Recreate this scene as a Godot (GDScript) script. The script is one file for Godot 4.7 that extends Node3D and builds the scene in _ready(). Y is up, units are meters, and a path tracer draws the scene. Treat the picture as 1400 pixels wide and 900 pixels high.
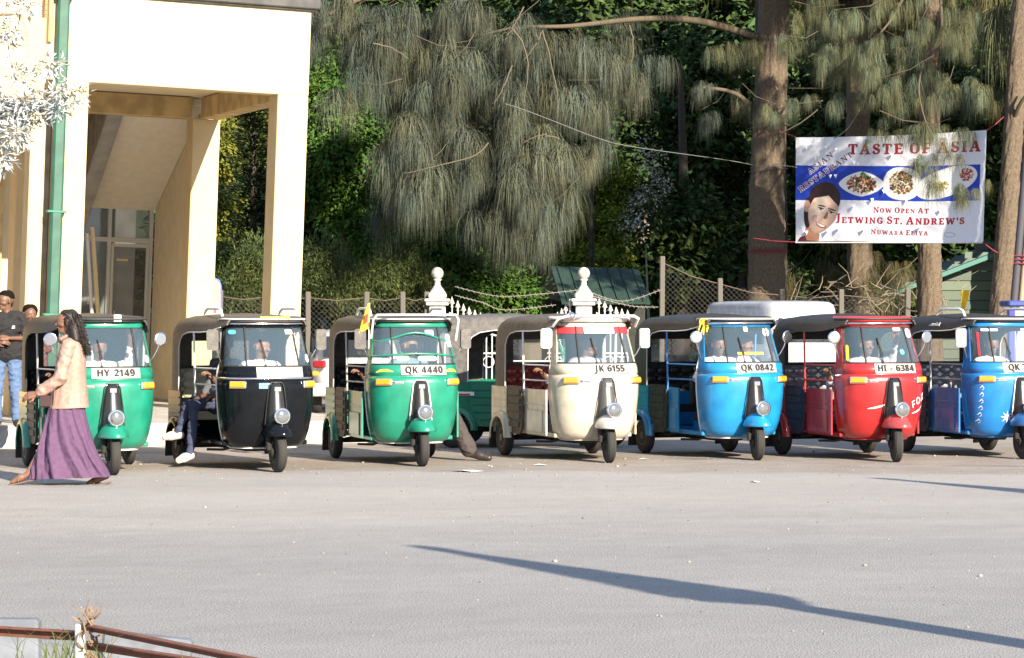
extends Node3D

# ---------------------------------------------------------------- measures
const FPX := 3600.0      # focal length in pixels of the 1400 px wide photograph
const EYE := 1.72        # camera height
const HORIZON := 430.0
var rng := RandomNumberGenerator.new()
var cache := {}          # shared meshes
var tex := {}            # shared textures
var mats := {}           # shared materials

func at(px: float, py: float, d: float) -> Vector3:
	return Vector3((px - 700.0) / FPX * d, EYE - (py - HORIZON) / FPX * d, -d)

func on_ground(px: float, d: float) -> Vector3:
	return Vector3((px - 700.0) / FPX * d, 0.0, -d)

func rnd(a: float, b: float) -> float:
	return rng.randf_range(a, b)

# ---------------------------------------------------------------- tree of things
func thing(called: String, label: String, category: String, pos := Vector3.ZERO, turn := 0.0, group := "") -> Node3D:
	var o := Node3D.new()
	o.name = called
	add_child(o, true)
	o.position = pos
	o.rotation.y = turn
	tag(o, label, category, group)
	return o

func tag(o: Node, label: String, category: String, group := "") -> void:
	o.set_meta("label", label)
	o.set_meta("category", category)
	if group != "":
		o.set_meta("group", group)

func put(called: String, mesh: Mesh, m: Material, parent: Node, xf := Transform3D.IDENTITY) -> MeshInstance3D:
	var o := MeshInstance3D.new()
	o.name = called
	o.mesh = mesh
	o.material_override = m
	o.transform = xf
	parent.add_child(o, true)
	return o

func struct(called: String, mesh: Mesh, m: Material) -> MeshInstance3D:
	var o := put(called, mesh, m, self)
	o.set_meta("kind", "structure")
	return o

# ---------------------------------------------------------------- shape helpers
func begin(smooth := true) -> SurfaceTool:
	var st := SurfaceTool.new()
	st.begin(Mesh.PRIMITIVE_TRIANGLES)
	st.set_smooth_group(0 if smooth else -1)
	return st

func done(st: SurfaceTool) -> ArrayMesh:
	st.generate_normals()
	st.index()
	return st.commit()

func tri(st: SurfaceTool, a: Vector3, b: Vector3, c: Vector3) -> void:   # counter-clockwise seen from outside
	st.add_vertex(a); st.add_vertex(c); st.add_vertex(b)

func quad(st: SurfaceTool, a: Vector3, b: Vector3, c: Vector3, d: Vector3) -> void:
	tri(st, a, b, c); tri(st, a, c, d)

# box with chamfered edges
func box(st: SurfaceTool, c: Vector3, s: Vector3, bev := 0.0, b := Basis.IDENTITY) -> void:
	st.set_smooth_group(-1)
	var h := s * 0.5
	var k := minf(bev, minf(h.x, minf(h.y, h.z)) * 0.49)
	var f := func(v: Vector3) -> Vector3: return c + b * v
	for ax in 3:
		for sg in [-1.0, 1.0]:
			var u := (ax + 1) % 3
			var w := (ax + 2) % 3
			var q := []
			for e in [[-1, -1], [1, -1], [1, 1], [-1, 1]]:
				var v := Vector3.ZERO
				v[ax] = sg * h[ax]
				v[u] = e[0] * (h[u] - k) * sg
				v[w] = e[1] * (h[w] - k)
				q.append(f.call(v))
			quad(st, q[0], q[1], q[2], q[3])
	if k <= 0.0:
		return
	for ax in 3:
		var u := (ax + 1) % 3
		var w := (ax + 2) % 3
		for su in [-1.0, 1.0]:
			for sw in [-1.0, 1.0]:
				var q := []
				for e in [[-1, 0], [1, 0], [1, 1], [-1, 1]]:
					var v := Vector3.ZERO
					v[ax] = e[0] * (h[ax] - k)
					v[u] = su * (h[u] if e[1] == 0 else h[u] - k)
					v[w] = sw * (h[w] - k if e[1] == 0 else h[w])
					q.append(f.call(v))
				if su * sw > 0: quad(st, q[0], q[1], q[2], q[3])
				else: quad(st, q[3], q[2], q[1], q[0])
	for sx in [-1.0, 1.0]:
		for sy in [-1.0, 1.0]:
			for sz in [-1.0, 1.0]:
				var p0: Vector3 = f.call(Vector3(sx * h.x, sy * (h.y - k), sz * (h.z - k)))
				var p1: Vector3 = f.call(Vector3(sx * (h.x - k), sy * h.y, sz * (h.z - k)))
				var p2: Vector3 = f.call(Vector3(sx * (h.x - k), sy * (h.y - k), sz * h.z))
				if sx * sy * sz > 0: tri(st, p0, p1, p2)
				else: tri(st, p0, p2, p1)

func box_mesh(c: Vector3, s: Vector3, bev := 0.0, b := Basis.IDENTITY) -> ArrayMesh:
	var st := begin(false)
	box(st, c, s, bev, b)
	return done(st)

# skin over rows of points; closed = each row is a ring
func loft(st: SurfaceTool, rows: Array, closed := false, caps := false, smooth := true) -> void:
	st.set_smooth_group(0 if smooth else -1)
	for i in rows.size() - 1:
		var a: PackedVector3Array = rows[i]
		var b: PackedVector3Array = rows[i + 1]
		var n := a.size()
		for j in (n if closed else n - 1):
			var k := (j + 1) % n
			quad(st, a[j], a[k], b[k], b[j])
	if caps:
		st.set_smooth_group(-1)
		for e in [0, rows.size() - 1]:
			var r: PackedVector3Array = rows[e]
			var m := Vector3.ZERO
			for p in r: m += p
			m /= r.size()
			for j in r.size():
				var k := (j + 1) % r.size()
				if e == 0: tri(st, m, r[k], r[j])
				else: tri(st, m, r[j], r[k])

# open sheet given a thickness: outer rows and rows pushed inwards
func shell(st: SurfaceTool, rows: Array, inner: Array) -> void:
	loft(st, rows)
	var inv := []
	for r in inner:
		var q: PackedVector3Array = r.duplicate()
		q.reverse()
		inv.append(q)
	loft(st, inv)
	var n: int = rows[0].size()
	for j in n - 1:
		for e in [0, rows.size() - 1]:
			st.set_smooth_group(-1)
			var a: Vector3 = rows[e][j]
			var b: Vector3 = rows[e][j + 1]
			var c: Vector3 = inner[e][j + 1]
			var d: Vector3 = inner[e][j]
			quad(st, a, d, c, b)
	for i in rows.size() - 1:
		for e in [0, n - 1]:
			var a: Vector3 = rows[i][e]
			var b: Vector3 = rows[i + 1][e]
			var c: Vector3 = inner[i + 1][e]
			var d: Vector3 = inner[i][e]
			quad(st, a, b, c, d)

func tube(st: SurfaceTool, pts: Array, radii, sides := 8, caps := true) -> void:
	var rows := []
	var up := Vector3.UP
	var n := pts.size()
	var side := Vector3.ZERO
	for i in n:
		var p: Vector3 = pts[i]
		var t: Vector3
		if i == 0: t = pts[1] - pts[0]
		elif i == n - 1: t = pts[n - 1] - pts[n - 2]
		else: t = (pts[i + 1] - p).normalized() + (p - pts[i - 1]).normalized()
		t = t.normalized()
		if i == 0:
			side = t.cross(up if absf(t.y) < 0.9 else Vector3.RIGHT).normalized()
		else:
			side = (side - t * side.dot(t)).normalized()
		var w := t.cross(side)
		var r: float = radii[i] if radii is Array else radii
		var ring := PackedVector3Array()
		for k in sides:
			var a := TAU * k / sides
			ring.append(p + (side * cos(a) + w * sin(a)) * r)
		rows.append(ring)
	loft(st, rows, true, caps)

func tube_mesh(pts: Array, radii, sides := 8) -> ArrayMesh:
	var st := begin()
	tube(st, pts, radii, sides)
	return done(st)

# profile of (radius, height) pairs turned about an axis
func lathe(st: SurfaceTool, prof: Array, sides := 20, xf := Transform3D.IDENTITY, smooth := true) -> void:
	var rows := []
	for p in prof:
		var ring := PackedVector3Array()
		for k in sides:
			var a := -TAU * k / sides
			ring.append(xf * Vector3(cos(a) * p[0], p[1], sin(a) * p[0]))
		rows.append(ring)
	loft(st, rows, true, true, smooth)

func ball(st: SurfaceTool, c: Vector3, r: Vector3, sides := 14, rows_n := 8) -> void:
	var prof := []
	for i in rows_n + 1:
		var a := -PI / 2 + PI * i / rows_n
		prof.append([maxf(cos(a), 0.001), sin(a)])
	lathe(st, prof, sides, Transform3D(Basis.from_scale(r), c))

# flat plate cut from an outline in the XY plane, thickness along Z
func plate(st: SurfaceTool, outline: PackedVector2Array, thick: float, xf := Transform3D.IDENTITY) -> void:
	st.set_smooth_group(-1)
	var o := outline
	if Geometry2D.is_polygon_clockwise(o):
		o.reverse()
	var idx := Geometry2D.triangulate_polygon(o)
	var h := thick * 0.5
	for i in range(0, idx.size(), 3):
		var a := o[idx[i]]
		var b := o[idx[i + 1]]
		var c := o[idx[i + 2]]
		if (b - a).cross(c - a) < 0:
			var s := b
			b = c
			c = s
		tri(st, xf * Vector3(a.x, a.y, h), xf * Vector3(b.x, b.y, h), xf * Vector3(c.x, c.y, h))
		tri(st, xf * Vector3(a.x, a.y, -h), xf * Vector3(c.x, c.y, -h), xf * Vector3(b.x, b.y, -h))
	for i in o.size():
		var a := o[i]
		var b := o[(i + 1) % o.size()]
		quad(st, xf * Vector3(a.x, a.y, -h), xf * Vector3(b.x, b.y, -h), xf * Vector3(b.x, b.y, h), xf * Vector3(a.x, a.y, h))

func round_rect(w: float, h: float, r: float, n := 4) -> PackedVector2Array:
	var o := PackedVector2Array()
	for c in [[1, 1, 0.0], [-1, 1, 90.0], [-1, -1, 180.0], [1, -1, 270.0]]:
		for i in n + 1:
			var a := deg_to_rad(c[2] + 90.0 * i / n)
			o.append(Vector2(c[0] * (w / 2 - r) + cos(a) * r, c[1] * (h / 2 - r) + sin(a) * r))
	return o

# ---------------------------------------------------------------- materials
func noise_tex(key: String, size: int, freq: float, lo: float, hi: float, kind := FastNoiseLite.TYPE_SIMPLEX_SMOOTH, oct := 4, seedn := 1) -> Texture2D:
	if tex.has(key): return tex[key]
	var n := FastNoiseLite.new()
	n.noise_type = kind
	n.frequency = freq
	n.fractal_octaves = oct
	n.seed = seedn
	var im := n.get_seamless_image(size, size)
	im.convert(Image.FORMAT_RGB8)
	for y in size:
		for x in size:
			var v := im.get_pixel(x, y).r
			v = lerpf(lo, hi, smoothstep(0.15, 0.85, v))
			v = Color(v, v, v).linear_to_srgb().r     # lo and hi are shares of the base colour
			im.set_pixel(x, y, Color(v, v, v))
	im.generate_mipmaps()
	tex[key] = ImageTexture.create_from_image(im)
	return tex[key]

func bump_tex(key: String, size: int, freq: float, strength: float, kind := FastNoiseLite.TYPE_SIMPLEX_SMOOTH, oct := 4) -> Texture2D:
	if tex.has(key): return tex[key]
	var n := FastNoiseLite.new()
	n.noise_type = kind
	n.frequency = freq
	n.fractal_octaves = oct
	n.seed = 5
	var im := n.get_seamless_image(size, size)
	im.convert(Image.FORMAT_RGBA8)
	im.bump_map_to_normal_map(strength)
	im.generate_mipmaps()
	tex[key] = ImageTexture.create_from_image(im)
	return tex[key]

# c is a real-world base colour (linear)
func mat(c: Color, rough := 0.7, metal := 0.0, grain := "", tile := 1.0) -> StandardMaterial3D:
	var key := "%s/%s/%s/%s/%s" % [c, rough, metal, grain, tile]
	if mats.has(key): return mats[key]
	var m := StandardMaterial3D.new()
	m.albedo_color = c.linear_to_srgb()
	m.roughness = rough
	m.metallic = metal
	if grain != "":
		m.albedo_texture = tex[grain]
		m.uv1_triplanar = true
		m.uv1_world_triplanar = false
		m.uv1_scale = Vector3.ONE * tile
	mats[key] = m
	return m

func with_bump(m: StandardMaterial3D, t: Texture2D, amount: float) -> StandardMaterial3D:
	var k: StandardMaterial3D = m.duplicate()
	k.normal_enabled = true
	k.normal_texture = t
	k.normal_scale = amount
	return k

func paint(c: Color) -> StandardMaterial3D:
	var key := "paint%s" % c
	if mats.has(key): return mats[key]
	var m: StandardMaterial3D = mat(c, 0.32, 0.0, "dust", 1.3).duplicate()
	m.clearcoat_enabled = true
	m.clearcoat = 0.6
	m.clearcoat_roughness = 0.12
	if c.r + c.g + c.b < 0.06:
		m.clearcoat = 0.0
		m.roughness = 0.16
		m.metallic_specular = 0.35
	mats[key] = m
	return m

func glass(tint: Color, alpha: float) -> StandardMaterial3D:
	var m := StandardMaterial3D.new()
	m.transparency = BaseMaterial3D.TRANSPARENCY_ALPHA
	m.albedo_color = Color(tint.r, tint.g, tint.b, alpha)
	m.roughness = 0.03
	m.metallic_specular = 0.6
	return m

func foliage_mat(c: Color, back: Color, rough := 0.6) -> StandardMaterial3D:
	var m := StandardMaterial3D.new()
	m.albedo_color = c.linear_to_srgb()
	m.vertex_color_use_as_albedo = true
	m.roughness = maxf(rough, 0.75)
	m.metallic_specular = 0.22
	m.cull_mode = BaseMaterial3D.CULL_DISABLED
	m.backlight_enabled = true
	m.backlight = back.linear_to_srgb()
	return m

func font(serif := false, weight := 700) -> SystemFont:
	var f := SystemFont.new()
	f.font_names = PackedStringArray(["Droid Serif" if serif else "Droid Sans"])
	f.font_weight = weight
	return f

func text_mesh(t: String, height: float, depth := 0.004, serif := false, weight := 700) -> TextMesh:
	var m := TextMesh.new()
	m.text = t
	m.font = font(serif, weight)
	m.font_size = 64
	m.pixel_size = height / 46.0
	m.depth = depth
	return m

# ================================================================ the scene
func _ready() -> void:
	rng.seed = 20240611
	# ---- camera
	var cam := Camera3D.new()
	cam.name = "camera"
	add_child(cam)
	cam.position = Vector3(0, EYE, 0)
	cam.fov = rad_to_deg(2.0 * atan(450.0 / FPX))
	cam.rotation.x = -atan((450.0 - HORIZON) / FPX)
	cam.far = 900.0
	cam.current = true
	# ---- sky, sun, exposure
	var env := Environment.new()
	env.background_mode = Environment.BG_SKY
	var sky := Sky.new()
	var sm := ProceduralSkyMaterial.new()
	sm.sky_top_color = Color(0.46, 0.54, 0.66)
	sm.sky_horizon_color = Color(0.80, 0.82, 0.85)
	sm.sky_curve = 0.12
	sm.ground_bottom_color = Color(0.30, 0.28, 0.26)
	sm.ground_horizon_color = Color(0.60, 0.62, 0.64)
	sky.sky_material = sm
	env.sky = sky
	env.background_energy_multiplier = 0.88
	env.tonemap_mode = Environment.TONE_MAPPER_LINEAR
	env.tonemap_exposure = 2.8
	env.sdfgi_enabled = true
	env.ssao_enabled = true
	env.ssil_enabled = true
	var we := WorldEnvironment.new()
	we.name = "environment"
	we.environment = env
	add_child(we)
	var sun := DirectionalLight3D.new()
	sun.name = "sun"
	add_child(sun)
	var az := deg_to_rad(30.0)
	var el := deg_to_rad(23.5)
	var to_sun := Vector3(sin(az) * cos(el), sin(el), cos(az) * cos(el))
	sun.look_at_from_position(to_sun * 60.0, Vector3.ZERO, Vector3.UP)
	sun.light_energy = 1.6
	sun.light_color = Color(1.0, 0.94, 0.85)
	sun.light_angular_distance = 0.53
	sun.shadow_enabled = true
	# ---- textures that several materials share
	noise_tex("dust", 256, 0.014, 0.74, 1.0, FastNoiseLite.TYPE_SIMPLEX_SMOOTH, 6)
	noise_tex("grain", 256, 0.12, 0.70, 1.0)
	noise_tex("stain", 256, 0.02, 0.90, 1.0, FastNoiseLite.TYPE_SIMPLEX_SMOOTH, 5, 19)
	noise_tex("blotch", 256, 0.02, 0.66, 1.0, FastNoiseLite.TYPE_SIMPLEX_SMOOTH, 5, 9)
	noise_tex("streak", 256, 0.03, 0.86, 1.0, FastNoiseLite.TYPE_PERLIN, 3, 4)
	bump_tex("fine_bump", 256, 0.15, 3.0)
	bump_tex("soft_bump", 256, 0.03, 4.0)
	make_ground()
	make_building()
	make_fences()
	make_background_things()
	make_trees()
	make_tuks()
	make_people()
	make_foreground()

# ================================================================ three-wheelers
# local frame: +Z is where the vehicle points, +Y up, origin on the ground below its middle
func plan(w: float, zf: float, zr: float, n := 20, reach := 90.0) -> PackedVector3Array:
	var r := PackedVector3Array()
	for i in n + 1:
		var a := deg_to_rad(lerpf(-reach, reach, float(i) / n))
		var s := sin(a)
		var x := w * signf(s) * pow(absf(s), 0.80)
		var z := zr + (zf - zr) * pow(maxf(cos(a), 0.0), 0.72)
		r.append(Vector3(x, 0, z))
	return r

func lifted(r: PackedVector3Array, y: float) -> PackedVector3Array:
	var q := PackedVector3Array()
	for p in r: q.append(Vector3(p.x, y, p.z))
	return q

const COWL := [[0.245, 0.30, 0.66, 0.44], [0.255, 0.37, 0.74, 0.42], [0.285, 0.425, 0.80, 0.42], [0.34, 0.462, 0.845, 0.43], [0.45, 0.492, 0.885, 0.45], [0.60, 0.515, 0.92, 0.46], [0.78, 0.53, 0.945, 0.46], [0.94, 0.535, 0.945, 0.46], [1.005, 0.533, 0.94, 0.46], [1.012, 0.522, 0.925, 0.46], [1.028, 0.522, 0.922, 0.46], [1.034, 0.530, 0.93, 0.46], [1.10, 0.523, 0.91, 0.46], [1.145, 0.510, 0.885, 0.46]]

func cowl_at(x: float, y: float) -> Vector3:           # point on the front of the cowl
	for i in COWL.size() - 1:
		var a: Array = COWL[i]
		var b: Array = COWL[i + 1]
		if y <= b[0] or i == COWL.size() - 2:
			var t := clampf((y - a[0]) / (b[0] - a[0]), 0, 1)
			var w: float = lerpf(a[1], b[1], t)
			var zf: float = lerpf(a[2], b[2], t)
			var zr: float = lerpf(a[3], b[3], t)
			var s := pow(clampf(absf(x) / w, 0.0, 0.999), 1.0 / 0.80)
			return Vector3(x, y, zr + (zf - zr) * pow(sqrt(1.0 - s * s), 0.72))
	return Vector3(x, y, 0.9)

func cowl_frame(x: float, y: float, out := 0.004) -> Transform3D:   # frame lying on the cowl, Z outwards
	var p := cowl_at(x, y)
	var tx := (cowl_at(x + 0.02, y) - cowl_at(x - 0.02, y)).normalized()
	var ty := (cowl_at(x, y + 0.02) - cowl_at(x, y - 0.02)).normalized()
	var n := tx.cross(ty).normalized()
	return Transform3D(Basis(tx, n.cross(tx), n), p + n * out)

func glass_row(k: float, reach := 82.0) -> PackedVector3Array:     # k 0 sill .. 1 header
	return lifted(plan(lerpf(0.497, 0.440, k), lerpf(0.878, 0.665, k), lerpf(0.47, 0.36, k), 20, reach), lerpf(1.145, 1.585, k))

func shared(key: String, maker: Callable) -> Mesh:
	if not cache.has(key): cache[key] = maker.call()
	return cache[key]

func m_cowl() -> Mesh:
	var st := begin()
	var rows := []
	var inner := []
	for l in COWL:
		rows.append(lifted(plan(l[1], l[2], l[3], 24), l[0]))
		inner.append(lifted(plan(l[1] - 0.012, l[2] - 0.014, l[3], 24), l[0] + (0.01 if l[0] < 0.3 else 0.0)))
	shell(st, rows, inner)
	return done(st)

func m_cowl_edge() -> Mesh:
	var st := begin()
	for s in [-1.0, 1.0]:
		var pts := []
		for l in COWL: pts.append(Vector3(s * (l[1] + 0.002), l[0], l[3]))
		pts.append(Vector3(s * 0.495, 1.2, 0.465)); pts.append(Vector3(s * 0.455, 1.55, 0.37))
		tube(st, pts, 0.0085, 6)
	var low := []
	for p in plan(0.372, 0.742, 0.42, 20): low.append(Vector3(p.x, 0.252, p.z))
	tube(st, low, 0.0085, 6)
	return done(st)

func m_header() -> Mesh:            # painted band over the windscreen with the two pillars
	var st := begin()
	var rows := []
	var inner := []
	for l in [[1.575, 0.452, 0.685, 0.34], [1.60, 0.455, 0.69, 0.33], [1.635, 0.452, 0.68, 0.30], [1.655, 0.43, 0.64, 0.28]]:
		rows.append(lifted(plan(l[1], l[2], l[3]), l[0]))
		inner.append(lifted(plan(l[1] - 0.02, l[2] - 0.02, l[3]), l[0]))
	shell(st, rows, inner)
	for s in [-1.0, 1.0]:
		var a := []
		var b := []
		for k in 6:
			var t := k / 5.0
			var g := lifted(plan(lerpf(0.512, 0.452, t), lerpf(0.892, 0.68, t), lerpf(0.46, 0.34, t), 40, 90), lerpf(1.14, 1.58, t))
			var r := PackedVector3Array()
			var q := PackedVector3Array()
			for j in 4:
				var p := g[40 - j] if s > 0 else g[3 - j]
				r.append(p); q.append(p - Vector3(s * 0.016, 0, 0.012))
			if s > 0: r.reverse(); q.reverse()
			else: r.reverse(); q.reverse()
			a.append(r); b.append(q)
		shell(st, a, b)
	return done(st)

func m_glass() -> Mesh:
	var st := begin()
	var rows := []
	for k in 5: rows.append(glass_row(k / 4.0))
	loft(st, rows)
	return done(st)

func m_seal() -> Mesh:              # rubber round the windscreen
	var st := begin()
	var pts := []
	for p in glass_row(0.015): pts.append(p)
	var top := glass_row(0.985)
	for i in top.size(): pts.append(top[top.size() - 1 - i])
	pts.append(pts[0])
	tube(st, pts, 0.011, 6)
	return done(st)

func m_mullion(s: float) -> Mesh:
	var pts := []
	for k in 5:
		var r := glass_row(k / 4.0)
		var x := s * lerpf(0.30, 0.27, k / 4.0)
		for j in r.size() - 1:
			if (r[j].x - x) * (r[j + 1].x - x) <= 0:
				pts.append(r[j].lerp(r[j + 1], (x - r[j].x) / (r[j + 1].x - r[j].x)) + Vector3(0, 0, 0.006))
				break
	return tube_mesh(pts, 0.011, 6)

func m_wiper(s: float) -> Mesh:
	var st := begin()
	var b := glass_row(0.02)[10] + Vector3(0.10 * s, 0, 0.012)
	var e := glass_row(0.62)[8 if s < 0 else 11] + Vector3(-0.05 * s, 0, 0.03)
	tube(st, [b, b.lerp(e, 0.5) + Vector3(0, 0, 0.015), e], 0.006, 5)
	tube(st, [b.lerp(e, 0.35) + Vector3(0.02, 0, 0.0), e + (e - b) * 0.12], 0.008, 5)
	ball(st, b, Vector3.ONE * 0.018, 8, 5)
	return done(st)

func m_visor() -> Mesh:             # black front lip of the canopy over the header
	var st := begin()
	var rows := []
	var inner := []
	for l in [[1.640, 0.470, 0.735, 0.30], [1.672, 0.472, 0.745, 0.30], [1.692, 0.465, 0.72, 0.26], [1.702, 0.42, 0.62, 0.2]]:
		rows.append(lifted(plan(l[1], l[2], l[3]), l[0]))
		inner.append(lifted(plan(l[1] - 0.015, l[2] - 0.02, l[3]), l[0] - 0.01))
	shell(st, rows, inner)
	return done(st)

func m_visor_piping(y: float, w: float, zf: float, drop: float) -> Mesh:
	var pts := []
	pts.append(Vector3(-w * 0.985, y - drop, 0.33))
	for p in plan(w, zf, 0.36, 18): pts.append(Vector3(p.x, y, p.z))
	pts.append(Vector3(w * 0.985, y - drop, 0.33))
	return tube_mesh(pts, 0.010, 6)

# canopy section: half width, edge height, top height, corner radius
func roof_row(z: float, w: float, edge: float, top: float, rad: float, n := 5) -> PackedVector3Array:
	var half := [Vector2(w, edge), Vector2(w * 0.995, (edge + top - rad) * 0.5), Vector2(w * 0.985, top - rad - 0.03)]
	for i in n:
		var a := deg_to_rad(8.0 + 74.0 * i / (n - 1))
		half.append(Vector2(w * 0.985 - rad + cos(a) * rad, top - 0.03 - rad + sin(a) * rad))
	half.append(Vector2(w * 0.45, top - 0.012))
	half.append(Vector2(0.0, top))
	var r := PackedVector3Array()
	for i in half.size(): r.append(Vector3(-half[i].x, half[i].y, z))
	for i in range(half.size() - 2, -1, -1): r.append(Vector3(half[i].x, half[i].y, z))
	return r

func m_canopy() -> Mesh:
	var st := begin()
	var rows := []
	var inner := []
	for s in [[0.60, 0.462, 1.60, 1.700, 0.06], [0.40, 0.50, 1.555, 1.712, 0.08], [0.20, 0.545, 1.525, 1.712, 0.10], [-0.02, 0.585, 1.515, 1.720, 0.12], [-0.25, 0.615, 1.515, 1.735, 0.13], [-0.42, 0.622, 1.512, 1.728, 0.14], [-0.60, 0.632, 1.485, 1.732, 0.14], [-0.70, 0.635, 1.43, 1.722, 0.14], [-0.745, 0.636, 1.34, 1.72, 0.14], [-0.76, 0.637, 0.845, 1.715, 0.14], [-0.95, 0.635, 0.845, 1.712, 0.15], [-1.12, 0.622, 0.845, 1.690, 0.17], [-1.23, 0.60, 0.845, 1.64, 0.19], [-1.285, 0.57, 0.845, 1.56, 0.2]]:
		rows.append(roof_row(s[0], s[1], s[2], s[3], s[4]))
		inner.append(roof_row(s[0] + (0.012 if s[0] < -1.1 else 0.0), s[1] - 0.012, s[2], s[3] - 0.014, s[4]))
	shell(st, rows, inner)
	return done(st)

func m_canopy_back() -> Mesh:      # rear sheet with a window hole
	var st := begin(false)
	var o := []
	var z := -1.283
	box(st, Vector3(0, 0.985, z), Vector3(1.13, 0.28, 0.014), 0.004)
	box(st, Vector3(0, 1.475, z), Vector3(1.10, 0.13, 0.014), 0.004)
	for s in [-1.0, 1.0]: box(st, Vector3(s * 0.455, 1.2675, z), Vector3(0.22, 0.285, 0.014), 0.004)
	return done(st)

func m_canopy_piping(s: float) -> Mesh:    # light cord along a side opening
	var st := begin()
	if true:
		var pts := []
		for q in [[0.46, 0.487, 1.575], [0.20, 0.550, 1.528], [-0.02, 0.590, 1.517], [-0.25, 0.620, 1.517], [-0.42, 0.628, 1.513], [-0.60, 0.637, 1.485], [-0.70, 0.640, 1.43], [-0.752, 0.641, 1.34], [-0.757, 0.642, 0.85]]:
			pts.append(Vector3(s * q[1], q[2] + 0.002, q[0]))
		tube(st, pts, 0.0075, 6)
	return done(st)

func side_plate(st: SurfaceTool, s: float, o: PackedVector2Array, x: float, t := 0.018) -> void:   # outline in (z, y)
	plate(st, o, t, Transform3D(Basis(Vector3(0, 0, 1), Vector3(0, 1, 0), Vector3(-1, 0, 0)), Vector3(s * x, 0, 0)))

func m_tub() -> Mesh:               # floor, rear box and both rear quarters
	var st := begin(false)
	box(st, Vector3(0, 0.30, 0.06), Vector3(0.98, 0.05, 0.92), 0.01)
	box(st, Vector3(0, 0.32, -0.58), Vector3(1.2, 0.05, 0.50), 0.01)
	box(st, Vector3(0, 0.62, -1.27), Vector3(1.16, 0.46, 0.04), 0.012)
	box(st, Vector3(0, 0.56, -0.79), Vector3(1.18, 0.42, 0.03), 0.01)
	for s in [-1.0, 1.0]:
		var o := PackedVector2Array()
		o.append(Vector2(-0.755, 0.845)); o.append(Vector2(-1.285, 0.845)); o.append(Vector2(-1.29, 0.44)); o.append(Vector2(-1.25, 0.40))
		for i in 9:
			var a := deg_to_rad(178.0 - 178.0 * i / 8.0)
			o.append(Vector2(-0.95 + cos(a) * 0.27, 0.25 + sin(a) * 0.27 + 0.02))
		o.append(Vector2(-0.66, 0.30)); o.append(Vector2(-0.60, 0.30)); o.append(Vector2(-0.60, 0.40)); o.append(Vector2(-0.755, 0.52))
		side_plate(st, s, o, 0.612, 0.03)
		for k in 3: box(st, Vector3(s * 0.628, 0.60 + k * 0.085, -1.02), Vector3(0.012, 0.022, 0.46), 0.005)
	return done(st)

func m_fender(s: float) -> Mesh:    # flared arch over a rear wheel
	var st := begin()
	var rows := []
	var inner := []
	for i in 11:
		var a := deg_to_rad(188.0 - 190.0 * i / 10.0)
		var r := PackedVector3Array()
		var q := PackedVector3Array()
		for k in [[0.610, 0.315], [0.640, 0.312], [0.668, 0.295], [0.682, 0.268], [0.684, 0.245]]:
			r.append(Vector3(s * k[0], 0.24 + sin(a) * k[1], -0.95 + cos(a) * k[1] * 1.02))
			q.append(Vector3(s * (k[0] - 0.01), 0.24 + sin(a) * (k[1] - 0.012), -0.95 + cos(a) * (k[1] - 0.012) * 1.02))
		if s > 0: r.reverse(); q.reverse()
		rows.append(r); inner.append(q)
	shell(st, rows, inner)
	return done(st)

func m_side_panel(s: float, z0: float, z1: float) -> Mesh:
	var st := begin(false)
	var o := PackedVector2Array([Vector2(z0, 0.33), Vector2(z0 + 0.03, 0.30), Vector2(z1, 0.30), Vector2(z1, 0.835), Vector2(z0, 0.835)])
	for i in o.size(): o[i] = o[i]
	side_plate(st, s, o, 0.565, 0.02)
	box(st, Vector3(s * 0.580, 0.46, (z0 + z1) / 2), Vector3(0.014, 0.26, (z1 - z0) * 0.72), 0.006)
	box(st, Vector3(s * 0.577, 0.665, (z0 + z1) / 2), Vector3(0.008, 0.016, (z1 - z0) * 0.98), 0.003)
	return done(st)

func m_flap(s: float) -> Mesh:      # padded half door with rounded bottom and ribs
	var st := begin(false)
	var o := PackedVector2Array()
	for p in round_rect(0.50, 0.60, 0.12, 5): o.append(p + Vector2(-0.505, 0.58))
	for i in o.size():
		if o[i].y > 0.7: o[i] = Vector2(-0.755 if o[i].x < -0.505 else -0.255, 0.86)
	side_plate(st, s, o, 0.600, 0.03)
	for k in 5: box(st, Vector3(s * 0.617, 0.40 + k * 0.095, -0.505), Vector3(0.022, 0.07, 0.41 if k > 0 else 0.34), 0.010)
	return done(st)

func m_seat(y: float, z: float, d: float, w: float, h: float) -> Mesh:
	return box_mesh(Vector3(0, y, z), Vector3(w, h, d), 0.045)

func m_quilt(st: SurfaceTool, c: Vector3, w: float, h: float) -> void:   # padded back of a seat, lumps in rows
	for i in 6:
		for j in 4:
			ball(st, c + Vector3((i - 2.5) * w / 6, (j - 1.5) * h / 4, 0), Vector3(w / 11, h / 7.2, 0.03), 8, 5)

func m_tyre() -> Mesh:              # axle along X, 0.43 m across
	var st := begin()
	var prof := [[0.115, -0.046], [0.150, -0.052], [0.185, -0.052], [0.203, -0.043], [0.2125, -0.028], [0.2155, -0.012]]
	var p2 := prof.duplicate(true)
	for i in range(prof.size() - 1, -1, -1): p2.append([prof[i][0], -prof[i][1]])
	p2.append([0.115, 0.046])
	lathe(st, p2, 30, Transform3D(Basis(Vector3(0, 0, 1), Vector3(1, 0, 0), Vector3(0, 1, 0)), Vector3.ZERO))
	for k in 4:                      # tread ribs
		var z := -0.024 + k * 0.016
		lathe(st, [[0.210, z - 0.004], [0.2185, z - 0.003], [0.2185, z + 0.003], [0.210, z + 0.004]], 30, Transform3D(Basis(Vector3(0, 0, 1), Vector3(1, 0, 0), Vector3(0, 1, 0)), Vector3.ZERO), false)
	return done(st)

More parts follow.
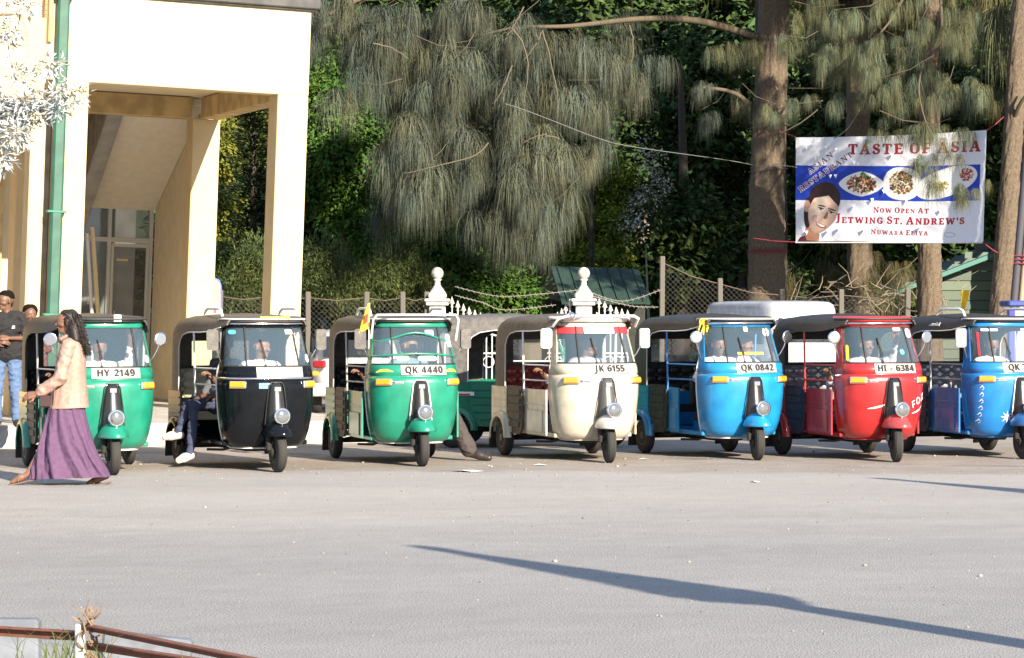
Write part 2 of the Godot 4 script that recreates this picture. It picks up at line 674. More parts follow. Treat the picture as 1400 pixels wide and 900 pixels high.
func m_rim() -> Mesh:
	var st := begin()
	var b := Basis(Vector3(0, 0, 1), Vector3(1, 0, 0), Vector3(0, 1, 0))
	lathe(st, [[0.02, -0.052], [0.045, -0.054], [0.05, -0.035], [0.095, -0.030], [0.112, -0.048], [0.122, -0.046], [0.122, 0.046], [0.112, 0.048], [0.095, 0.030], [0.05, 0.035], [0.045, 0.054], [0.02, 0.052]], 20, Transform3D(b, Vector3.ZERO))
	for s in [-1.0, 1.0]:
		for k in 5:
			var a := TAU * k / 5
			ball(st, Vector3(s * 0.036, cos(a) * 0.072, sin(a) * 0.072), Vector3(0.008, 0.012, 0.012), 6, 4)
	return done(st)

func m_front_fender() -> Mesh:
	var st := begin()
	var rows := []
	var inner := []
	for l in [[0.405, 0.160, 0.275], [0.418, 0.162, 0.278], [0.46, 0.150, 0.255], [0.50, 0.128, 0.215], [0.54, 0.098, 0.16], [0.565, 0.06, 0.10], [0.572, 0.02, 0.03]]:
		var r := PackedVector3Array()
		var q := PackedVector3Array()
		for k in 21:
			var a := deg_to_rad(-180.0 + 360.0 * k / 20.0)
			var w: float = l[1]
			var d: float = l[2]
			r.append(Vector3(sin(a) * w, l[0], 1.0 + cos(a) * d * (1.0 if cos(a) > 0 else 0.62)))
			q.append(Vector3(sin(a) * (w - 0.012), l[0] - 0.008, 1.0 + cos(a) * (d - 0.012) * (1.0 if cos(a) > 0 else 0.62)))
		rows.append(r); inner.append(q)
	shell(st, rows, inner)
	return done(st)

func m_fairing() -> Mesh:           # dark steering column cover
	var st := begin()
	var rows := []
	for l in [[0.50, 0.125, 1.075], [0.60, 0.118, 1.065], [0.72, 0.106, 1.045], [0.84, 0.092, 1.02], [0.93, 0.080, 1.0], [0.965, 0.062, 0.975], [0.975, 0.03, 0.955]]:
		var r := PackedVector3Array()
		for k in 17:
			var a := deg_to_rad(-90.0 + 180.0 * k / 16.0)
			var s := sin(a)
			r.append(Vector3(signf(s) * pow(absf(s), 0.75) * l[1], l[0], lerpf(0.86, l[2], pow(maxf(cos(a), 0), 0.7))))
		rows.append(r)
	loft(st, rows)
	return done(st)

func m_fairing_trim() -> Mesh:
	var st := begin()
	for s in [-1.0, 1.0]:
		tube(st, [Vector3(s * 0.128, 0.52, 0.955), Vector3(s * 0.112, 0.72, 0.965), Vector3(s * 0.086, 0.93, 0.958), Vector3(s * 0.06, 0.978, 0.952)], 0.007, 6)
	tube(st, [Vector3(-0.06, 0.978, 0.952), Vector3(0.06, 0.978, 0.952)], 0.007, 6)
	return done(st)

func m_headlamp() -> Mesh:
	var st := begin()
	lathe(st, [[0.03, -0.10], [0.06, -0.085], [0.082, -0.03], [0.09, 0.0], [0.092, 0.018], [0.080, 0.022]], 24, Transform3D(Basis(Vector3.RIGHT, Vector3(0, 0, 1), Vector3(0, -1, 0)), Vector3.ZERO))
	return done(st)

func m_lens() -> Mesh:
	var st := begin()
	lathe(st, [[0.079, 0.020], [0.066, 0.030], [0.04, 0.038], [0.005, 0.041]], 24, Transform3D(Basis(Vector3.RIGHT, Vector3(0, 0, 1), Vector3(0, -1, 0)), Vector3.ZERO))
	return done(st)

func m_fork() -> Mesh:
	var st := begin()
	tube(st, [Vector3(-0.075, 0.215, 1.02), Vector3(-0.085, 0.33, 0.99), Vector3(-0.05, 0.47, 0.98), Vector3(0, 0.60, 0.96)], 0.022, 8)
	tube(st, [Vector3(-0.105, 0.24, 1.03), Vector3(-0.105, 0.42, 1.0)], 0.028, 10)
	for k in 5: lathe(st, [[0.036, -0.008], [0.036, 0.008]], 10, Transform3D(Basis.IDENTITY, Vector3(-0.105, 0.27 + k * 0.03, 1.024 - k * 0.005)))
	lathe(st, [[0.04, -0.03], [0.06, -0.02], [0.06, 0.02], [0.04, 0.03]], 12, Transform3D(Basis(Vector3(0, 0, 1), Vector3(1, 0, 0), Vector3(0, 1, 0)), Vector3(-0.06, 0.215, 1.02)))
	tube(st, [Vector3(-0.10, 0.215, 1.02), Vector3(0.075, 0.215, 1.02)], 0.014, 8)
	tube(st, [Vector3(0.07, 0.215, 1.02), Vector3(0.07, 0.38, 0.99), Vector3(0, 0.46, 0.98)], 0.013, 8)
	return done(st)

func m_mirror(s: float, boxy: bool) -> Mesh:
	var st := begin()
	if boxy:
		plate(st, round_rect(0.13, 0.23, 0.03), 0.035, Transform3D(Basis(Vector3.UP, s * 0.25), Vector3(s * 0.62, 1.44, 0.60)))
	else:
		lathe(st, [[0.02, -0.03], [0.06, -0.022], [0.075, 0.0], [0.075, 0.012], [0.06, 0.014]], 18, Transform3D(Basis(Vector3.UP, s * 0.25) * Basis(Vector3.RIGHT, Vector3(0, 0, 1), Vector3(0, -1, 0)), Vector3(s * 0.60, 1.45, 0.60)))
	return done(st)

func m_mirror_arm(s: float) -> Mesh:
	return tube_mesh([Vector3(s * 0.497, 1.20, 0.52), Vector3(s * 0.53, 1.25, 0.56), Vector3(s * 0.57, 1.33, 0.575), Vector3(s * 0.60, 1.42, 0.58)], 0.009, 6)

func m_indicator() -> Mesh:
	return box_mesh(Vector3.ZERO, Vector3(0.185, 0.068, 0.05), 0.016)

func m_roof_bar() -> Mesh:
	var st := begin()
	for s in [-1.0, 1.0]:
		tube(st, [Vector3(s * 0.44, 1.70, 0.36), Vector3(s * 0.44, 1.765, 0.30), Vector3(s * 0.44, 1.785, 0.22), Vector3(s * 0.44, 1.785, -0.25), Vector3(s * 0.44, 1.76, -0.33), Vector3(s * 0.44, 1.72, -0.38)], 0.016, 8)
	return done(st)

func m_under() -> Mesh:             # chassis, swing arms and exhaust below the body
	var st := begin(false)
	box(st, Vector3(0, 0.24, -0.35), Vector3(0.34, 0.09, 1.3), 0.02)
	box(st, Vector3(0, 0.30, -1.0), Vector3(0.7, 0.16, 0.4), 0.03)
	tube(st, [Vector3(-0.52, 0.215, -0.95), Vector3(0.52, 0.215, -0.95)], 0.03, 8)
	tube(st, [Vector3(-0.45, 0.22, -0.95), Vector3(-0.40, 0.27, -0.45)], 0.03, 8)
	tube(st, [Vector3(0.45, 0.22, -0.95), Vector3(0.40, 0.27, -0.45)], 0.03, 8)
	tube(st, [Vector3(0.25, 0.22, -0.5), Vector3(0.27, 0.2, -1.2)], 0.045, 8)
	tube(st, [Vector3(-0.36, 0.25, 0.40), Vector3(-0.36, 0.21, 0.1), Vector3(-0.5, 0.21, -0.05)], 0.016, 6)
	return done(st)

func wheel(called: String, t: Node3D, pos: Vector3, steer := 0.0, spin := 0.0) -> void:
	var w := Node3D.new()
	w.name = called
	t.add_child(w, true)
	w.position = pos
	w.basis = Basis(Vector3.UP, steer) * Basis(Vector3.RIGHT, spin)
	put("tyre", shared("tyre", m_tyre), mats.tyre, w)
	put("rim", shared("rim", m_rim), mats.rim, w)

func sheet_text(called: String, t: String, height: float, m: Material, parent: Node, xf: Transform3D, serif := false, weight := 700) -> MeshInstance3D:
	var o := put(called, text_mesh(t, height, 0.004, serif, weight), m, parent, xf)
	return o

func tuk(label: String, c: Dictionary, pos: Vector3, turn: float) -> Node3D:
	var t := thing("three_wheeler", label, "three-wheeler", pos, turn, "three-wheelers parked in a row at the roadside" if not c.has("lone") else "")
	var body := paint(c.body)
	var low := body
	var vinyl: Material = mats[c.get("vinyl", "black_vinyl")]
	var cord: Material = mats[c.get("cord", "cord_white")]
	put("rear_body", shared("tub", m_tub), low, t)
	put("chassis", shared("under", m_under), mats.grime, t)
	put("cowl", shared("cowl", m_cowl), body, t)
	put("cowl_edge_trim", shared("cowl_edge", m_cowl_edge), mats.get(c.get("edge", ""), low), t)
	put("windscreen_header", shared("header", m_header), paint(c.get("header", c.body)), t)
	var g := put("windscreen", shared("glass", m_glass), mats.screen, t)
	put("rubber_seal", shared("seal", m_seal), mats.get(c.get("seal", "rubber"), mats.rubber), g)
	for s in [-1.0, 1.0]: put("mullion", shared("mull%s" % s, m_mullion.bind(s)), mats.rubber, g)
	if c.get("wiper", 1) > 0: put("wiper", shared("wiper", m_wiper.bind(-1.0)), mats.rubber, t)
	put("visor", shared("visor", m_visor), paint(c.visor) if c.has("visor") else vinyl, t)
	put("visor_piping", shared("vp1", m_visor_piping.bind(1.668, 0.478, 0.752, 0.10)), cord, t)
	if c.get("rim_tube", false): put("visor_tube", shared("vp2", m_visor_piping.bind(1.618, 0.472, 0.735, 0.20)), mats.chrome, t)
	put("canopy", shared("canopy", m_canopy), vinyl, t)
	var back := put("canopy_back", shared("canopy_back", m_canopy_back), vinyl, t)
	put("rear_window", shared("rear_win", box_mesh.bind(Vector3(0, 1.2675, -1.283), Vector3(0.69, 0.285, 0.006))), mats.clear_sheet, back)
	for s in [-1.0, 1.0]:
		put("canopy_piping", shared("canopy_piping%s" % s, m_canopy_piping.bind(s)), cord, t)
		put("rear_fender", shared("fender%s" % s, m_fender.bind(s)), low, t)
		put("mud_flap", shared("mudflap%s" % s, box_mesh.bind(Vector3(s * 0.60, 0.21, -1.24), Vector3(0.15, 0.26, 0.012), 0.003, Basis(Vector3.RIGHT, 0.12))), mats.rubber, t)
		wheel("rear_wheel", t, Vector3(s * 0.575, 0.218, -0.95), 0.0, rnd(0, 6))
		if not (c.get("no_flap", false) and s < 0): put("door_flap", shared("flap%s" % s, m_flap.bind(s)), mats[c.get("flap", "black_vinyl")], t)
		var p1: float = c.get("panel", 0.46)
		if p1 > -0.2: put("side_panel", shared("side%s%s" % [s, p1], m_side_panel.bind(s, -0.25, p1)), low, t)
		put("door_pole", shared("pole%s" % s, tube_mesh.bind([Vector3(s * 0.585, 0.80, -0.25), Vector3(s * 0.60, 1.52, -0.25)], 0.012, 8)), mats[c.get("pole", "pole_grey")], t)
		if s < 0 and c.get("rails", true):
			for y in [0.94, 1.12]:
				put("guard_rail", shared("rail%s" % y, tube_mesh.bind([Vector3(-0.592, y, -0.25), Vector3(-0.56, y, 0.1), Vector3(-0.515, y, 0.45)], 0.010, 6)), mats[c.get("pole", "pole_grey")], t)
		var ma := put("mirror_arm", shared("marm%s" % s, m_mirror_arm.bind(s)), mats.chrome, t)
		put("mirror", shared("mir%s%s" % [s, c.get("boxy", false)], m_mirror.bind(s, c.get("boxy", false))), mats[c.get("mirror", "chrome")], ma)
		var fr := cowl_frame(s * 0.40, 0.952, 0.012)
		var ind := put("indicator", shared("indicator", m_indicator), mats.amber, t, fr)
		put("indicator_base", shared("ind_base", box_mesh.bind(Vector3(0, 0, -0.012), Vector3(0.20, 0.082, 0.03), 0.008)), mats.chrome, ind)
	put("fairing", shared("fairing", m_fairing), mats[c.get("fairing", "black_gloss")], t)
	put("fairing_trim", shared("fairing_trim", m_fairing_trim), mats[c.get("fairing_trim", "black_gloss")], t)
	put("emblem", shared("emblem", box_mesh.bind(Vector3(0, 0.905, 1.008), Vector3(0.075, 0.05, 0.012), 0.02)), mats.chrome, t)
	put("front_fender", shared("front_fender", m_front_fender), paint(c.get("fender", c.body)), t)
	var hl := put("headlight", shared("headlamp", m_headlamp), mats.get(c.get("lamp", "chrome")), t, Transform3D(Basis(Vector3.RIGHT, -0.05), Vector3(0, 0.615, 1.165)))
	put("lens", shared("lens", m_lens), mats.lens, hl)
	put("fork", shared("fork", m_fork), mats.grime, t)
	wheel("front_wheel", t, Vector3(0.0, 0.218, 1.02), c.get("steer", 0.0), rnd(0, 6))
	# inside
	put("rear_seat", shared("seat_r", m_seat.bind(0.56, -0.98, 0.44, 1.08, 0.14)), mats[c.get("seat", "seat_black")], t)
	var qb := shared("seat_rb", func() -> Mesh:
		var st := begin(false)
		box(st, Vector3(0, 0.86, -1.20), Vector3(1.06, 0.46, 0.10), 0.04)
		m_quilt(st, Vector3(0, 0.86, -1.15), 1.0, 0.42)
		return done(st))
	put("rear_backrest", qb, mats[c.get("seat", "seat_black")], t)
	put("driver_seat", shared("seat_d", m_seat.bind(0.47, 0.02, 0.40, 0.56, 0.12)), mats[c.get("seat", "seat_black")], t)
	put("driver_backrest", shared("seat_db", func() -> Mesh:
		var st := begin(false)
		box(st, Vector3(0, 0.80, -0.21), Vector3(0.62, 0.34, 0.07), 0.03)
		m_quilt(st, Vector3(0, 0.80, -0.245), 0.58, 0.30)
		return done(st)), mats[c.get("seat", "seat_black")], t)
	put("seat_box", shared("seat_box", box_mesh.bind(Vector3(0, 0.37, 0.02), Vector3(0.60, 0.12, 0.36), 0.02)), low, t)
	put("handlebar", shared("handlebar", func() -> Mesh:
		var st := begin()
		tube(st, [Vector3(0, 0.62, 0.74), Vector3(0, 1.0, 0.64)], 0.03, 8)
		tube(st, [Vector3(-0.31, 0.99, 0.54), Vector3(-0.22, 1.02, 0.60), Vector3(0.22, 1.02, 0.60), Vector3(0.31, 0.99, 0.54)], 0.014, 8)
		for s in [-1.0, 1.0]: tube(st, [Vector3(s * 0.31, 0.99, 0.54), Vector3(s * 0.39, 0.975, 0.50)], 0.019, 8)
		return done(st)), mats.rubber, t)
	if c.get("bar", false): put("roof_bar", shared("roof_bar", m_roof_bar), mats.white_metal, t)
	# number plate and badge
	var px0: float = c.get("plate_x", 0.05)
	var pl := put("number_plate", shared("plate%s" % px0, func() -> Mesh:
		var st := begin()
		var rows := []
		var inner := []
		for j in 2:
			var r := PackedVector3Array()
			var q := PackedVector3Array()
			for i in 15:
				var f := cowl_frame(px0 + lerpf(-0.265, 0.265, i / 14.0), 1.032 + j * 0.108, 0.012)
				r.append(f.origin)
				q.append(f.origin - f.basis.z * 0.008)
			rows.append(r)
			inner.append(q)
		shell(st, rows, inner)
		return done(st)), mats.plate, t)
	if c.get("plate", "") != "":
		var wide := 0.0
		var cells := []
		for ch in c.plate:
			var tm: TextMesh = null if ch == " " else shared("glyph" + ch, text_mesh.bind(ch, 0.078, 0.004, false, 700))
			var w := 0.018 if tm == null else tm.get_aabb().size.x + 0.009
			cells.append([tm, w])
			wide += w
		var cx := px0 - wide / 2.0
		for q: Array in cells:
			if q[0] != null: put("plate_character", q[0], mats.plate_ink, pl, cowl_frame(cx + q[1] / 2.0, 1.087, 0.0155))
			cx += q[1]
	if c.get("badge", true):
		var bd := put("maker_badge", shared("badge", box_mesh.bind(Vector3.ZERO, Vector3(0.135, 0.034, 0.006), 0.002)), mats.plate, t, cowl_frame(-0.255, 0.945, 0.004))
		put("badge_print", shared("badge_print", func() -> Mesh:
			var st := begin(false)
			box(st, Vector3(-0.045, 0, 0.004), Vector3(0.034, 0.022, 0.003))
			for k in 6: box(st, Vector3(-0.015 + k * 0.013, -0.003, 0.004), Vector3(0.008, 0.012, 0.003))
			return done(st)), mats.badge_ink, bd)
	for q in c.get("stickers", []):       # [row k, index, material, radius, round?]
		var gp: Vector3 = glass_row(q[0])[q[1]]
		var gn: Vector3 = (glass_row(q[0])[q[1] + 1] - glass_row(q[0])[q[1] - 1]).normalized()
		var up: Vector3 = (glass_row(q[0] + 0.05)[q[1]] - gp).normalized()
		var fx := Transform3D(Basis(gn, up, gn.cross(up)), gp + gn.cross(up) * 0.006)
		var st := begin(false)
		plate(st, round_rect(q[3], q[4], minf(q[3], q[4]) * (0.49 if q[5] else 0.1)), 0.003, fx)
		put("windscreen_sticker", done(st), mats[q[2]], g)
	return t

func make_tuk_materials() -> void:
	mats.tyre = mat(Color(0.035, 0.034, 0.033), 0.85, 0.0, "grain", 4.0)
	mats.rim = mat(Color(0.16, 0.16, 0.16), 0.5, 0.7, "blotch", 5.0)
	mats.grime = mat(Color(0.03, 0.028, 0.026), 0.8, 0.2, "blotch", 4.0)
	mats.rubber = mat(Color(0.018, 0.018, 0.018), 0.55)
	mats.chrome = mat(Color(0.75, 0.75, 0.76), 0.18, 1.0)
	mats.white_metal = mat(Color(0.78, 0.78, 0.77), 0.4)
	mats.black_vinyl = with_bump(mat(Color(0.028, 0.027, 0.027), 0.52, 0.0, "blotch", 2.0), tex.soft_bump, 0.5)
	mats.grey_vinyl = with_bump(mat(Color(0.13, 0.122, 0.115), 0.65, 0.0, "blotch", 2.0), tex.soft_bump, 0.5)
	mats.brown_vinyl = with_bump(mat(Color(0.075, 0.065, 0.054), 0.55, 0.0, "blotch", 2.0), tex.soft_bump, 0.5)
	mats.green_flap = mat(Color(0.008, 0.17, 0.10), 0.4)
	mats.dusty_vinyl = with_bump(mat(Color(0.11, 0.092, 0.075), 0.6, 0.0, "blotch", 1.5), tex.soft_bump, 0.5)
	mats.blue_vinyl = with_bump(mat(Color(0.012, 0.020, 0.05), 0.5, 0.0, "blotch", 2.0), tex.soft_bump, 0.4)
	mats.cord_white = mat(Color(0.62, 0.62, 0.60), 0.5)
	mats.cord_black = mat(Color(0.03, 0.03, 0.03), 0.5)
	mats.pole_grey = mat(Color(0.45, 0.46, 0.45), 0.45, 0.3)
	mats.pole_blue = mat(Color(0.05, 0.22, 0.55), 0.4)
	mats.pole_red = mat(Color(0.5, 0.04, 0.04), 0.4)
	mats.amber = mat(Color(0.85, 0.28, 0.012), 0.22)
	mats.amber.clearcoat_enabled = true
	mats.black_gloss = mat(Color(0.022, 0.022, 0.023), 0.30, 0.0, "dust", 3.0)
	mats.dark_steel = mat(Color(0.10, 0.10, 0.10), 0.35, 0.4)
	mats.lens = mat(Color(0.30, 0.32, 0.33), 0.10, 0.75)
	mats.plate = mat(Color(0.36, 0.36, 0.355), 0.35, 0.0, "dust", 4.0)
	mats.plate_ink = mat(Color(0.012, 0.012, 0.014), 0.8)
	mats.badge_ink = mat(Color(0.03, 0.05, 0.10), 0.5)
	mats.seat_black = mat(Color(0.03, 0.03, 0.032), 0.35)
	mats.seat_silver = mat(Color(0.34, 0.34, 0.36), 0.16, 0.35)
	mats.seat_red = mat(Color(0.36, 0.07, 0.06), 0.18, 0.1)
	mats.seat_cream = mat(Color(0.55, 0.50, 0.36), 0.4)
	mats.sticker_white = mat(Color(0.78, 0.79, 0.80), 0.5)
	mats.sticker_red = mat(Color(0.50, 0.03, 0.04), 0.5)
	mats.sticker_yellow = mat(Color(0.80, 0.62, 0.05), 0.5)
	mats.sticker_blue = mat(Color(0.10, 0.45, 0.70), 0.5)
	mats.screen = glass(Color(0.62, 0.76, 0.86), 0.11)
	mats.clear_sheet = glass(Color(0.9, 0.92, 0.93), 0.16)
	mats.flag_yellow = mat(Color(0.80, 0.50, 0.03), 0.8)
	mats.flag_red = mat(Color(0.35, 0.04, 0.03), 0.8)

func park(px: float, py: float, yaw: float) -> Array:      # where the front wheel touches the ground
	var d := FPX * EYE / (py - HORIZON)
	var q := deg_to_rad(yaw)
	return [on_ground(px, d) - Vector3(sin(q), 0, cos(q)) * 1.02, q]

func flag(t: Node3D, pos: Vector3, h: float) -> void:
	var p := put("flag_pole", tube_mesh([pos, pos + Vector3(0.01, h, 0)], 0.006, 6), mats.white_metal, t)
	var st := begin()
	var rows := []
	for i in 7:
		var v := i / 6.0
		var r := PackedVector3Array()
		for j in 6:
			var u := j / 5.0
			var fold := 0.022 * sin(u * 9.0 + v * 3.0) * (0.3 + u)
			r.append(pos + Vector3(0.008 - u * lerpf(0.02, 0.12, v), h - 0.005 - v * 0.28 - u * 0.06 * v, fold))
		rows.append(r)
	loft(st, rows)
	var f := put("flag_cloth", done(st), mats.flag_yellow, p)
	var s2 := begin()
	loft(s2, [PackedVector3Array([pos + Vector3(-0.012, h - 0.12, 0.032), pos + Vector3(-0.045, h - 0.13, 0.036)]), PackedVector3Array([pos + Vector3(-0.02, h - 0.22, 0.034), pos + Vector3(-0.06, h - 0.24, 0.034)])])
	put("flag_motif", done(s2), mats.flag_red, f)

func swoosh(t: Node3D, m: Material, pts: Array, w: float) -> void:
	var st := begin()
	var a := PackedVector3Array()
	var b := PackedVector3Array()
	for i in pts.size():
		var f := cowl_frame(pts[i][0], pts[i][1], 0.003)
		var k := sin(PI * (i + 0.25) / (pts.size() - 0.5)) * w
		a.append(f * Vector3(0, -k, 0)); b.append(f * Vector3(0, k, 0))
	loft(st, [a, b])
	put("painted_stroke", done(st), m, t)

func make_tuks() -> void:
	make_tuk_materials()
	var green := Color(0.010, 0.225, 0.145)
	var k: Array
	var t: Node3D
	k = park(155, 650, 20)
	t = tuk("green three-wheeler behind the walking woman, plate HY 2149", {"body": green, "plate": "HY  2149", "panel": 0.0, "pole": "pole_grey", "edge": "white_metal", "steer": -0.05, "stickers": [[0.2, 17, "sticker_white", 0.09, 0.09, true], [0.8, 4, "sticker_white", 0.05, 0.05, false]], "cord": "cord_black"}, k[0], k[1])
	put("roof_sticker", box_mesh(Vector3(0.10, 1.678, 0.742), Vector3(0.08, 0.075, 0.01), 0.002), mats.sticker_white, t)
	k = park(380, 646, 22)
	t = tuk("black three-wheeler with white trim under the building's porch edge", {"body": Color(0.006, 0.0075, 0.010), "panel": -0.24, "rails": true, "edge": "cord_white", "bar": true, "flap": "brown_vinyl", "no_flap": true, "vinyl": "brown_vinyl", "seat": "seat_cream", "rim_tube": true, "pole": "white_metal", "badge": false, "plate_x": 0.06, "plate": "", "mirror": "grey_vinyl", "boxy": true, "stickers": [[0.86, 3, "sticker_blue", 0.10, 0.05, true], [0.86, 13, "sticker_white", 0.09, 0.05, false], [0.2, 17, "sticker_white", 0.08, 0.10, true]]}, k[0], k[1])
	put("cowl_band", m_band(1.02), mats.chrome, t)
	put("badge_oval", box_mesh(Vector3.ZERO, Vector3(0.10, 0.06, 0.006), 0.003), mats.sticker_blue, t, cowl_frame(-0.14, 0.94, 0.004))
	put("visor_badge", box_mesh(Vector3(0.05, 1.682, 0.744), Vector3(0.34, 0.03, 0.012), 0.004), mats.sticker_yellow, t)
	k = park(577, 638, 16)
	t = tuk("green three-wheeler with a yellow flag and white hood frame, plate QK 4440", {"body": green, "plate": "QK  4440", "panel": 0.46, "bar": true, "vinyl": "brown_vinyl", "fairing_trim": "white_metal", "edge": "cord_white", "flap": "brown_vinyl", "wiper": 0, "boxy": true, "mirror": "grey_vinyl", "rails": true, "steer": -0.05, "stickers": [[0.82, 12, "sticker_white", 0.10, 0.07, false], [0.62, 17, "sticker_white", 0.10, 0.16, false], [0.16, 8, "sticker_white", 0.14, 0.06, true], [0.16, 11, "sticker_white", 0.22, 0.06, true]]}, k[0], k[1])
	put("hood_frame", tube_mesh([Vector3(-0.50, 1.45, 0.62), Vector3(-0.50, 1.66, 0.74), Vector3(-0.46, 1.715, 0.77), Vector3(0.46, 1.715, 0.77), Vector3(0.50, 1.66, 0.74), Vector3(0.50, 1.42, 0.62)], 0.013, 8), mats.white_metal, t)
	flag(t, Vector3(-0.53, 1.33, 0.63), 0.52)
	var gh := []
	for p in glass_row(0.72): gh.append(p + Vector3(0, 0.05 * cos(p.x * 7.0), 0.008))
	put("windscreen_band", tube_mesh(gh, 0.013, 6), paint(green), t)
	gh = []
	for p in glass_row(0.2): gh.append(p + Vector3(0, 0.04 * cos(p.x * 3.0), 0.008))
	put("windscreen_band", tube_mesh(gh, 0.013, 6), paint(green), t)
	for s in [-1.0, 1.0]: swoosh(t, mats.sticker_yellow, [[s * 0.30, 1.07], [s * 0.36, 1.085], [s * 0.43, 1.08], [s * 0.47, 1.06]], 0.016)
	k = park(833, 633, 20)
	t = tuk("cream white three-wheeler with a red sun strip, plate JK 6155", {"body": Color(0.56, 0.52, 0.42), "visor": Color(0.62, 0.60, 0.54), "plate": "JK  6155", "panel": 0.46, "vinyl": "dusty_vinyl", "seat": "seat_red", "boxy": true, "mirror": "white_metal", "steer": -0.2, "fairing": "dark_steel", "pole": "white_metal", "fender": Color(0.55, 0.53, 0.48), "rim_tube": false, "flap": "brown_vinyl", "stickers": [[0.88, 10, "sticker_white", 0.38, 0.085, false]]}, k[0], k[1])
	var st := begin()
	loft(st, [shifted(glass_row(0.80, 80), 0.008), shifted(glass_row(0.97, 80), 0.008)])
	put("sun_strip", done(st), mats.sticker_red, t)
	put("hood_frame", tube_mesh([Vector3(-0.52, 1.58, 0.55), Vector3(-0.50, 1.67, 0.70), Vector3(-0.42, 1.70, 0.76), Vector3(0.42, 1.70, 0.76), Vector3(0.50, 1.67, 0.70), Vector3(0.52, 1.58, 0.55)], 0.017, 8), mats.white_metal, t)
	put("roof_lamp", ball_mesh(Vector3(-0.36, 1.70, 0.74), Vector3(0.05, 0.05, 0.05)), mats.chrome, t)
	k = park(1036, 629.5, 21)
	t = tuk("sky blue three-wheeler with ribbons on its roof edge, plate QK 0842", {"body": Color(0.010, 0.235, 0.54), "plate": "QK  0842", "panel": 0.02, "pole": "pole_blue", "vinyl": "black_vinyl", "edge": "cord_white", "steer": -0.25, "seat": "seat_black", "rim_tube": true, "stickers": [[0.82, 14, "sticker_white", 0.11, 0.11, true], [0.25, 10, "sticker_yellow", 0.34, 0.03, false], [0.90, 10, "sticker_white", 0.05, 0.06, false]]}, k[0], k[1])
	st = begin()
	for i in 9:
		var a := i * 2.4
		tube(st, [Vector3(-0.47, 1.66, 0.52), Vector3(-0.47 + 0.05 * cos(a), 1.62 + 0.05 * sin(a), 0.54 + 0.04 * sin(a * 2.0)), Vector3(-0.48 + 0.06 * cos(a), 1.54 + 0.06 * sin(a), 0.53)], 0.009, 4)
	put("ribbon_knot", done(st), mats.sticker_yellow, t)
	k = park(1226, 632, 18)
	t = tuk("red three-wheeler with white painted strokes on its nose, plate HI 6384", {"body": Color(0.38, 0.016, 0.018), "visor": Color(0.50, 0.03, 0.03), "plate": "HI  -  6384", "panel": 0.46, "pole": "pole_red", "flap": "blue_vinyl", "seat": "seat_silver", "rim_tube": true, "cord": "cord_black", "steer": -0.3, "fender": Color(0.42, 0.05, 0.05), "stickers": [[0.80, 15, "sticker_white", 0.09, 0.12, true], [0.28, 2, "sticker_yellow", 0.04, 0.2, true], [0.90, 12, "sticker_white", 0.10, 0.04, false], [0.3, 12, "sticker_blue", 0.06, 0.07, true]]}, k[0], k[1])
	swoosh(t, mats.sticker_white, [[-0.30, 0.62], [-0.22, 0.632], [-0.13, 0.655], [-0.06, 0.69]], 0.012)
	swoosh(t, mats.sticker_white, [[0.27, 0.56], [0.33, 0.575], [0.39, 0.60], [0.44, 0.645]], 0.012)
	var x := 0.28
	for ch in ["F", "O", "X"]:
		sheet_text("painted_letter", ch, 0.085, mats.sticker_white, t, cowl_frame(x, 0.665 + (x - 0.28) * 0.55, 0.004) * Transform3D(Basis(Vector3(0, 0, 1), 0.35), Vector3.ZERO), false, 400)
		x += 0.075
	k = park(1401, 628, 18)
	t = tuk("deep blue three-wheeler at the row's end, white star on its nose", {"body": Color(0.011, 0.185, 0.53), "plate": "QK  7218", "panel": 0.46, "bar": true, "vinyl": "black_vinyl", "seat": "seat_silver", "flap": "blue_vinyl", "boxy": true, "mirror": "chrome", "pole": "pole_grey", "fairing_trim": "cord_white", "fender": Color(0.02, 0.12, 0.34), "stickers": [[0.5, 3, "sticker_red", 0.03, 0.3, false], [0.88, 6, "sticker_white", 0.2, 0.03, false], [0.88, 13, "sticker_white", 0.2, 0.03, false]]}, k[0], k[1])
	st = begin(false)
	var o := PackedVector2Array()
	for i in 16:
		var a := TAU * i / 16
		o.append(Vector2(cos(a), sin(a)) * (0.082 if i % 2 == 0 else 0.022))
	plate(st, o, 0.004)
	put("painted_star", done(st), mats.sticker_white, t, cowl_frame(-0.16, 0.50, 0.004))
	for i in 6:
		var y := 0.84 - i * 0.08
		swoosh(t, mats.sticker_white, [[-0.46, y], [-0.44, y + 0.03], [-0.425, y], [-0.44, y - 0.02]], 0.008)
	sheet_text("canopy_lettering", "Love God", 0.045, mats.sticker_white, t, Transform3D(Basis(Vector3.UP, -PI / 2) * Basis(Vector3.RIGHT, -0.35), Vector3(-0.600, 1.60, -0.12)), true, 400)
	# the one parked crosswise in the second row
	t = tuk("green three-wheeler with grey canopy parked crosswise behind the others", {"lone": true, "body": Color(0.008, 0.20, 0.115), "vinyl": "grey_vinyl", "flap": "green_flap", "panel": 0.46, "pole": "white_metal", "cord": "cord_white", "stickers": []}, Vector3(0.27, 0, -34.35), deg_to_rad(82))
	put("side_stripe", box_mesh(Vector3(-0.634, 0.70, -0.95), Vector3(0.01, 0.05, 0.55), 0.002), mats.sticker_white, t)
	put("side_stripe", box_mesh(Vector3(-0.640, 0.69, -0.85), Vector3(0.006, 0.022, 0.25), 0.002), mats.sticker_red, t)

func shifted(r: PackedVector3Array, dz: float) -> PackedVector3Array:
	var q := PackedVector3Array()
	for p in r: q.append(p + Vector3(p.x * 0.012, 0, dz))
	return q

func ball_mesh(c: Vector3, r: Vector3) -> Mesh:
	var st := begin()
	ball(st, c, r)
	return done(st)

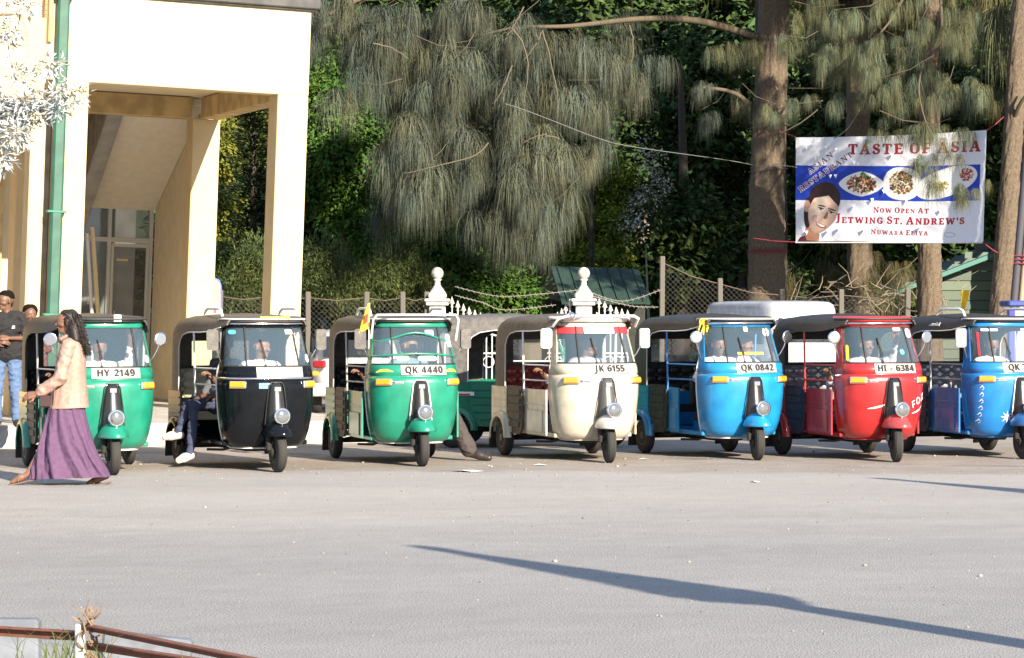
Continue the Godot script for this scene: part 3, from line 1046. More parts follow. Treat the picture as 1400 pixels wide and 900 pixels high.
func m_band(y: float) -> Mesh:
	var pts := []
	for p in plan(0.533, 0.938, 0.46, 22): pts.append(Vector3(p.x, y, p.z))
	return tube_mesh(pts, 0.013, 6)

# ================================================================ ground
func make_ground() -> void:
	noise_tex("asphalt", 512, 0.20, 0.42, 1.0, FastNoiseLite.TYPE_SIMPLEX_SMOOTH, 3, 11)
	bump_tex("asphalt_bump", 512, 0.22, 5.0, FastNoiseLite.TYPE_SIMPLEX_SMOOTH, 3)
	var n1 := FastNoiseLite.new()
	n1.seed = 3
	n1.frequency = 1.0
	n1.fractal_octaves = 5
	var m := StandardMaterial3D.new()
	m.vertex_color_use_as_albedo = true
	m.albedo_texture = tex.asphalt
	m.normal_enabled = true
	m.normal_texture = tex.asphalt_bump
	m.normal_scale = 0.45
	m.uv1_triplanar = true
	m.uv1_world_triplanar = true
	m.uv1_scale = Vector3.ONE * 0.62
	m.roughness = 0.88
	# road, dusty edge and gravel stand in one sheet; dust and gravel lie where the photograph shows their grain
	var st := begin()
	var xs := []
	var zs := []
	var x := -14.0
	while x < 14.01: xs.append(x); x += 0.16
	var d := 2.0
	while d < 62.0: zs.append(d); d += 0.12 if d < 36.0 else 0.5
	var cols := []
	for zi in zs.size():
		var row := []
		for xi in xs.size():
			var X: float = xs[xi]
			var D: float = zs[zi]
			var edge := 20.9 + 0.06 * X + 1.1 * n1.get_noise_2d(X * 0.18, D * 0.9 + 40.0) + 0.5 * n1.get_noise_2d(X * 1.3, D * 3.0)
			var dust := smoothstep(-1.8, 2.6, D - edge + 1.3 * n1.get_noise_2d(X * 0.7 + 5.0, D * 1.6))
			var edge2 := 28.7 - 0.10 * X + 0.5 * n1.get_noise_2d(X * 0.9, D * 1.2)
			var grav := smoothstep(-0.2, 0.35, D - edge2)
			var s := 0.96 + 0.10 * n1.get_noise_2d(X * 0.16 + 9.0, D * 0.45) + 0.04 * n1.get_noise_2d(X * 0.4, D * 1.6) + 0.10 * n1.get_noise_2d(X * 3.0, D * 2.4)
			var c := Color(0.352, 0.346, 0.342).lerp(Color(0.440, 0.420, 0.400), dust)
			c = c.lerp(Color(0.35, 0.295, 0.245), grav * (0.7 + 0.5 * n1.get_noise_2d(X * 1.1, D * 1.4 + 7.0)))
			var oil := smoothstep(0.32, 0.6, n1.get_noise_2d(X * 0.5 + 33.0, D * 0.7)) * grav
			c = c.lerp(Color(0.14, 0.125, 0.115), oil * 0.6)
			row.append(Color(c.r * s, c.g * s, c.b * s))
		cols.append(row)
	var vx := func(zi: int, xi: int) -> void:
		st.set_color(cols[zi][xi])
		st.set_normal(Vector3.UP)
		st.add_vertex(Vector3(xs[xi], 0.0, -zs[zi]))
	for zi in zs.size() - 1:
		for xi in xs.size() - 1:
			vx.call(zi, xi); vx.call(zi + 1, xi); vx.call(zi + 1, xi + 1)
			vx.call(zi, xi); vx.call(zi + 1, xi + 1); vx.call(zi, xi + 1)
	st.index()
	struct("road", st.commit(), m)
	var g := begin(false)
	quad(g, Vector3(-600, -0.004, 200), Vector3(600, -0.004, 200), Vector3(600, -0.004, -700), Vector3(-600, -0.004, -700))
	struct("ground", done(g), mat(Color(0.17, 0.165, 0.155), 0.95, 0.0, "blotch", 0.2))
	var gr := begin(false)
	quad(gr, Vector3(-40, 0.006, -53.2), Vector3(40, 0.006, -53.2), Vector3(40, 0.006, -120), Vector3(-40, 0.006, -120))
	struct("lawn", done(gr), mat(Color(0.035, 0.075, 0.018), 0.95, 0.0, "grain", 0.8))
	# rising ground behind the wood
	var h := begin()
	var rows := []
	for i in 9:
		var r := PackedVector3Array()
		for j in 31:
			var X := -75.0 + j * 5.0
			var k := i / 8.0
			r.append(Vector3(X, 24.0 * k * k + 2.0 * k * n1.get_noise_2d(X * 0.06, i * 0.8) - 0.1, -92.0 - i * 6.0))
		rows.append(r)
	loft(h, rows)
	struct("hillside", done(h), mat(Color(0.022, 0.036, 0.014), 0.95, 0.0, "blotch", 0.2))
	# loose stones on the stand
	var stone := begin(false)
	ball(stone, Vector3.ZERO, Vector3(1, 0.6, 0.85), 6, 4)
	var mm := MultiMesh.new()
	mm.transform_format = MultiMesh.TRANSFORM_3D
	mm.use_colors = true
	mm.mesh = done(stone)
	mm.instance_count = 1500
	for i in 1500:
		var X := rnd(-9, 9)
		var D := rnd(27.6, 33.0) if i % 2 > 0 else rnd(14.0, 30.0)
		var s := rnd(0.004, 0.011) * (2.0 if rng.randf() < 0.05 else 1.0)
		mm.set_instance_transform(i, Transform3D(Basis(Vector3.UP, rnd(0, 6)).scaled(Vector3.ONE * s), Vector3(X, s * 0.25, -D)))
		var v := rnd(0.10, 0.34)
		mm.set_instance_color(i, Color(v, v * 0.93, v * 0.85))
	var mi := MultiMeshInstance3D.new()
	mi.name = "gravel"
	mi.multimesh = mm
	var sm := mat(Color(1, 1, 1), 0.9)
	sm = sm.duplicate()
	sm.vertex_color_use_as_albedo = true
	mi.material_override = sm
	add_child(mi)
	tag(mi, "small loose stones scattered on the dusty stand below the three-wheelers", "gravel")
	mi.set_meta("kind", "stuff")
	# scraps of litter
	var spots := [[640, 645, 0.16, "flattened pale strip of paper litter beside the crosswise leg"], [738, 637, 0.07, "small pale litter scrap left of the cream vehicle's front wheel"], [1033, 660, 0.05, "tiny white litter scrap on the road below the blue vehicle"], [880, 629, 0.06, "pinkish litter scrap between the cream and sky blue vehicles"]]
	for q in spots:
		var dd: float = FPX * EYE / (q[1] - HORIZON)
		var p := on_ground(q[0], dd)
		var b := begin()
		var w: float = q[2]
		loft(b, [PackedVector3Array([Vector3(-w, 0.006, -w * 0.7), Vector3(0, 0.02, -w * 0.8), Vector3(w * 1.2, 0.006, -w * 0.5)]), PackedVector3Array([Vector3(-w, 0.008, w * 0.5), Vector3(0, 0.014, w * 0.6), Vector3(w, 0.007, w * 0.7)])])
		var o := put("litter_scrap", done(b), mats.sticker_white if mats.has("sticker_white") else mat(Color(0.7, 0.68, 0.64), 0.8), self, Transform3D(Basis(Vector3.UP, rnd(0, 3)), p))
		o.set_meta("label", q[3])
		o.set_meta("category", "litter")

# ================================================================ building
func make_building() -> void:
	var cream := mat(Color(0.66, 0.49, 0.26), 0.85, 0.0, "stain", 0.35)
	var white := mat(Color(0.74, 0.62, 0.38), 0.85, 0.0, "stain", 0.35)
	var warm := mat(Color(0.64, 0.50, 0.285), 0.85, 0.0, "stain", 0.35)
	var inner := mat(Color(0.70, 0.60, 0.43), 0.9, 0.0, "stain", 0.5)
	var peach := mat(Color(0.58, 0.43, 0.21), 0.9, 0.0, "blotch", 0.4)
	var grey := mat(Color(0.34, 0.33, 0.31), 0.9, 0.0, "blotch", 0.5)
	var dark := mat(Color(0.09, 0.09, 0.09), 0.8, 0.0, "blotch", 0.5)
	var alu := mat(Color(0.60, 0.60, 0.58), 0.5, 0.1)
	var green := mat(Color(0.020, 0.105, 0.072), 0.55, 0.0, "dust", 1.0)
	var b := Node3D.new()
	b.name = "porch_building"
	add_child(b)
	b.position = on_ground(405, 37.0)
	b.basis = Basis(Vector3(0, 0, 1), -0.036) * Basis(Vector3.UP, deg_to_rad(20))
	tag(b, "cream two-storey building with tall open porch and green downpipe", "building")
	var bx := func(called: String, u0: float, u1: float, y0: float, y1: float, z0: float, z1: float, m: Material, bev := 0.012, parent: Node = b) -> MeshInstance3D:
		return put(called, box_mesh(Vector3((u0 + u1) / 2, (y0 + y1) / 2, (z0 + z1) / 2), Vector3(absf(u1 - u0), y1 - y0, absf(z1 - z0)), bev), m, parent)
	var plinth: MeshInstance3D = bx.call("plinth", -11.0, 0.5, -0.1, 0.30, -14.0, 2.0, mat(Color(0.46, 0.44, 0.40), 0.9, 0.0, "blotch", 0.5))
	plinth.basis = b.basis.inverse() * Basis(Vector3.UP, deg_to_rad(20))     # the plinth lies level on the ground
	bx.call("column", -0.44, 0.0, -0.15, 4.79, -0.5, 0.0, warm)
	bx.call("column", -3.55, -3.10, -0.15, 4.79, -0.5, 0.0, warm)
	bx.call("column", -0.44, 0.0, -0.15, 4.75, -5.65, -5.2, warm)
	bx.call("column", -3.86, -3.66, -0.15, 4.52, -0.5, -0.06, warm)
	bx.call("column", -3.80, -3.52, -0.15, 4.52, -2.0, -1.5, cream)
	bx.call("column", -8.2, -7.7, -0.15, 4.52, -0.5, 0.0, cream)
	bx.call("facade_wall", -3.70, 0.0, 4.79, 5.98, -0.35, 0.0, white)
	bx.call("facade_wall", -11.0, -3.703, 4.52, 5.62, -0.35, -0.02, cream)
	bx.call("facade_wall", -11.0, -3.70, 5.62, 8.6, -0.6, -0.25, white)
	bx.call("facade_wall", -3.68, -0.3, 6.3, 8.8, -1.2, -0.9, white)
	bx.call("infill_wall", -3.657, -3.553, -0.15, 4.515, -0.45, -0.2, grey)
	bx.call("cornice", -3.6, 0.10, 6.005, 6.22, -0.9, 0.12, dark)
	bx.call("cornice_drip", -3.6, 0.06, 5.982, 6.003, -0.3, 0.06, grey)
	bx.call("ceiling", -11.0, 0.0, 5.10, 5.28, -13.0, -0.36, inner)
	bx.call("beam", -0.32, -0.02, 4.75, 5.09, -5.19, -0.51, peach)
	bx.call("beam", -3.2, -0.45, 4.75, 5.09, -5.55, -5.25, peach)
	bx.call("beam", -11.0, -4.2, 4.40, 5.09, -3.35, -2.95, peach)
	bx.call("recess_wall", -11.0, -3.41, -0.15, 5.09, -5.2, -5.0, peach)
	bx.call("side_wall", -0.22, 0.0, -0.15, 5.09, -8.8, -5.66, inner)
	bx.call("side_wall", -3.4, -3.2, -0.15, 5.09, -8.8, -5.2, inner)
	bx.call("ceiling_lamp", -1.9, -1.55, 5.05, 5.098, -2.4, -2.2, alu)
	# sloping underside of the stairs and its side
	var ang := atan2(1.55, 3.3)
	put("stair_underside", box_mesh(Vector3(-0.86, 4.24, -7.15), Vector3(1.27, 0.14, 3.75), 0.01, Basis(Vector3.RIGHT, -ang)), mat(Color(0.80, 0.73, 0.62), 0.9, 0.0, "stain", 0.8), b)
	put("stair_side", box_mesh(Vector3(-1.64, 4.15, -7.1), Vector3(0.26, 0.7, 3.6), 0.01, Basis(Vector3.RIGHT, -ang - 0.1)), grey, b)
	# glazed end wall with its door
	bx.call("end_wall", -3.2, 0.0, 3.50, 5.09, -9.050, -8.750, inner)
	bx.call("end_wall", -3.2, -1.62, 0.30, 3.50, -9.050, -8.750, inner)
	var fr: MeshInstance3D = bx.call("glazed_screen", -1.62, -0.24, 0.30, 0.42, -8.920, -8.800, alu)
	for q in [[-1.62, -1.56, 0.42, 3.5], [-1.02, -0.96, 0.42, 3.5], [-0.30, -0.24, 0.42, 3.5]]: bx.call("mullion", q[0], q[1], q[2], q[3], -8.920, -8.800, alu, 0.005, fr)
	for q in [[-1.56, -1.02, 3.42, 3.5], [-0.96, -0.30, 3.42, 3.5], [-1.56, -1.02, 2.82, 2.9], [-0.96, -0.30, 2.82, 2.9]]: bx.call("transom", q[0], q[1], q[2], q[3], -8.920, -8.800, alu, 0.005, fr)
	var pane := glass(Color(0.5, 0.55, 0.55), 0.35)
	for q in [[-1.56, -1.02, 2.9, 3.42], [-0.96, -0.30, 2.9, 3.42], [-1.56, -1.02, 0.42, 2.82]]: bx.call("pane", q[0], q[1], q[2], q[3], -8.865, -8.855, pane, 0.0, fr)
	var door: MeshInstance3D = bx.call("door", -0.955, -0.905, 0.45, 2.80, -8.840, -8.785, mat(Color(0.62, 0.62, 0.60), 0.4, 0.2))
	var dm := mat(Color(0.62, 0.62, 0.60), 0.4, 0.2)
	bx.call("stile", -0.355, -0.305, 0.45, 2.80, -8.840, -8.785, dm, 0.004, door)
	bx.call("rail", -0.905, -0.355, 2.74, 2.80, -8.840, -8.785, dm, 0.004, door)
	bx.call("rail", -0.905, -0.355, 0.45, 0.60, -8.840, -8.785, dm, 0.004, door)
	bx.call("pane", -0.905, -0.355, 0.60, 2.74, -8.820, -8.810, glass(Color(0.3, 0.32, 0.32), 0.6), 0.0, door)
	bx.call("handle", -0.885, -0.87, 1.35, 1.65, -8.780, -8.750, alu, 0.004, door)
	bx.call("door_sticker", -0.86, -0.66, 2.50, 2.54, -8.808, -8.806, mats.get("sticker_white", white), 0.0, door)
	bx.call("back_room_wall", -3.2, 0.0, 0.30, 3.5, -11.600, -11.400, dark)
	put("handrail", tube_mesh([Vector3(-1.72, 3.0, -6.6), Vector3(-1.45, 1.35, -7.1), Vector3(-1.40, 0.35, -7.2)], 0.035, 8), white, b)
	put("handrail", tube_mesh([Vector3(-1.82, 2.9, -6.5), Vector3(-1.60, 1.4, -6.9), Vector3(-1.54, 0.35, -7.0)], 0.03, 8), alu, b)
	# flat green downpipe with brackets
	var dp := put("downpipe", box_mesh(Vector3(-3.50, 4.1, 0.075), Vector3(0.165, 7.6, 0.13), 0.03), green, b)
	for y in [1.6, 3.0, 4.6, 5.9]: put("bracket", box_mesh(Vector3(-3.50, y, 0.072), Vector3(0.26, 0.035, 0.145), 0.006), mat(Color(0.02, 0.16, 0.11), 0.5), dp)
	put("gutter_pipe", tube_mesh([Vector3(-3.66, 5.3, 0.05), Vector3(-3.66, 8.5, 0.05)], 0.03, 8), mat(Color(0.62, 0.45, 0.16), 0.5), b)
	put("cable", tube_mesh([Vector3(-4.35, 5.65, -0.20), Vector3(-4.35, 8.5, -0.20)], 0.02, 6), grey, b)

# ================================================================ fences and gate
func link_mesh(a: Vector3, b: Vector3, h0: float, h1: float, y0: float) -> Mesh:   # diamond wire between two posts
	var st := begin(false)
	var w := a.distance_to(b)
	var step := 0.105
	var n := int((w + 2.4) / step)
	var dirv := (b - a) / w
	for s in [-1.0, 1.0]:
		for i in n:
			var u0 := -2.4 + i * step if s > 0 else i * step
			# line u = u0 + s * (y - y0)
			var t0 := 0.0
			var t1 := 4.0
			if s > 0: t0 = maxf(0, -u0); t1 = minf(w - u0, 4)
			else: t0 = maxf(0, u0 - w); t1 = minf(u0, 4)
			for k in 24:               # stop at the top edge
				var u: float = u0 + s * t1
				var top := lerpf(h0, h1, clampf(u / w, 0, 1)) - y0
				if t1 > top: t1 = lerpf(t1, top, 0.7)
			if t1 - t0 < 0.05: continue
			var p: Vector3 = a + dirv * (u0 + s * t0) + Vector3(0, y0 + t0, 0)
			var q: Vector3 = a + dirv * (u0 + s * t1) + Vector3(0, y0 + t1, 0)
			tube(st, [p, q], 0.0035, 3, false)
	return done(st)

func make_fences() -> void:
	var concrete := mat(Color(0.13, 0.12, 0.105), 0.9, 0.0, "grain", 2.0)
	var wire := mat(Color(0.085, 0.08, 0.075), 0.7, 0.3)
	var rust := mat(Color(0.16, 0.12, 0.09), 0.8, 0.2)
	var whitep := mat(Color(0.58, 0.58, 0.56), 0.6, 0.0, "blotch", 1.5)
	var D := 52.0
	var spans := [[[300, 362, 421, 500, 551, 584], 2.08, 2.05, "chain-link fence on concrete posts between the building and the gate"], [[905, 985, 1070, 1150, 1240], 2.75, 2.1, "tall chain-link fence running behind the parked vehicles right of the gate"]]
	for sp in spans:
		var xs: Array = sp[0]
		var f := thing("chain_link_fence", sp[3], "fence", on_ground(xs[0], D))
		var o: Vector3 = f.position
		for i in xs.size():
			var h: float = lerpf(sp[1], sp[2], clampf(i / 1.5, 0, 1))
			var p := on_ground(xs[i], D) - o
			put("post", box_mesh(p + Vector3(0, h / 2 + 0.06, 0), Vector3(0.10, h + 0.12, 0.10), 0.015, Basis(Vector3(0, 0, 1), rnd(-0.03, 0.01))), concrete, f)
			if i + 1 < xs.size():
				var q := on_ground(xs[i + 1], D) - o
				var h2: float = lerpf(sp[1], sp[2], clampf((i + 1) / 1.5, 0, 1))
				var wm := put("wire_mesh", link_mesh(p, q, h, h2, 0.9), wire, f)
				wm.set_meta("kind", "stuff")
				put("top_wire", tube_mesh([p + Vector3(0, h, 0.0), (p + q) / 2 + Vector3(0, (h + h2) / 2 - 0.06, 0), q + Vector3(0, h2, 0)], 0.008, 5), rust, f)
	# gate pillars with ball finials
	for q in [[598, "left white gate pillar with ball finial, behind the green flagged vehicle"], [798, "right white gate pillar with ball finial, above the cream vehicle"]]:
		var p := thing("gate_pillar", q[1], "gate pillar", on_ground(q[0], D), 0.0, "gate pillars")
		var st := begin(false)
		box(st, Vector3(0, 0.95, 0), Vector3(0.32, 1.9, 0.32), 0.02)
		put("shaft", done(st), whitep, p)
		st = begin(false)
		box(st, Vector3(0, 1.93, 0), Vector3(0.44, 0.07, 0.44), 0.015)
		box(st, Vector3(0, 2.0, 0), Vector3(0.50, 0.06, 0.50), 0.02)
		box(st, Vector3(0, 2.09, 0), Vector3(0.36, 0.11, 0.36), 0.03)
		put("capital", done(st), whitep, p)
		st = begin()
		lathe(st, [[0.17, 2.14], [0.13, 2.2], [0.10, 2.24], [0.06, 2.30], [0.055, 2.38], [0.09, 2.405], [0.05, 2.43]], 16)
		put("neck", done(st), whitep, p)
		put("ball", ball_mesh(Vector3(0, 2.53, 0), Vector3.ONE * 0.125), mat(Color(0.50, 0.49, 0.46), 0.7, 0.0, "blotch", 2.0), p)
	# wrought iron gate leaves
	for q in [[614.0, 700.0, 2.05, 1.55, "left wrought iron gate leaf with spear tips sloping down rightwards"], [782.0, 748.0, 2.03, 1.62, "middle wrought iron gate leaf with spear tips rising to the pillar"], [815.0, 862.0, 2.05, 1.75, "low spear-tipped iron railing right of the second gate pillar"]]:
		var o := on_ground(q[0], D)
		var g := thing("iron_gate", q[4], "gate", o)
		var n := 11 if q[1] == 700.0 else 6
		for i in n:
			var t := (i + 0.5) / n
			var x := on_ground(lerpf(q[0], q[1], t), D).x - o.x
			var h: float = lerpf(q[2], q[3], 1.0 - pow(1.0 - t, 1.7))
			var st := begin()
			tube(st, [Vector3(x, 0.12, 0), Vector3(x, h - 0.16, 0)], 0.016, 6)
			lathe(st, [[0.012, h - 0.17], [0.03, h - 0.14], [0.012, h - 0.11], [0.045, h - 0.06], [0.035, h - 0.03], [0.002, h + 0.06]], 8, Transform3D(Basis.IDENTITY, Vector3(x, 0, 0)))
			tube(st, [Vector3(x - 0.05, h - 0.07, 0), Vector3(x + 0.05, h - 0.07, 0)], 0.012, 6)
			put("picket", done(st), whitep, g)
		var pts := []
		for i in 10:
			var t := i / 9.0
			pts.append(Vector3(on_ground(lerpf(q[0], q[1], t), D).x - o.x, lerpf(q[2], q[3], 1.0 - pow(1.0 - t, 1.7)) - 0.30, 0))
		put("top_rail", tube_mesh(pts, 0.022, 6), whitep, g)
		for y in [0.25, 0.95]: put("cross_rail", tube_mesh([Vector3(pts[0].x, y, 0), Vector3(pts[9].x, y, 0)], 0.02, 6), whitep, g)
		for i in 4:
			var c := []
			var cx: float = lerpf(pts[0].x, pts[9].x, (i + 0.5) / 4.0)
			for k in 13: c.append(Vector3(cx + 0.11 * cos(k * TAU / 12), 0.78 + 0.11 * sin(k * TAU / 12), 0.0))
			put("scroll", tube_mesh(c, 0.012, 5), whitep, g)
	# barbed wires sagging over the gate
	var runs := [[[622, 392], [680, 405], [740, 402], [798, 396]], [[622, 404], [660, 414], [690, 424], [760, 417]], [[798, 396], [850, 412], [905, 396]], [[800, 402], [860, 418], [900, 420]]]
	var names := ["upper barbed wire strand sagging between the two gate pillars", "lower barbed wire strand sagging left of the second pillar", "barbed wire strand from the right gate pillar to the fence post", "lower barbed wire strand right of the second gate pillar"]
	for r in runs.size():
		var pts := []
		for q in runs[r]: pts.append(at(q[0], q[1], D - 0.1))
		var cv := Curve3D.new()
		for i in pts.size():
			var tn: Vector3 = (pts[mini(i + 1, pts.size() - 1)] - pts[maxi(i - 1, 0)]) * 0.16
			cv.add_point(pts[i] - pts[0], -tn, tn)
		var w := []
		for p in cv.tessellate_even_length(4, 0.15): w.append(p)
		var st := begin()
		tube(st, w, 0.007, 5)
		for i in range(1, w.size() - 1): tube(st, [w[i] + Vector3(-0.02, 0.03, 0.01), w[i] + Vector3(0.02, -0.03, -0.01)], 0.006, 4)
		var o := put("barbed_wire", done(st), mat(Color(0.26, 0.25, 0.23), 0.7, 0.3), self, Transform3D(Basis.IDENTITY, pts[0]))
		tag(o, names[r], "barbed wire", "barbed wires over the gate")
	# thin service cable across the trees
	var cv2 := Curve3D.new()
	for q in [[690, 142, 49.8], [840, 196, 50.0], [1026, 225, 52.6], [1090, 229, 52.4]]: cv2.add_point(at(q[0], q[1], q[2]), Vector3(-0.5, 0.12, 0), Vector3(0.5, -0.12, 0))
	var w2 := []
	for p in cv2.tessellate_even_length(4, 0.3): w2.append(p)
	tag(put("overhead_cable", tube_mesh(w2, 0.006, 5), mat(Color(0.16, 0.16, 0.155), 0.7), self), "thin pale cable sagging across the dark trees towards the banner", "cable")

# ================================================================ things behind the row
func slab_poly(px: Array, d: float) -> PackedVector2Array:
	var o := PackedVector2Array()
	for q in px:
		var v := at(q[0], q[1], d)
		o.append(Vector2(v.x, v.y))
	return o

func make_background_things() -> void:
	# shed with a dark green sheet roof
	var s := thing("garden_shed", "low shed with dark green sheet roof beyond the gate", "shed", on_ground(815, 57))
	var o := s.position
	var roof := begin(false)
	var a := at(753, 364, 58.2) - o
	var b := at(873, 368, 58.2) - o
	var c := at(889, 413, 55.6) - o
	var e := at(768, 413, 55.6) - o
	var gs := mat(Color(0.012, 0.044, 0.033), 0.9, 0.0, "blotch", 0.9)
	quad(roof, e, c, b, a)
	quad(roof, e + Vector3(0, -0.05, 0), a + Vector3(0, -0.05, 0), b + Vector3(0, -0.05, 0), c + Vector3(0, -0.05, 0))
	quad(roof, e + Vector3(0, -0.05, 0), c + Vector3(0, -0.05, 0), c, e)
	quad(roof, e, a, a + Vector3(0, -0.05, 0), e + Vector3(0, -0.05, 0))
	put("roof", done(roof), gs, s)
	for i in 7:
		var t := (i + 0.5) / 7
		var p := e.lerp(c, t) + Vector3(0, 0.012, 0)
		var q := a.lerp(b, t) + Vector3(0, 0.012, 0)
		put("roof_rib", tube_mesh([p, q], 0.018, 4), gs, s)
	put("wall", box_mesh(Vector3(0.18, 0.95, -0.15), Vector3(1.7, 1.9, 1.6), 0.02), mat(Color(0.03, 0.035, 0.03), 0.9), s)
	var gab := begin(false)
	tri(gab, a, at(738, 405, 57.0) - o, e)
	tri(gab, a, e, at(738, 405, 57.0) - o)
	put("gable", done(gab), mat(Color(0.012, 0.014, 0.014), 0.9), s)
	# a low stone trough on the lawn and a heap of cut sticks
	tag(put("stone_trough", box_mesh(Vector3(0, 0.95, 0), Vector3(0.75, 1.9, 0.5), 0.04), mat(Color(0.16, 0.15, 0.12), 0.9, 0.0, "grain", 1.0), self, Transform3D(Basis.IDENTITY, on_ground(735, 57.5))), "weathered stone block on the lawn left of the shed", "stone block")
	# hut with green boards
	var h := thing("board_hut", "pale green board hut with corrugated roof at the right", "hut", on_ground(1330, 58))
	o = h.position
	var boards := [mat(Color(0.115, 0.150, 0.115), 0.85, 0.0, "grain", 1.2), mat(Color(0.135, 0.175, 0.130), 0.85, 0.0, "grain", 1.2), mat(Color(0.10, 0.135, 0.11), 0.85, 0.0, "grain", 1.2)]
	var y := 0.1
	var k := 0
	while y < 3.3:
		var px0 := maxf(1283.0, 1283.0 + (y - 2.35) * 66.0)
		var x0 := at(px0, 400, 58).x - o.x
		var x1 := at(1440, 400, 58).x - o.x
		put("board", box_mesh(Vector3((x0 + x1) / 2, y + 0.1, 0.0), Vector3(x1 - x0, 0.205, 0.04), 0.008, Basis(Vector3.RIGHT, -0.05)), boards[k % 3], h)
		y += 0.215
		k += 1
	put("rear_wall", box_mesh(Vector3(1.0, 1.3, -1.6), Vector3(2.8, 2.6, 3.0), 0.02), boards[2], h)
	var rf := mat(Color(0.10, 0.15, 0.14), 0.6, 0.2, "blotch", 1.0)
	var r0 := at(1185, 410, 58) - o
	var r1 := at(1372, 338, 58) - o
	for j in 9:                      # corrugations of the roof run from front to back
		var st := begin(false)
		var p := r0.lerp(r1, j / 9.0)
		var q := r0.lerp(r1, (j + 1) / 9.0)
		var m := (p + q) / 2 + Vector3(-0.03, 0.07, 0)
		var f := Vector3(0, 0, 0.5)
		var bk := Vector3(0, 0, -3.2)
		quad(st, p + f, m + f, m + bk, p + bk)
		quad(st, m + f, q + f, q + bk, m + bk)
		tri(st, p + f, q + f, m + f)
		put("roof_sheet", done(st), rf, h)
	put("barge_board", box_mesh((r0 + r1) / 2 + Vector3(0.05, -0.05, 0.47), Vector3(r0.distance_to(r1), 0.10, 0.03), 0.005, Basis(Vector3(0, 0, 1), atan2(r1.y - r0.y, r1.x - r0.x))), mat(Color(0.06, 0.17, 0.15), 0.7), h)
	# yellow pennant hanging in front of the hut
	var fl := begin()
	var rows := []
	for i in 6:
		var v := i / 5.0
		var r := PackedVector3Array()
		for j in 4: r.append(Vector3((j / 3.0 - 0.5) * lerpf(0.16, 0.03, v * v) + 0.05 * v * -1.0, -v * 0.42, 0.03 * sin(j * 2.0 + v * 5.0)))
		rows.append(r)
	loft(fl, rows)
	tag(put("yellow_pennant", done(fl), mat(Color(0.75, 0.46, 0.02), 0.8), self, Transform3D(Basis.IDENTITY, at(1320, 397, 50))), "small yellow pennant hanging before the green board hut", "flag")
	# blue kiosk at the right edge
	var ki := thing("blue_kiosk", "small blue kiosk with flat roof at the right edge", "kiosk", on_ground(1398, 44))
	put("body", box_mesh(Vector3(0.1, 0.9, 0), Vector3(0.62, 1.8, 0.6), 0.02), mat(Color(0.26, 0.29, 0.36), 0.6, 0.0, "dust", 1.0), ki)
	put("roof", box_mesh(Vector3(0.12, 1.90, 0), Vector3(0.86, 0.10, 0.85), 0.04), mat(Color(0.035, 0.06, 0.24), 0.6), ki)
	put("post", box_mesh(Vector3(-0.24, 0.9, 0.32), Vector3(0.10, 1.8, 0.06), 0.01), mat(Color(0.025, 0.03, 0.26), 0.5), ki)
	# utility pole with its pipes
	var up := thing("service_pole", "bundle of upright blue, brown and white pipes at right edge", "pole", on_ground(1382, 48.4))
	up.rotation.z = -0.085
	put("blue_pipe", tube_mesh([Vector3(-0.10, 0, 0), Vector3(-0.10, 9, 0)], 0.075, 10), mat(Color(0.05, 0.05, 0.065), 0.7), up)
	put("brown_pipe", tube_mesh([Vector3(0.02, 0, 0.05), Vector3(0.02, 9, 0.05)], 0.05, 10), mat(Color(0.30, 0.22, 0.15), 0.7), up)
	put("white_pipe", tube_mesh([Vector3(0.15, 0, 0.02), Vector3(0.15, 9, 0.02)], 0.075, 10), mat(Color(0.62, 0.60, 0.58), 0.6), up)
	for yy in [2.65, 2.72, 2.79]: put("red_cord", tube_mesh([Vector3(-0.18, yy, 0.05), Vector3(0, yy + 0.01, 0.12), Vector3(0.23, yy - 0.01, 0.08)], 0.013, 5), mat(Color(0.20, 0.02, 0.03), 0.8), up)
	# round-topped notice board
	var nb := thing("notice_board", "round-topped notice board in a blue frame beside the porch", "notice board", on_ground(293, 47.5), 0.3)
	var ol := PackedVector2Array()
	for i in 9:
		var an := deg_to_rad(180.0 * i / 8)
		ol.append(Vector2(cos(an) * 0.105, 2.22 + sin(an) * 0.13))
	ol.append(Vector2(-0.105, 1.4)); ol.append(Vector2(0.105, 1.4))
	var st2 := begin(false)
	plate(st2, ol, 0.05)
	put("panel", done(st2), mat(Color(0.42, 0.25, 0.21), 0.6, 0.0, "stain", 1.0), nb)
	put("lower_print", box_mesh(Vector3(0, 1.68, 0.028), Vector3(0.19, 0.44, 0.006), 0.0), mat(Color(0.36, 0.40, 0.50), 0.6), nb)
	for q in [[-0.045, 1.62], [0.045, 1.62], [0.0, 1.78]]: put("printed_mark", box_mesh(Vector3(q[0], q[1], 0.033), Vector3(0.055, 0.08, 0.004), 0.0), mat(Color(0.45, 0.07, 0.06), 0.6), nb)
	put("frame", tube_mesh([Vector3(0.12, 0, 0), Vector3(0.12, 2.22, 0), Vector3(0.085, 2.33, 0), Vector3(0, 2.37, 0), Vector3(-0.085, 2.33, 0), Vector3(-0.12, 2.22, 0), Vector3(-0.12, 0, 0)], 0.018, 8), mat(Color(0.05, 0.14, 0.42), 0.4), nb)
	make_banner()
	make_cars()
	# shade casters that stand beside the road, outside the picture: their shadows lie on the asphalt
	var lf := []
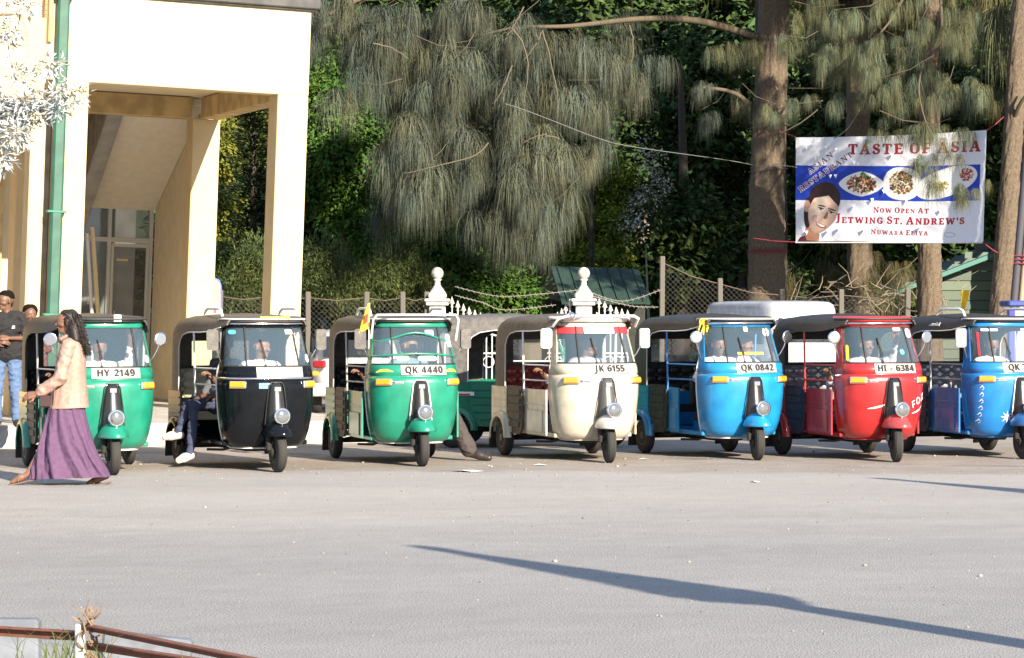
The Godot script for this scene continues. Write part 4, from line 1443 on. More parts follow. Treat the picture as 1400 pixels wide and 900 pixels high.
	for q in [[Vector3(4.75, 0, -10.1), 4.7, 0.76, "slender clipped cypress beside the road, its long shadow on the asphalt"], [Vector3(8.6, 0, -19.4), 4.1, 0.7, "thin young cypress beside the road further right, casting the short shadow"]]:
		var cy := thing("cypress_tree", q[3], "tree", q[0])
		var H: float = q[1]
		put("trunk", tube_mesh([Vector3.ZERO, Vector3(0.02, H * 0.5, 0), Vector3(0, H * 0.9, 0)], [0.15, 0.13, 0.03], 8), mat(Color(0.10, 0.075, 0.05), 0.9), cy)
		var mm := MultiMesh.new()
		mm.transform_format = MultiMesh.TRANSFORM_3D
		mm.use_colors = true
		mm.mesh = leaf_mesh(0.12, 0.05)
		var n := 5200
		mm.instance_count = n
		for i in n:
			var t := rng.randf()
			var yy := lerpf(H * 0.60, H, t)
			var rr: float = q[2] * 0.5 * (1.1 - t) * minf(1.0, t * 6.0 + 0.45) * sqrt(rng.randf())
			var an := rnd(0, TAU)
			mm.set_instance_transform(i, Transform3D(Basis(Vector3.UP, an) * Basis(Vector3.RIGHT, rnd(-0.4, 0.8)), Vector3(cos(an) * rr, yy, sin(an) * rr)))
			mm.set_instance_color(i, Color(1, 1, 1) * rnd(0.7, 1.2))
		var mi := MultiMeshInstance3D.new()
		mi.name = "crown"
		mi.multimesh = mm
		mi.material_override = foliage_mat(Color(0.03, 0.06, 0.02), Color(0.02, 0.04, 0.01))
		mi.set_meta("kind", "stuff")
		cy.add_child(mi)

func make_cars() -> void:
	var glassd := mat(Color(0.02, 0.025, 0.03), 0.08)
	# white hatchback seen from behind
	var c := thing("parked_car", "white hatchback seen from behind between black and green vehicles", "car", on_ground(489, 45.5), deg_to_rad(6))
	var body := paint(Color(0.66, 0.67, 0.69))
	var st := begin()
	var rows := []
	for l in [[0.30, 0.78, 0.0], [0.42, 0.83, 0.06], [0.62, 0.84, 0.08], [0.86, 0.83, 0.05], [0.95, 0.80, 0.0], [1.18, 0.72, -0.16], [1.36, 0.64, -0.32], [1.44, 0.54, -0.50], [1.46, 0.3, -0.7]]:
		var r := PackedVector3Array()
		for k in 25:
			var a := deg_to_rad(-90.0 + 180.0 * k / 24.0)
			var s := sin(a)
			r.append(Vector3(l[1] * signf(s) * pow(absf(s), 0.55), l[0], -2.0 + (2.0 + l[2]) * pow(maxf(cos(a), 0), 0.35)))
		rows.append(r)
	loft(st, rows)
	put("body", done(st), body, c)
	put("front_half", box_mesh(Vector3(0, 0.6, -2.7), Vector3(1.55, 0.55, 1.6), 0.12), body, c)
	st = begin()
	var w := []
	for l in [[0.985, 0.60, 0.0], [1.18, 0.58, -0.145], [1.34, 0.53, -0.285]]:
		var r := PackedVector3Array()
		for k in 9: r.append(Vector3(lerpf(-l[1], l[1], k / 8.0), l[0], l[2] + 0.015 - 0.05 * pow(k / 4.0 - 1.0, 2)))
		w.append(r)
	loft(st, w)
	put("rear_window", done(st), glassd, c)
	for s in [-1.0, 1.0]:
		var side := begin(false)
		plate(side, PackedVector2Array([Vector2(-2.4, 0.98), Vector2(-0.35, 0.98), Vector2(-0.65, 1.33), Vector2(-1.9, 1.36)]), 0.02, Transform3D(Basis(Vector3(0, 0, 1), Vector3(0, 0.99, 0), Vector3(-1, 0, 0)), Vector3(s * 0.755, 0, 0)))
		put("side_window", done(side), glassd, c)
		put("tail_light", box_mesh(Vector3(s * 0.66, 0.86, 0.02), Vector3(0.22, 0.13, 0.10), 0.04, Basis(Vector3.UP, s * 0.35)), mat(Color(0.22, 0.012, 0.018), 0.15), c)
		put("turn_lamp", box_mesh(Vector3(s * 0.73, 0.70, 0.03), Vector3(0.12, 0.08, 0.08), 0.02), mats.get("amber", mat(Color(0.85, 0.28, 0.012), 0.22)), c)
		for z in [-0.5, -2.9]:
			put("wheel", lathe_mesh([[0.05, -0.09], [0.27, -0.09], [0.30, -0.05], [0.30, 0.05], [0.27, 0.09], [0.05, 0.09]], Transform3D(Basis(Vector3(0, 0, 1), Vector3(1, 0, 0), Vector3(0, 1, 0)), Vector3(s * 0.70, 0.30, z))), mat(Color(0.02, 0.02, 0.02), 0.8), c)
	put("bumper", box_mesh(Vector3(0, 0.42, 0.06), Vector3(1.62, 0.22, 0.16), 0.06), body, c)
	put("number_plate", box_mesh(Vector3(0, 0.60, 0.095), Vector3(0.5, 0.12, 0.01), 0.0), mat(Color(0.7, 0.55, 0.1), 0.5), c)
	# white van
	var v := thing("parked_van", "white van with rounded roof behind the blue and red vehicles", "van", on_ground(1108, 45), deg_to_rad(20))
	st = begin()
	rows = []
	for l in [[0.30, 0.70, 0.86], [0.5, 0.735, 0.9], [1.05, 0.735, 0.89], [1.6, 0.70, 0.82], [1.80, 0.685, 0.80], [1.885, 0.665, 0.78], [1.935, 0.61, 0.73], [1.955, 0.46, 0.58], [1.962, 0.25, 0.36]]:
		var r := PackedVector3Array()
		for k in 36:
			var a := TAU * k / 36.0
			var cx := cos(a)
			var sx := sin(a)
			r.append(Vector3(l[1] * signf(sx) * pow(absf(sx), 0.3), l[0], -1.6 + 1.8 * l[2] * signf(cx) * pow(absf(cx), 0.25)))
		rows.append(r)
	loft(st, rows, true, true)
	put("body", done(st), paint(Color(0.48, 0.50, 0.53)), v)
	put("rear_window", box_mesh(Vector3(0, 1.45, -0.07), Vector3(1.1, 0.42, 0.03), 0.01, Basis(Vector3.RIGHT, -0.16)), glassd, v)
	for z in [-0.75, -1.6, -2.5]: put("side_window", box_mesh(Vector3(-0.715, 1.42, z), Vector3(0.03, 0.42, 0.74), 0.01, Basis(Vector3(0, 0, 1), -0.07)), glassd, v)
	for s in [-1.0, 1.0]:
		put("tail_light", box_mesh(Vector3(s * 0.62, 0.9, 0.0), Vector3(0.12, 0.3, 0.06), 0.02), mat(Color(0.42, 0.012, 0.02), 0.15), v)
		for z in [-0.6, -2.6]: put("wheel", lathe_mesh([[0.05, -0.08], [0.25, -0.08], [0.28, -0.04], [0.28, 0.04], [0.25, 0.08], [0.05, 0.08]], Transform3D(Basis(Vector3(0, 0, 1), Vector3(1, 0, 0), Vector3(0, 1, 0)), Vector3(s * 0.66, 0.28, z))), mat(Color(0.02, 0.02, 0.02), 0.8), v)

func lathe_mesh(prof: Array, xf: Transform3D, sides := 20) -> Mesh:
	var st := begin()
	lathe(st, prof, sides, xf)
	return done(st)

# ================================================================ banner with its print
const BW := 1040
const BH := 600
func fill_poly(im: Image, pts: PackedVector2Array, col: Color) -> void:
	var y0 := 1e9
	var y1 := -1e9
	for p in pts: y0 = minf(y0, p.y); y1 = maxf(y1, p.y)
	for y in range(maxi(0, int(floor(y0))), mini(im.get_height(), int(ceil(y1)) + 1)):
		var hits := []
		var fy := y + 0.5
		for i in pts.size():
			var a := pts[i]
			var b := pts[(i + 1) % pts.size()]
			if (a.y <= fy) != (b.y <= fy): hits.append(a.x + (fy - a.y) / (b.y - a.y) * (b.x - a.x))
		hits.sort()
		for i in range(0, hits.size() - 1, 2):
			var x0 := clampi(int(round(hits[i])), 0, im.get_width())
			var x1 := clampi(int(round(hits[i + 1])), 0, im.get_width())
			if x1 > x0: im.fill_rect(Rect2i(x0, y, x1 - x0, 1), col)

func fill_oval(im: Image, c: Vector2, r: Vector2, turn: float, col: Color, sq := 1.0) -> void:
	var pts := PackedVector2Array()
	for i in 36:
		var a := TAU * i / 36
		pts.append(c + Vector2(signf(cos(a)) * pow(absf(cos(a)), sq) * r.x, signf(sin(a)) * pow(absf(sin(a)), sq) * r.y).rotated(turn))
	fill_poly(im, pts, col)

# letters drawn from the font's own outlines; first letters of words larger when caps > 1
func print_text(im: Image, t: String, pos: Vector2, size: float, turn: float, col: Color, caps := 1.0, spacing := 0.0, grow := 0.0) -> void:
	var x := 0.0
	var first := true
	for ch in t:
		if ch == " ":
			x += size * 0.42
			first = true
			continue
		var k := size * (caps if first else 1.0)
		first = false
		var tm := TextMesh.new()
		tm.text = ch
		tm.font = font(true, 700)
		tm.font_size = 100
		tm.pixel_size = 1.0
		tm.depth = 0.0
		var ar := tm.get_mesh_arrays()
		var v: PackedVector3Array = ar[Mesh.ARRAY_VERTEX]
		var ix: PackedInt32Array = ar[Mesh.ARRAY_INDEX]
		var lo := 1e9
		var hi := -1e9
		var bot := 1e9
		for p in v: lo = minf(lo, p.x); hi = maxf(hi, p.x); bot = minf(bot, p.y)
		var base := bot
		var s := k / 72.0
		var n := ix.size() if ix.size() > 0 else v.size()
		for i in range(0, n, 3):
			var q := PackedVector2Array()
			for j in 3:
				var p := v[ix[i + j]] if ix.size() > 0 else v[i + j]
				q.append(pos + Vector2(x + (p.x - lo) * s, -(p.y - base) * s - (k * 0.62 if ch == "'" else 0.0)).rotated(turn))
			fill_poly(im, q, col)
			if grow > 0.0:
				for g in [Vector2(grow, 0), Vector2(-grow, 0), Vector2(0, grow), Vector2(0, -grow)]:
					var q2 := PackedVector2Array()
					for p in q: q2.append(p + g)
					fill_poly(im, q2, col)
		x += (hi - lo) * s + size * 0.10 + spacing

func make_banner() -> void:
	var im := Image.create(BW, BH, false, Image.FORMAT_RGB8)
	im.fill(Color(0.90, 0.91, 0.95))
	var blue := Color(0.10, 0.24, 0.70)
	var red := Color(0.62, 0.10, 0.16)
	fill_poly(im, PackedVector2Array([Vector2(0, 160), Vector2(BW - 26, 182), Vector2(BW - 26, 376), Vector2(0, 360)]), blue)
	print_text(im, "TASTE OF ASIA", Vector2(300, 100), 56, 0.015, red, 1.0, 9.0, 2.0)
	# dishes
	var wh := Color(0.93, 0.93, 0.93)
	fill_oval(im, Vector2(376, 272), Vector2(128, 72), 0.02, wh, 1.35)
	fill_oval(im, Vector2(600, 272), Vector2(104, 92), 0.12, wh, 0.85)
	fill_oval(im, Vector2(836, 272), Vector2(168, 76), -0.30, wh, 0.9)
	var fr := RandomNumberGenerator.new()
	fr.seed = 4
	var foods := [[Vector2(376, 272), Vector2(80, 50), [Color(0.50, 0.18, 0.12), Color(0.72, 0.42, 0.22), Color(0.24, 0.10, 0.10), Color(0.80, 0.62, 0.45), Color(0.20, 0.32, 0.16)], 240], [Vector2(596, 266), Vector2(66, 62), [Color(0.30, 0.36, 0.22), Color(0.74, 0.58, 0.30), Color(0.86, 0.80, 0.66), Color(0.55, 0.30, 0.14), Color(0.20, 0.24, 0.18)], 240], [Vector2(805, 290), Vector2(50, 24), [Color(0.62, 0.22, 0.18), Color(0.72, 0.70, 0.40), Color(0.50, 0.56, 0.26)], 70], [Vector2(945, 232), Vector2(32, 34), [Color(0.72, 0.14, 0.14), Color(0.86, 0.72, 0.66), Color(0.34, 0.10, 0.12)], 90], [Vector2(388, 222), Vector2(16, 18), [Color(0.22, 0.46, 0.24)], 14]]
	for f in foods:
		for i in f[3]:
			var an := fr.randf_range(0, TAU)
			var rr := sqrt(fr.randf())
			fill_oval(im, f[0] + Vector2(cos(an) * f[1].x, sin(an) * f[1].y) * rr, Vector2(fr.randf_range(3, 11), fr.randf_range(3, 7)), fr.randf_range(0, 3), f[2][fr.randi() % f[2].size()])
	# printed portrait of a smiling woman
	var hair := Color(0.20, 0.12, 0.11)
	var skin := Color(0.80, 0.64, 0.55)
	var shade := Color(0.64, 0.46, 0.38)
	fill_poly(im, PackedVector2Array([Vector2(8, 600), Vector2(24, 574), Vector2(66, 560), Vector2(96, 540), Vector2(132, 556), Vector2(128, 600)]), Color(0.34, 0.14, 0.18))
	fill_poly(im, PackedVector2Array([Vector2(60, 500), Vector2(140, 560), Vector2(136, 600), Vector2(66, 592), Vector2(52, 560)]), shade)
	fill_oval(im, Vector2(166, 362), Vector2(92, 104), 0.25, hair)
	fill_oval(im, Vector2(74, 430), Vector2(26, 92), 0.06, hair)
	fill_oval(im, Vector2(66, 396), Vector2(18, 34), 0.1, skin)
	for yy in range(296, 590):                # tones of the printed photograph
		for xx in range(40, 270):
			var q := (Vector2(xx, yy) - Vector2(156, 434)).rotated(-0.34)
			q = Vector2(q.x / (84.0 if q.y < 20.0 else lerpf(84.0, 62.0, clampf((q.y - 20.0) / 100.0, 0, 1))), q.y / 128.0)
			var rr := q.length_squared()
			if rr > 1.0: continue
			if q.y < -0.80 + 0.35 * absf(q.x): continue
			var nz := sqrt(1.0 - rr)
			var k := clampf(0.80 + 0.34 * nz - 0.14 * q.x - 0.12 * q.y, 0.5, 1.17)
			im.set_pixel(xx, yy, Color(minf(1.0, 0.92 * k), 0.77 * k * lerpf(0.95, 1.0, k), 0.68 * k * lerpf(0.92, 1.0, k)))
	for q in [[Vector2(146, 414), 0.30], [Vector2(206, 436), 0.42]]:
		fill_oval(im, q[0] + Vector2(4, -18), Vector2(25, 4), q[1] - 0.1, hair)
		fill_oval(im, q[0], Vector2(15, 5.5), q[1], Color(0.88, 0.82, 0.80))
		fill_oval(im, q[0], Vector2(6, 5.5), q[1], Color(0.10, 0.07, 0.07))
		fill_oval(im, q[0] + Vector2(0, -6), Vector2(20, 3), q[1], hair)
	fill_poly(im, PackedVector2Array([Vector2(182, 430), Vector2(190, 436), Vector2(184, 470), Vector2(168, 474), Vector2(160, 466)]), shade)
	fill_poly(im, PackedVector2Array([Vector2(112, 478), Vector2(140, 496), Vector2(182, 514), Vector2(170, 526), Vector2(146, 524), Vector2(124, 508)]), Color(0.60, 0.26, 0.25))
	fill_poly(im, PackedVector2Array([Vector2(118, 486), Vector2(142, 499), Vector2(174, 513), Vector2(164, 519), Vector2(146, 516), Vector2(128, 504)]), Color(0.95, 0.93, 0.92))
	fill_oval(im, Vector2(110, 466), Vector2(16, 22), 0.3, Color(0.84, 0.68, 0.60))
	# words that slant over the band, white-edged
	for q in [[0.0, Color(0.92, 0.92, 0.95), 3.0], [1.0, Color(0.40, 0.10, 0.20), 0.0]]:
		print_text(im, "ASIAN", Vector2(84, 216), 32, -0.66, q[1], 1.0, 5.0, q[2])
		print_text(im, "RESTAURANT", Vector2(30, 316), 32, -0.60, q[1], 1.0, 4.0, q[2])
	print_text(im, "NOW OPEN AT", Vector2(446, 434), 24, 0.01, red, 1.22, 4.0, 0.8)
	print_text(im, "JETWING ST. ANDREW'S", Vector2(236, 496), 33, 0.005, red, 1.22, 6.0, 1.6)
	print_text(im, "NUWARA ELIYA", Vector2(434, 558), 22, 0.0, red, 1.22, 4.0, 0.8)
	fill_oval(im, Vector2(864, 556), Vector2(32, 14), 0.05, Color(0.70, 0.72, 0.80))
	fill_oval(im, Vector2(864, 556), Vector2(27, 10), 0.05, Color(0.90, 0.91, 0.95))
	im.generate_mipmaps()
	tex.banner = ImageTexture.create_from_image(im)
	var m := StandardMaterial3D.new()
	m.albedo_texture = tex.banner
	m.albedo_color = Color(0.97, 0.97, 0.97)
	m.roughness = 0.55
	var D := 52.8
	var D2 := 49.7
	var tl := at(1088, 188, D)
	var b := thing("hanging_banner", "white and blue restaurant banner hung between the tree trunks", "banner", at(1216, 331, D))
	var o := b.position
	var c00 := at(1088, 188, D) - o
	var c10 := at(1349, 178, D2) - o
	var c11 := at(1343, 331, D2) - o
	var c01 := at(1088, 331, D) - o
	var n := FastNoiseLite.new()
	n.seed = 8
	n.frequency = 0.9
	var st := begin()
	var N := 48
	var M := 28
	var pt := func(i: int, j: int) -> void:
		var u := float(i) / N
		var v := float(j) / M
		var p := c00.lerp(c10, u).lerp(c01.lerp(c11, u), v)
		p += Vector3(0, -0.035 * sin(u * PI) * (1.0 - v) + 0.02 * sin(u * PI * 2.0) * v, 0.05 * n.get_noise_2d(u * 5.0 + v * 2.5, v * 3.0) + 0.022 * n.get_noise_2d(u * 22.0 - v * 14.0, v * 5.0) + 0.10 * pow(u, 6.0) * v)
		st.set_uv(Vector2(u, v))
		st.add_vertex(p)
	for i in N:
		for j in M:
			pt.call(i, j); pt.call(i + 1, j); pt.call(i + 1, j + 1)
			pt.call(i, j); pt.call(i + 1, j + 1); pt.call(i, j + 1)
	put("printed_sheet", done(st), m, b)
	# little slits cut against the wind: raised flaps of the cloth
	var flapm := mat(Color(0.50, 0.52, 0.57), 0.6)
	for q in [[0.06, 0.11], [0.17, 0.11], [0.22, 0.13], [0.11, 0.20], [0.32, 0.26], [0.42, 0.21], [0.52, 0.20], [0.19, 0.38], [0.22, 0.38], [0.48, 0.53], [0.42, 0.61], [0.60, 0.62], [0.32, 0.67], [0.06, 0.91], [0.18, 0.90], [0.24, 0.88], [0.38, 0.89], [0.68, 0.87], [0.78, 0.72]]:
		var p := c00.lerp(c10, q[0]).lerp(c01.lerp(c11, q[0]), q[1]) + Vector3(0, 0, 0.03)
		var fs := begin(false)
		tri(fs, p + Vector3(-0.035, 0.03, 0), p + Vector3(0.0, -0.05, 0.035), p + Vector3(0.035, 0.04, 0.0))
		put("wind_slit", done(fs), flapm, b)
	for q in [[c01, at(1030, 326, 53.2)], [c00, at(1068, 176, 53.4)], [c10, at(1372, 160, 49.8)], [c11, at(1372, 350, 49.8)]]:
		put("tie_rope", tube_mesh([q[0], (q[0] + q[1] - o) / 2 + Vector3(0, -0.02, 0), q[1] - o], 0.012, 5), mat(Color(0.20, 0.02, 0.035), 0.8), b)
	put("hem_pole", tube_mesh([c01 + Vector3(0, -0.012, 0), (c01 + c11) / 2 + Vector3(0, -0.012, 0), c11 + Vector3(0, -0.012, 0)], 0.016, 6), mat(Color(0.75, 0.75, 0.75), 0.5), b)

# ================================================================ trees
func leaf_mesh(l: float, w: float) -> Mesh:        # pointed leaf, folded along its rib
	var key := "leaf%s_%s" % [l, w]
	if cache.has(key): return cache[key]
	var st := begin(false)
	var a := Vector3.ZERO
	var b := Vector3(0, 0.0, l)
	var ml := Vector3(-w * 0.5, w * 0.22, l * 0.45)
	var mr := Vector3(w * 0.5, w * 0.22, l * 0.45)
	tri(st, a, mr, b)
	tri(st, a, b, ml)
	cache[key] = done(st)
	return cache[key]

func strand_mesh(seedn: int, n: int, width: float, spread: float) -> Mesh:   # a weeping tuft of needle-like twigs, one metre long
	var key := "strand%d_%s" % [seedn, spread]
	if cache.has(key): return cache[key]
	var r := RandomNumberGenerator.new()
	r.seed = seedn
	var st := begin(false)
	for i in n:
		var an := r.randf_range(0, TAU)
		var out := spread * sqrt(r.randf()) * 1.05
		var start := Vector3(r.randf_range(-0.10, 0.10), r.randf_range(-0.16, 0.05), r.randf_range(-0.10, 0.10))
		var len := r.randf_range(0.45, 1.0)
		var dirv := Vector3(cos(an), 0, sin(an))
		var sway := Vector3(r.randf_range(-0.10, 0.10), 0, r.randf_range(-0.10, 0.10))
		var side := Vector3(cos(an + 1.4), 0, sin(an + 1.4)) * width * r.randf_range(0.7, 1.2)
		var prev := start
		var pw := 1.0
		for k in range(1, 5):
			var t := k / 4.0
			var p := start + dirv * out * (1.0 - pow(1.0 - t, 2.2)) + sway * t * t + Vector3(0, 0.14 * sin(t * 2.4) * out / spread - len * pow(t, 1.35), 0)
			var w := 1.0 - t * 0.7
			if k < 4: quad(st, prev - side * pw, prev + side * pw, p + side * w, p - side * w)
			else: tri(st, prev - side * pw, prev + side * pw, p)
			prev = p
			pw = w
	cache[key] = done(st)
	return cache[key]

func multi(called: String, mesh: Mesh, xfs: Array, cols: Array, m: Material, parent: Node) -> MultiMeshInstance3D:
	var mm := MultiMesh.new()
	mm.transform_format = MultiMesh.TRANSFORM_3D
	mm.use_colors = true
	mm.mesh = mesh
	mm.instance_count = xfs.size()
	for i in xfs.size():
		mm.set_instance_transform(i, xfs[i])
		mm.set_instance_color(i, cols[i])
	var mi := MultiMeshInstance3D.new()
	mi.name = called
	mi.multimesh = mm
	mi.material_override = m
	parent.add_child(mi, true)
	return mi

func bark_trunk(pts: Array, radii: Array, seedn: int) -> Mesh:      # furrowed trunk
	var n := FastNoiseLite.new()
	n.seed = seedn
	n.frequency = 1.0
	var cv := Curve3D.new()
	for i in pts.size():
		var tn: Vector3 = (pts[mini(i + 1, pts.size() - 1)] - pts[maxi(i - 1, 0)]) * 0.16
		cv.add_point(pts[i], -tn, tn)
	var total := cv.get_baked_length()
	var st := begin()
	var rows := []
	var steps := int(total / 0.10)
	var sides := 44
	for i in steps + 1:
		var t := float(i) / steps
		var p := cv.sample_baked(total * t)
		var f := t * (radii.size() - 1)
		var k := mini(int(f), radii.size() - 2)
		var r: float = lerpf(radii[k], radii[k + 1], f - k)
		var ring := PackedVector3Array()
		for j in sides:
			var a := -TAU * j / sides
			var c := Vector2(cos(a), sin(a))
			var ridge := absf(n.get_noise_3d(c.x * r * 16.0, p.y * 1.9, c.y * r * 16.0))
			var big := n.get_noise_3d(c.x * 1.5, p.y * 0.4, c.y * 1.5 + 20.0)
			var rr := r * (1.0 + 0.10 * big) + 0.085 * (ridge - 0.25) * minf(1.0, r * 4.0) + 0.012 * n.get_noise_3d(c.x * r * 60.0, p.y * 14.0, c.y * r * 60.0)
			ring.append(p + Vector3(c.x * rr, 0, c.y * rr))
		rows.append(ring)
	loft(st, rows, true, true)
	return done(st)

func tuft_crown(t: Node3D, blobs: Array, m: Material, tone: Color, seedn: int, spread := 0.42, twigs: Array = []) -> void:
	var o := t.position
	var r := RandomNumberGenerator.new()
	r.seed = seedn
	var sets := [[], [], []]
	var cols := [[], [], []]
	var tw := begin()
	for b in blobs:                       # [px, py, rx, ry, depth, tufts, length]
		var clusters := int(ceil(b[5] / 7.2))
		for c in clusters:
			var a := r.randf_range(0, TAU)
			var k := sqrt(r.randf())
			var d: float = b[4] + r.randf_range(-1.3, 1.3)
			var base := at(b[0] + cos(a) * k * b[2], b[1] + sin(a) * k * b[3], d) - o
			var arm := Vector3(r.randf_range(-1, 1), r.randf_range(-0.35, 0.15), r.randf_range(-0.3, 1.0)).normalized()
			var L := r.randf_range(0.5, 1.0)
			if r.randf() < 0.3:
				tube(tw, [base - arm * 0.7 + Vector3(0, 0.35, 0), base - arm * 0.25 + Vector3(0, 0.12, 0), base + arm * L * 0.7], [0.009, 0.007, 0.003], 4, false)
			for q in 5:
				var p := base + arm * (q / 5.0) * L + Vector3(r.randf_range(-0.12, 0.12), r.randf_range(-0.1, 0.1) - 0.05 * q, r.randf_range(-0.12, 0.12))
				var s: float = b[6] * r.randf_range(0.65, 1.2)
				var w := s * r.randf_range(0.75, 1.15)
				var v := r.randi() % 3
				sets[v].append(Transform3D(Basis(Vector3.UP, r.randf_range(0, TAU)).scaled(Vector3(w, s, w)), p))
				var g := r.randf_range(0.65, 1.25)
				var warm := r.randf_range(-0.12, 0.16)
				cols[v].append(Color(tone.r * g * (1.0 + warm), tone.g * g, tone.b * g * (1.0 - warm)))
	for q in twigs:                       # bare twigs seen in the photograph
		var pts := []
		var rad := []
		for i in q.size() - 1: pts.append(at(q[i][0], q[i][1], q[q.size() - 1]) - o)
		for i in pts.size(): rad.append(lerpf(0.018, 0.007, float(i) / maxf(1, pts.size() - 1)))
		var cv := Curve3D.new()
		for i in pts.size():
			var tn: Vector3 = (pts[mini(i + 1, pts.size() - 1)] - pts[maxi(i - 1, 0)]) * 0.2
			cv.add_point(pts[i], -tn, tn)
		var w := []
		for i in 11: w.append(cv.sample_baked(cv.get_baked_length() * i / 10.0) + Vector3(r.randf_range(-0.012, 0.012), r.randf_range(-0.012, 0.012), 0))
		rad = []
		for i in 11: rad.append(lerpf(0.018, 0.007, i / 10.0))
		tube(tw, w, rad, 5, true)
	var wm := put("twigs", done(tw), mats.twig, t)
	wm.set_meta("kind", "stuff")
	for v in 3:
		var mi := multi("weeping_foliage", strand_mesh(40 + v, 120, 0.0048, spread), sets[v], cols[v], m, t)
		mi.set_meta("kind", "stuff")

# crown of leaf clumps; blobs [px, py, rx, ry, depth, clumps]
func leafy_crown(t: Node3D, blobs: Array, tone: Color, leaf: Mesh, m: Material, seedn: int, clump := 0.42, per := 60, scale_lo := 0.7, scale_hi := 1.3, droop := 0.3) -> void:
	var o := t.position
	var r := RandomNumberGenerator.new()
	r.seed = seedn
	var xfs := []
	var cols := []
	for b in blobs:
		var rz: float = b[2] / FPX * b[4] * 0.9
		for c in b[5]:
			var d3 := Vector3(r.randfn(), r.randfn(), r.randfn()).normalized() * pow(r.randf(), 0.45)
			var cc := at(b[0] + d3.x * b[2], b[1] + d3.y * b[3], b[4]) - o + Vector3(0, 0, d3.z * rz)
			var cs := clump * r.randf_range(0.6, 1.3)
			var g := r.randf_range(0.6, 1.25)
			var yel := r.randf_range(-0.1, 0.22)
			for i in per:
				var n := Vector3(r.randfn(), r.randfn() * 0.8, r.randfn()).normalized()
				var p := cc + n * cs * pow(r.randf(), 0.4)
				var z := (n + Vector3(r.randf_range(-0.8, 0.8), r.randf_range(-0.8, 0.5) - droop, r.randf_range(-0.8, 0.8))).normalized()
				var x := z.cross(Vector3(r.randf_range(-0.5, 0.5), 1, r.randf_range(-0.5, 0.5))).normalized()
				var s := r.randf_range(scale_lo, scale_hi)
				xfs.append(Transform3D(Basis(x, z.cross(x), z).scaled(Vector3(s, s, s)), p))
				var k := g * r.randf_range(0.8, 1.2)
				cols.append(Color(tone.r * k * (1.0 + yel), tone.g * k, tone.b * k * (1.0 - yel)))
	var mi := multi("crown", leaf, xfs, cols, m, t)
	mi.set_meta("kind", "stuff")

func limbs(t: Node3D, runs: Array, m: Material) -> void:      # [[px, py, d], ...] with radius at both ends
	var o := t.position
	for q in runs:
		var cv := Curve3D.new()
		var pts: Array = q[0]
		for i in pts.size():
			var a: Array = pts[maxi(i - 1, 0)]
			var b: Array = pts[mini(i + 1, pts.size() - 1)]
			var tn := (at(b[0], b[1], b[2]) - at(a[0], a[1], a[2])) * 0.16
			cv.add_point(at(pts[i][0], pts[i][1], pts[i][2]) - o, -tn, tn)
		var w := []
		for p in cv.tessellate_even_length(5, 0.3): w.append(p)
		var rad := []
		for i in w.size(): rad.append(lerpf(q[1], q[2], float(i) / (w.size() - 1)))
		put("limb", tube_mesh(w, rad, 8), m, t)

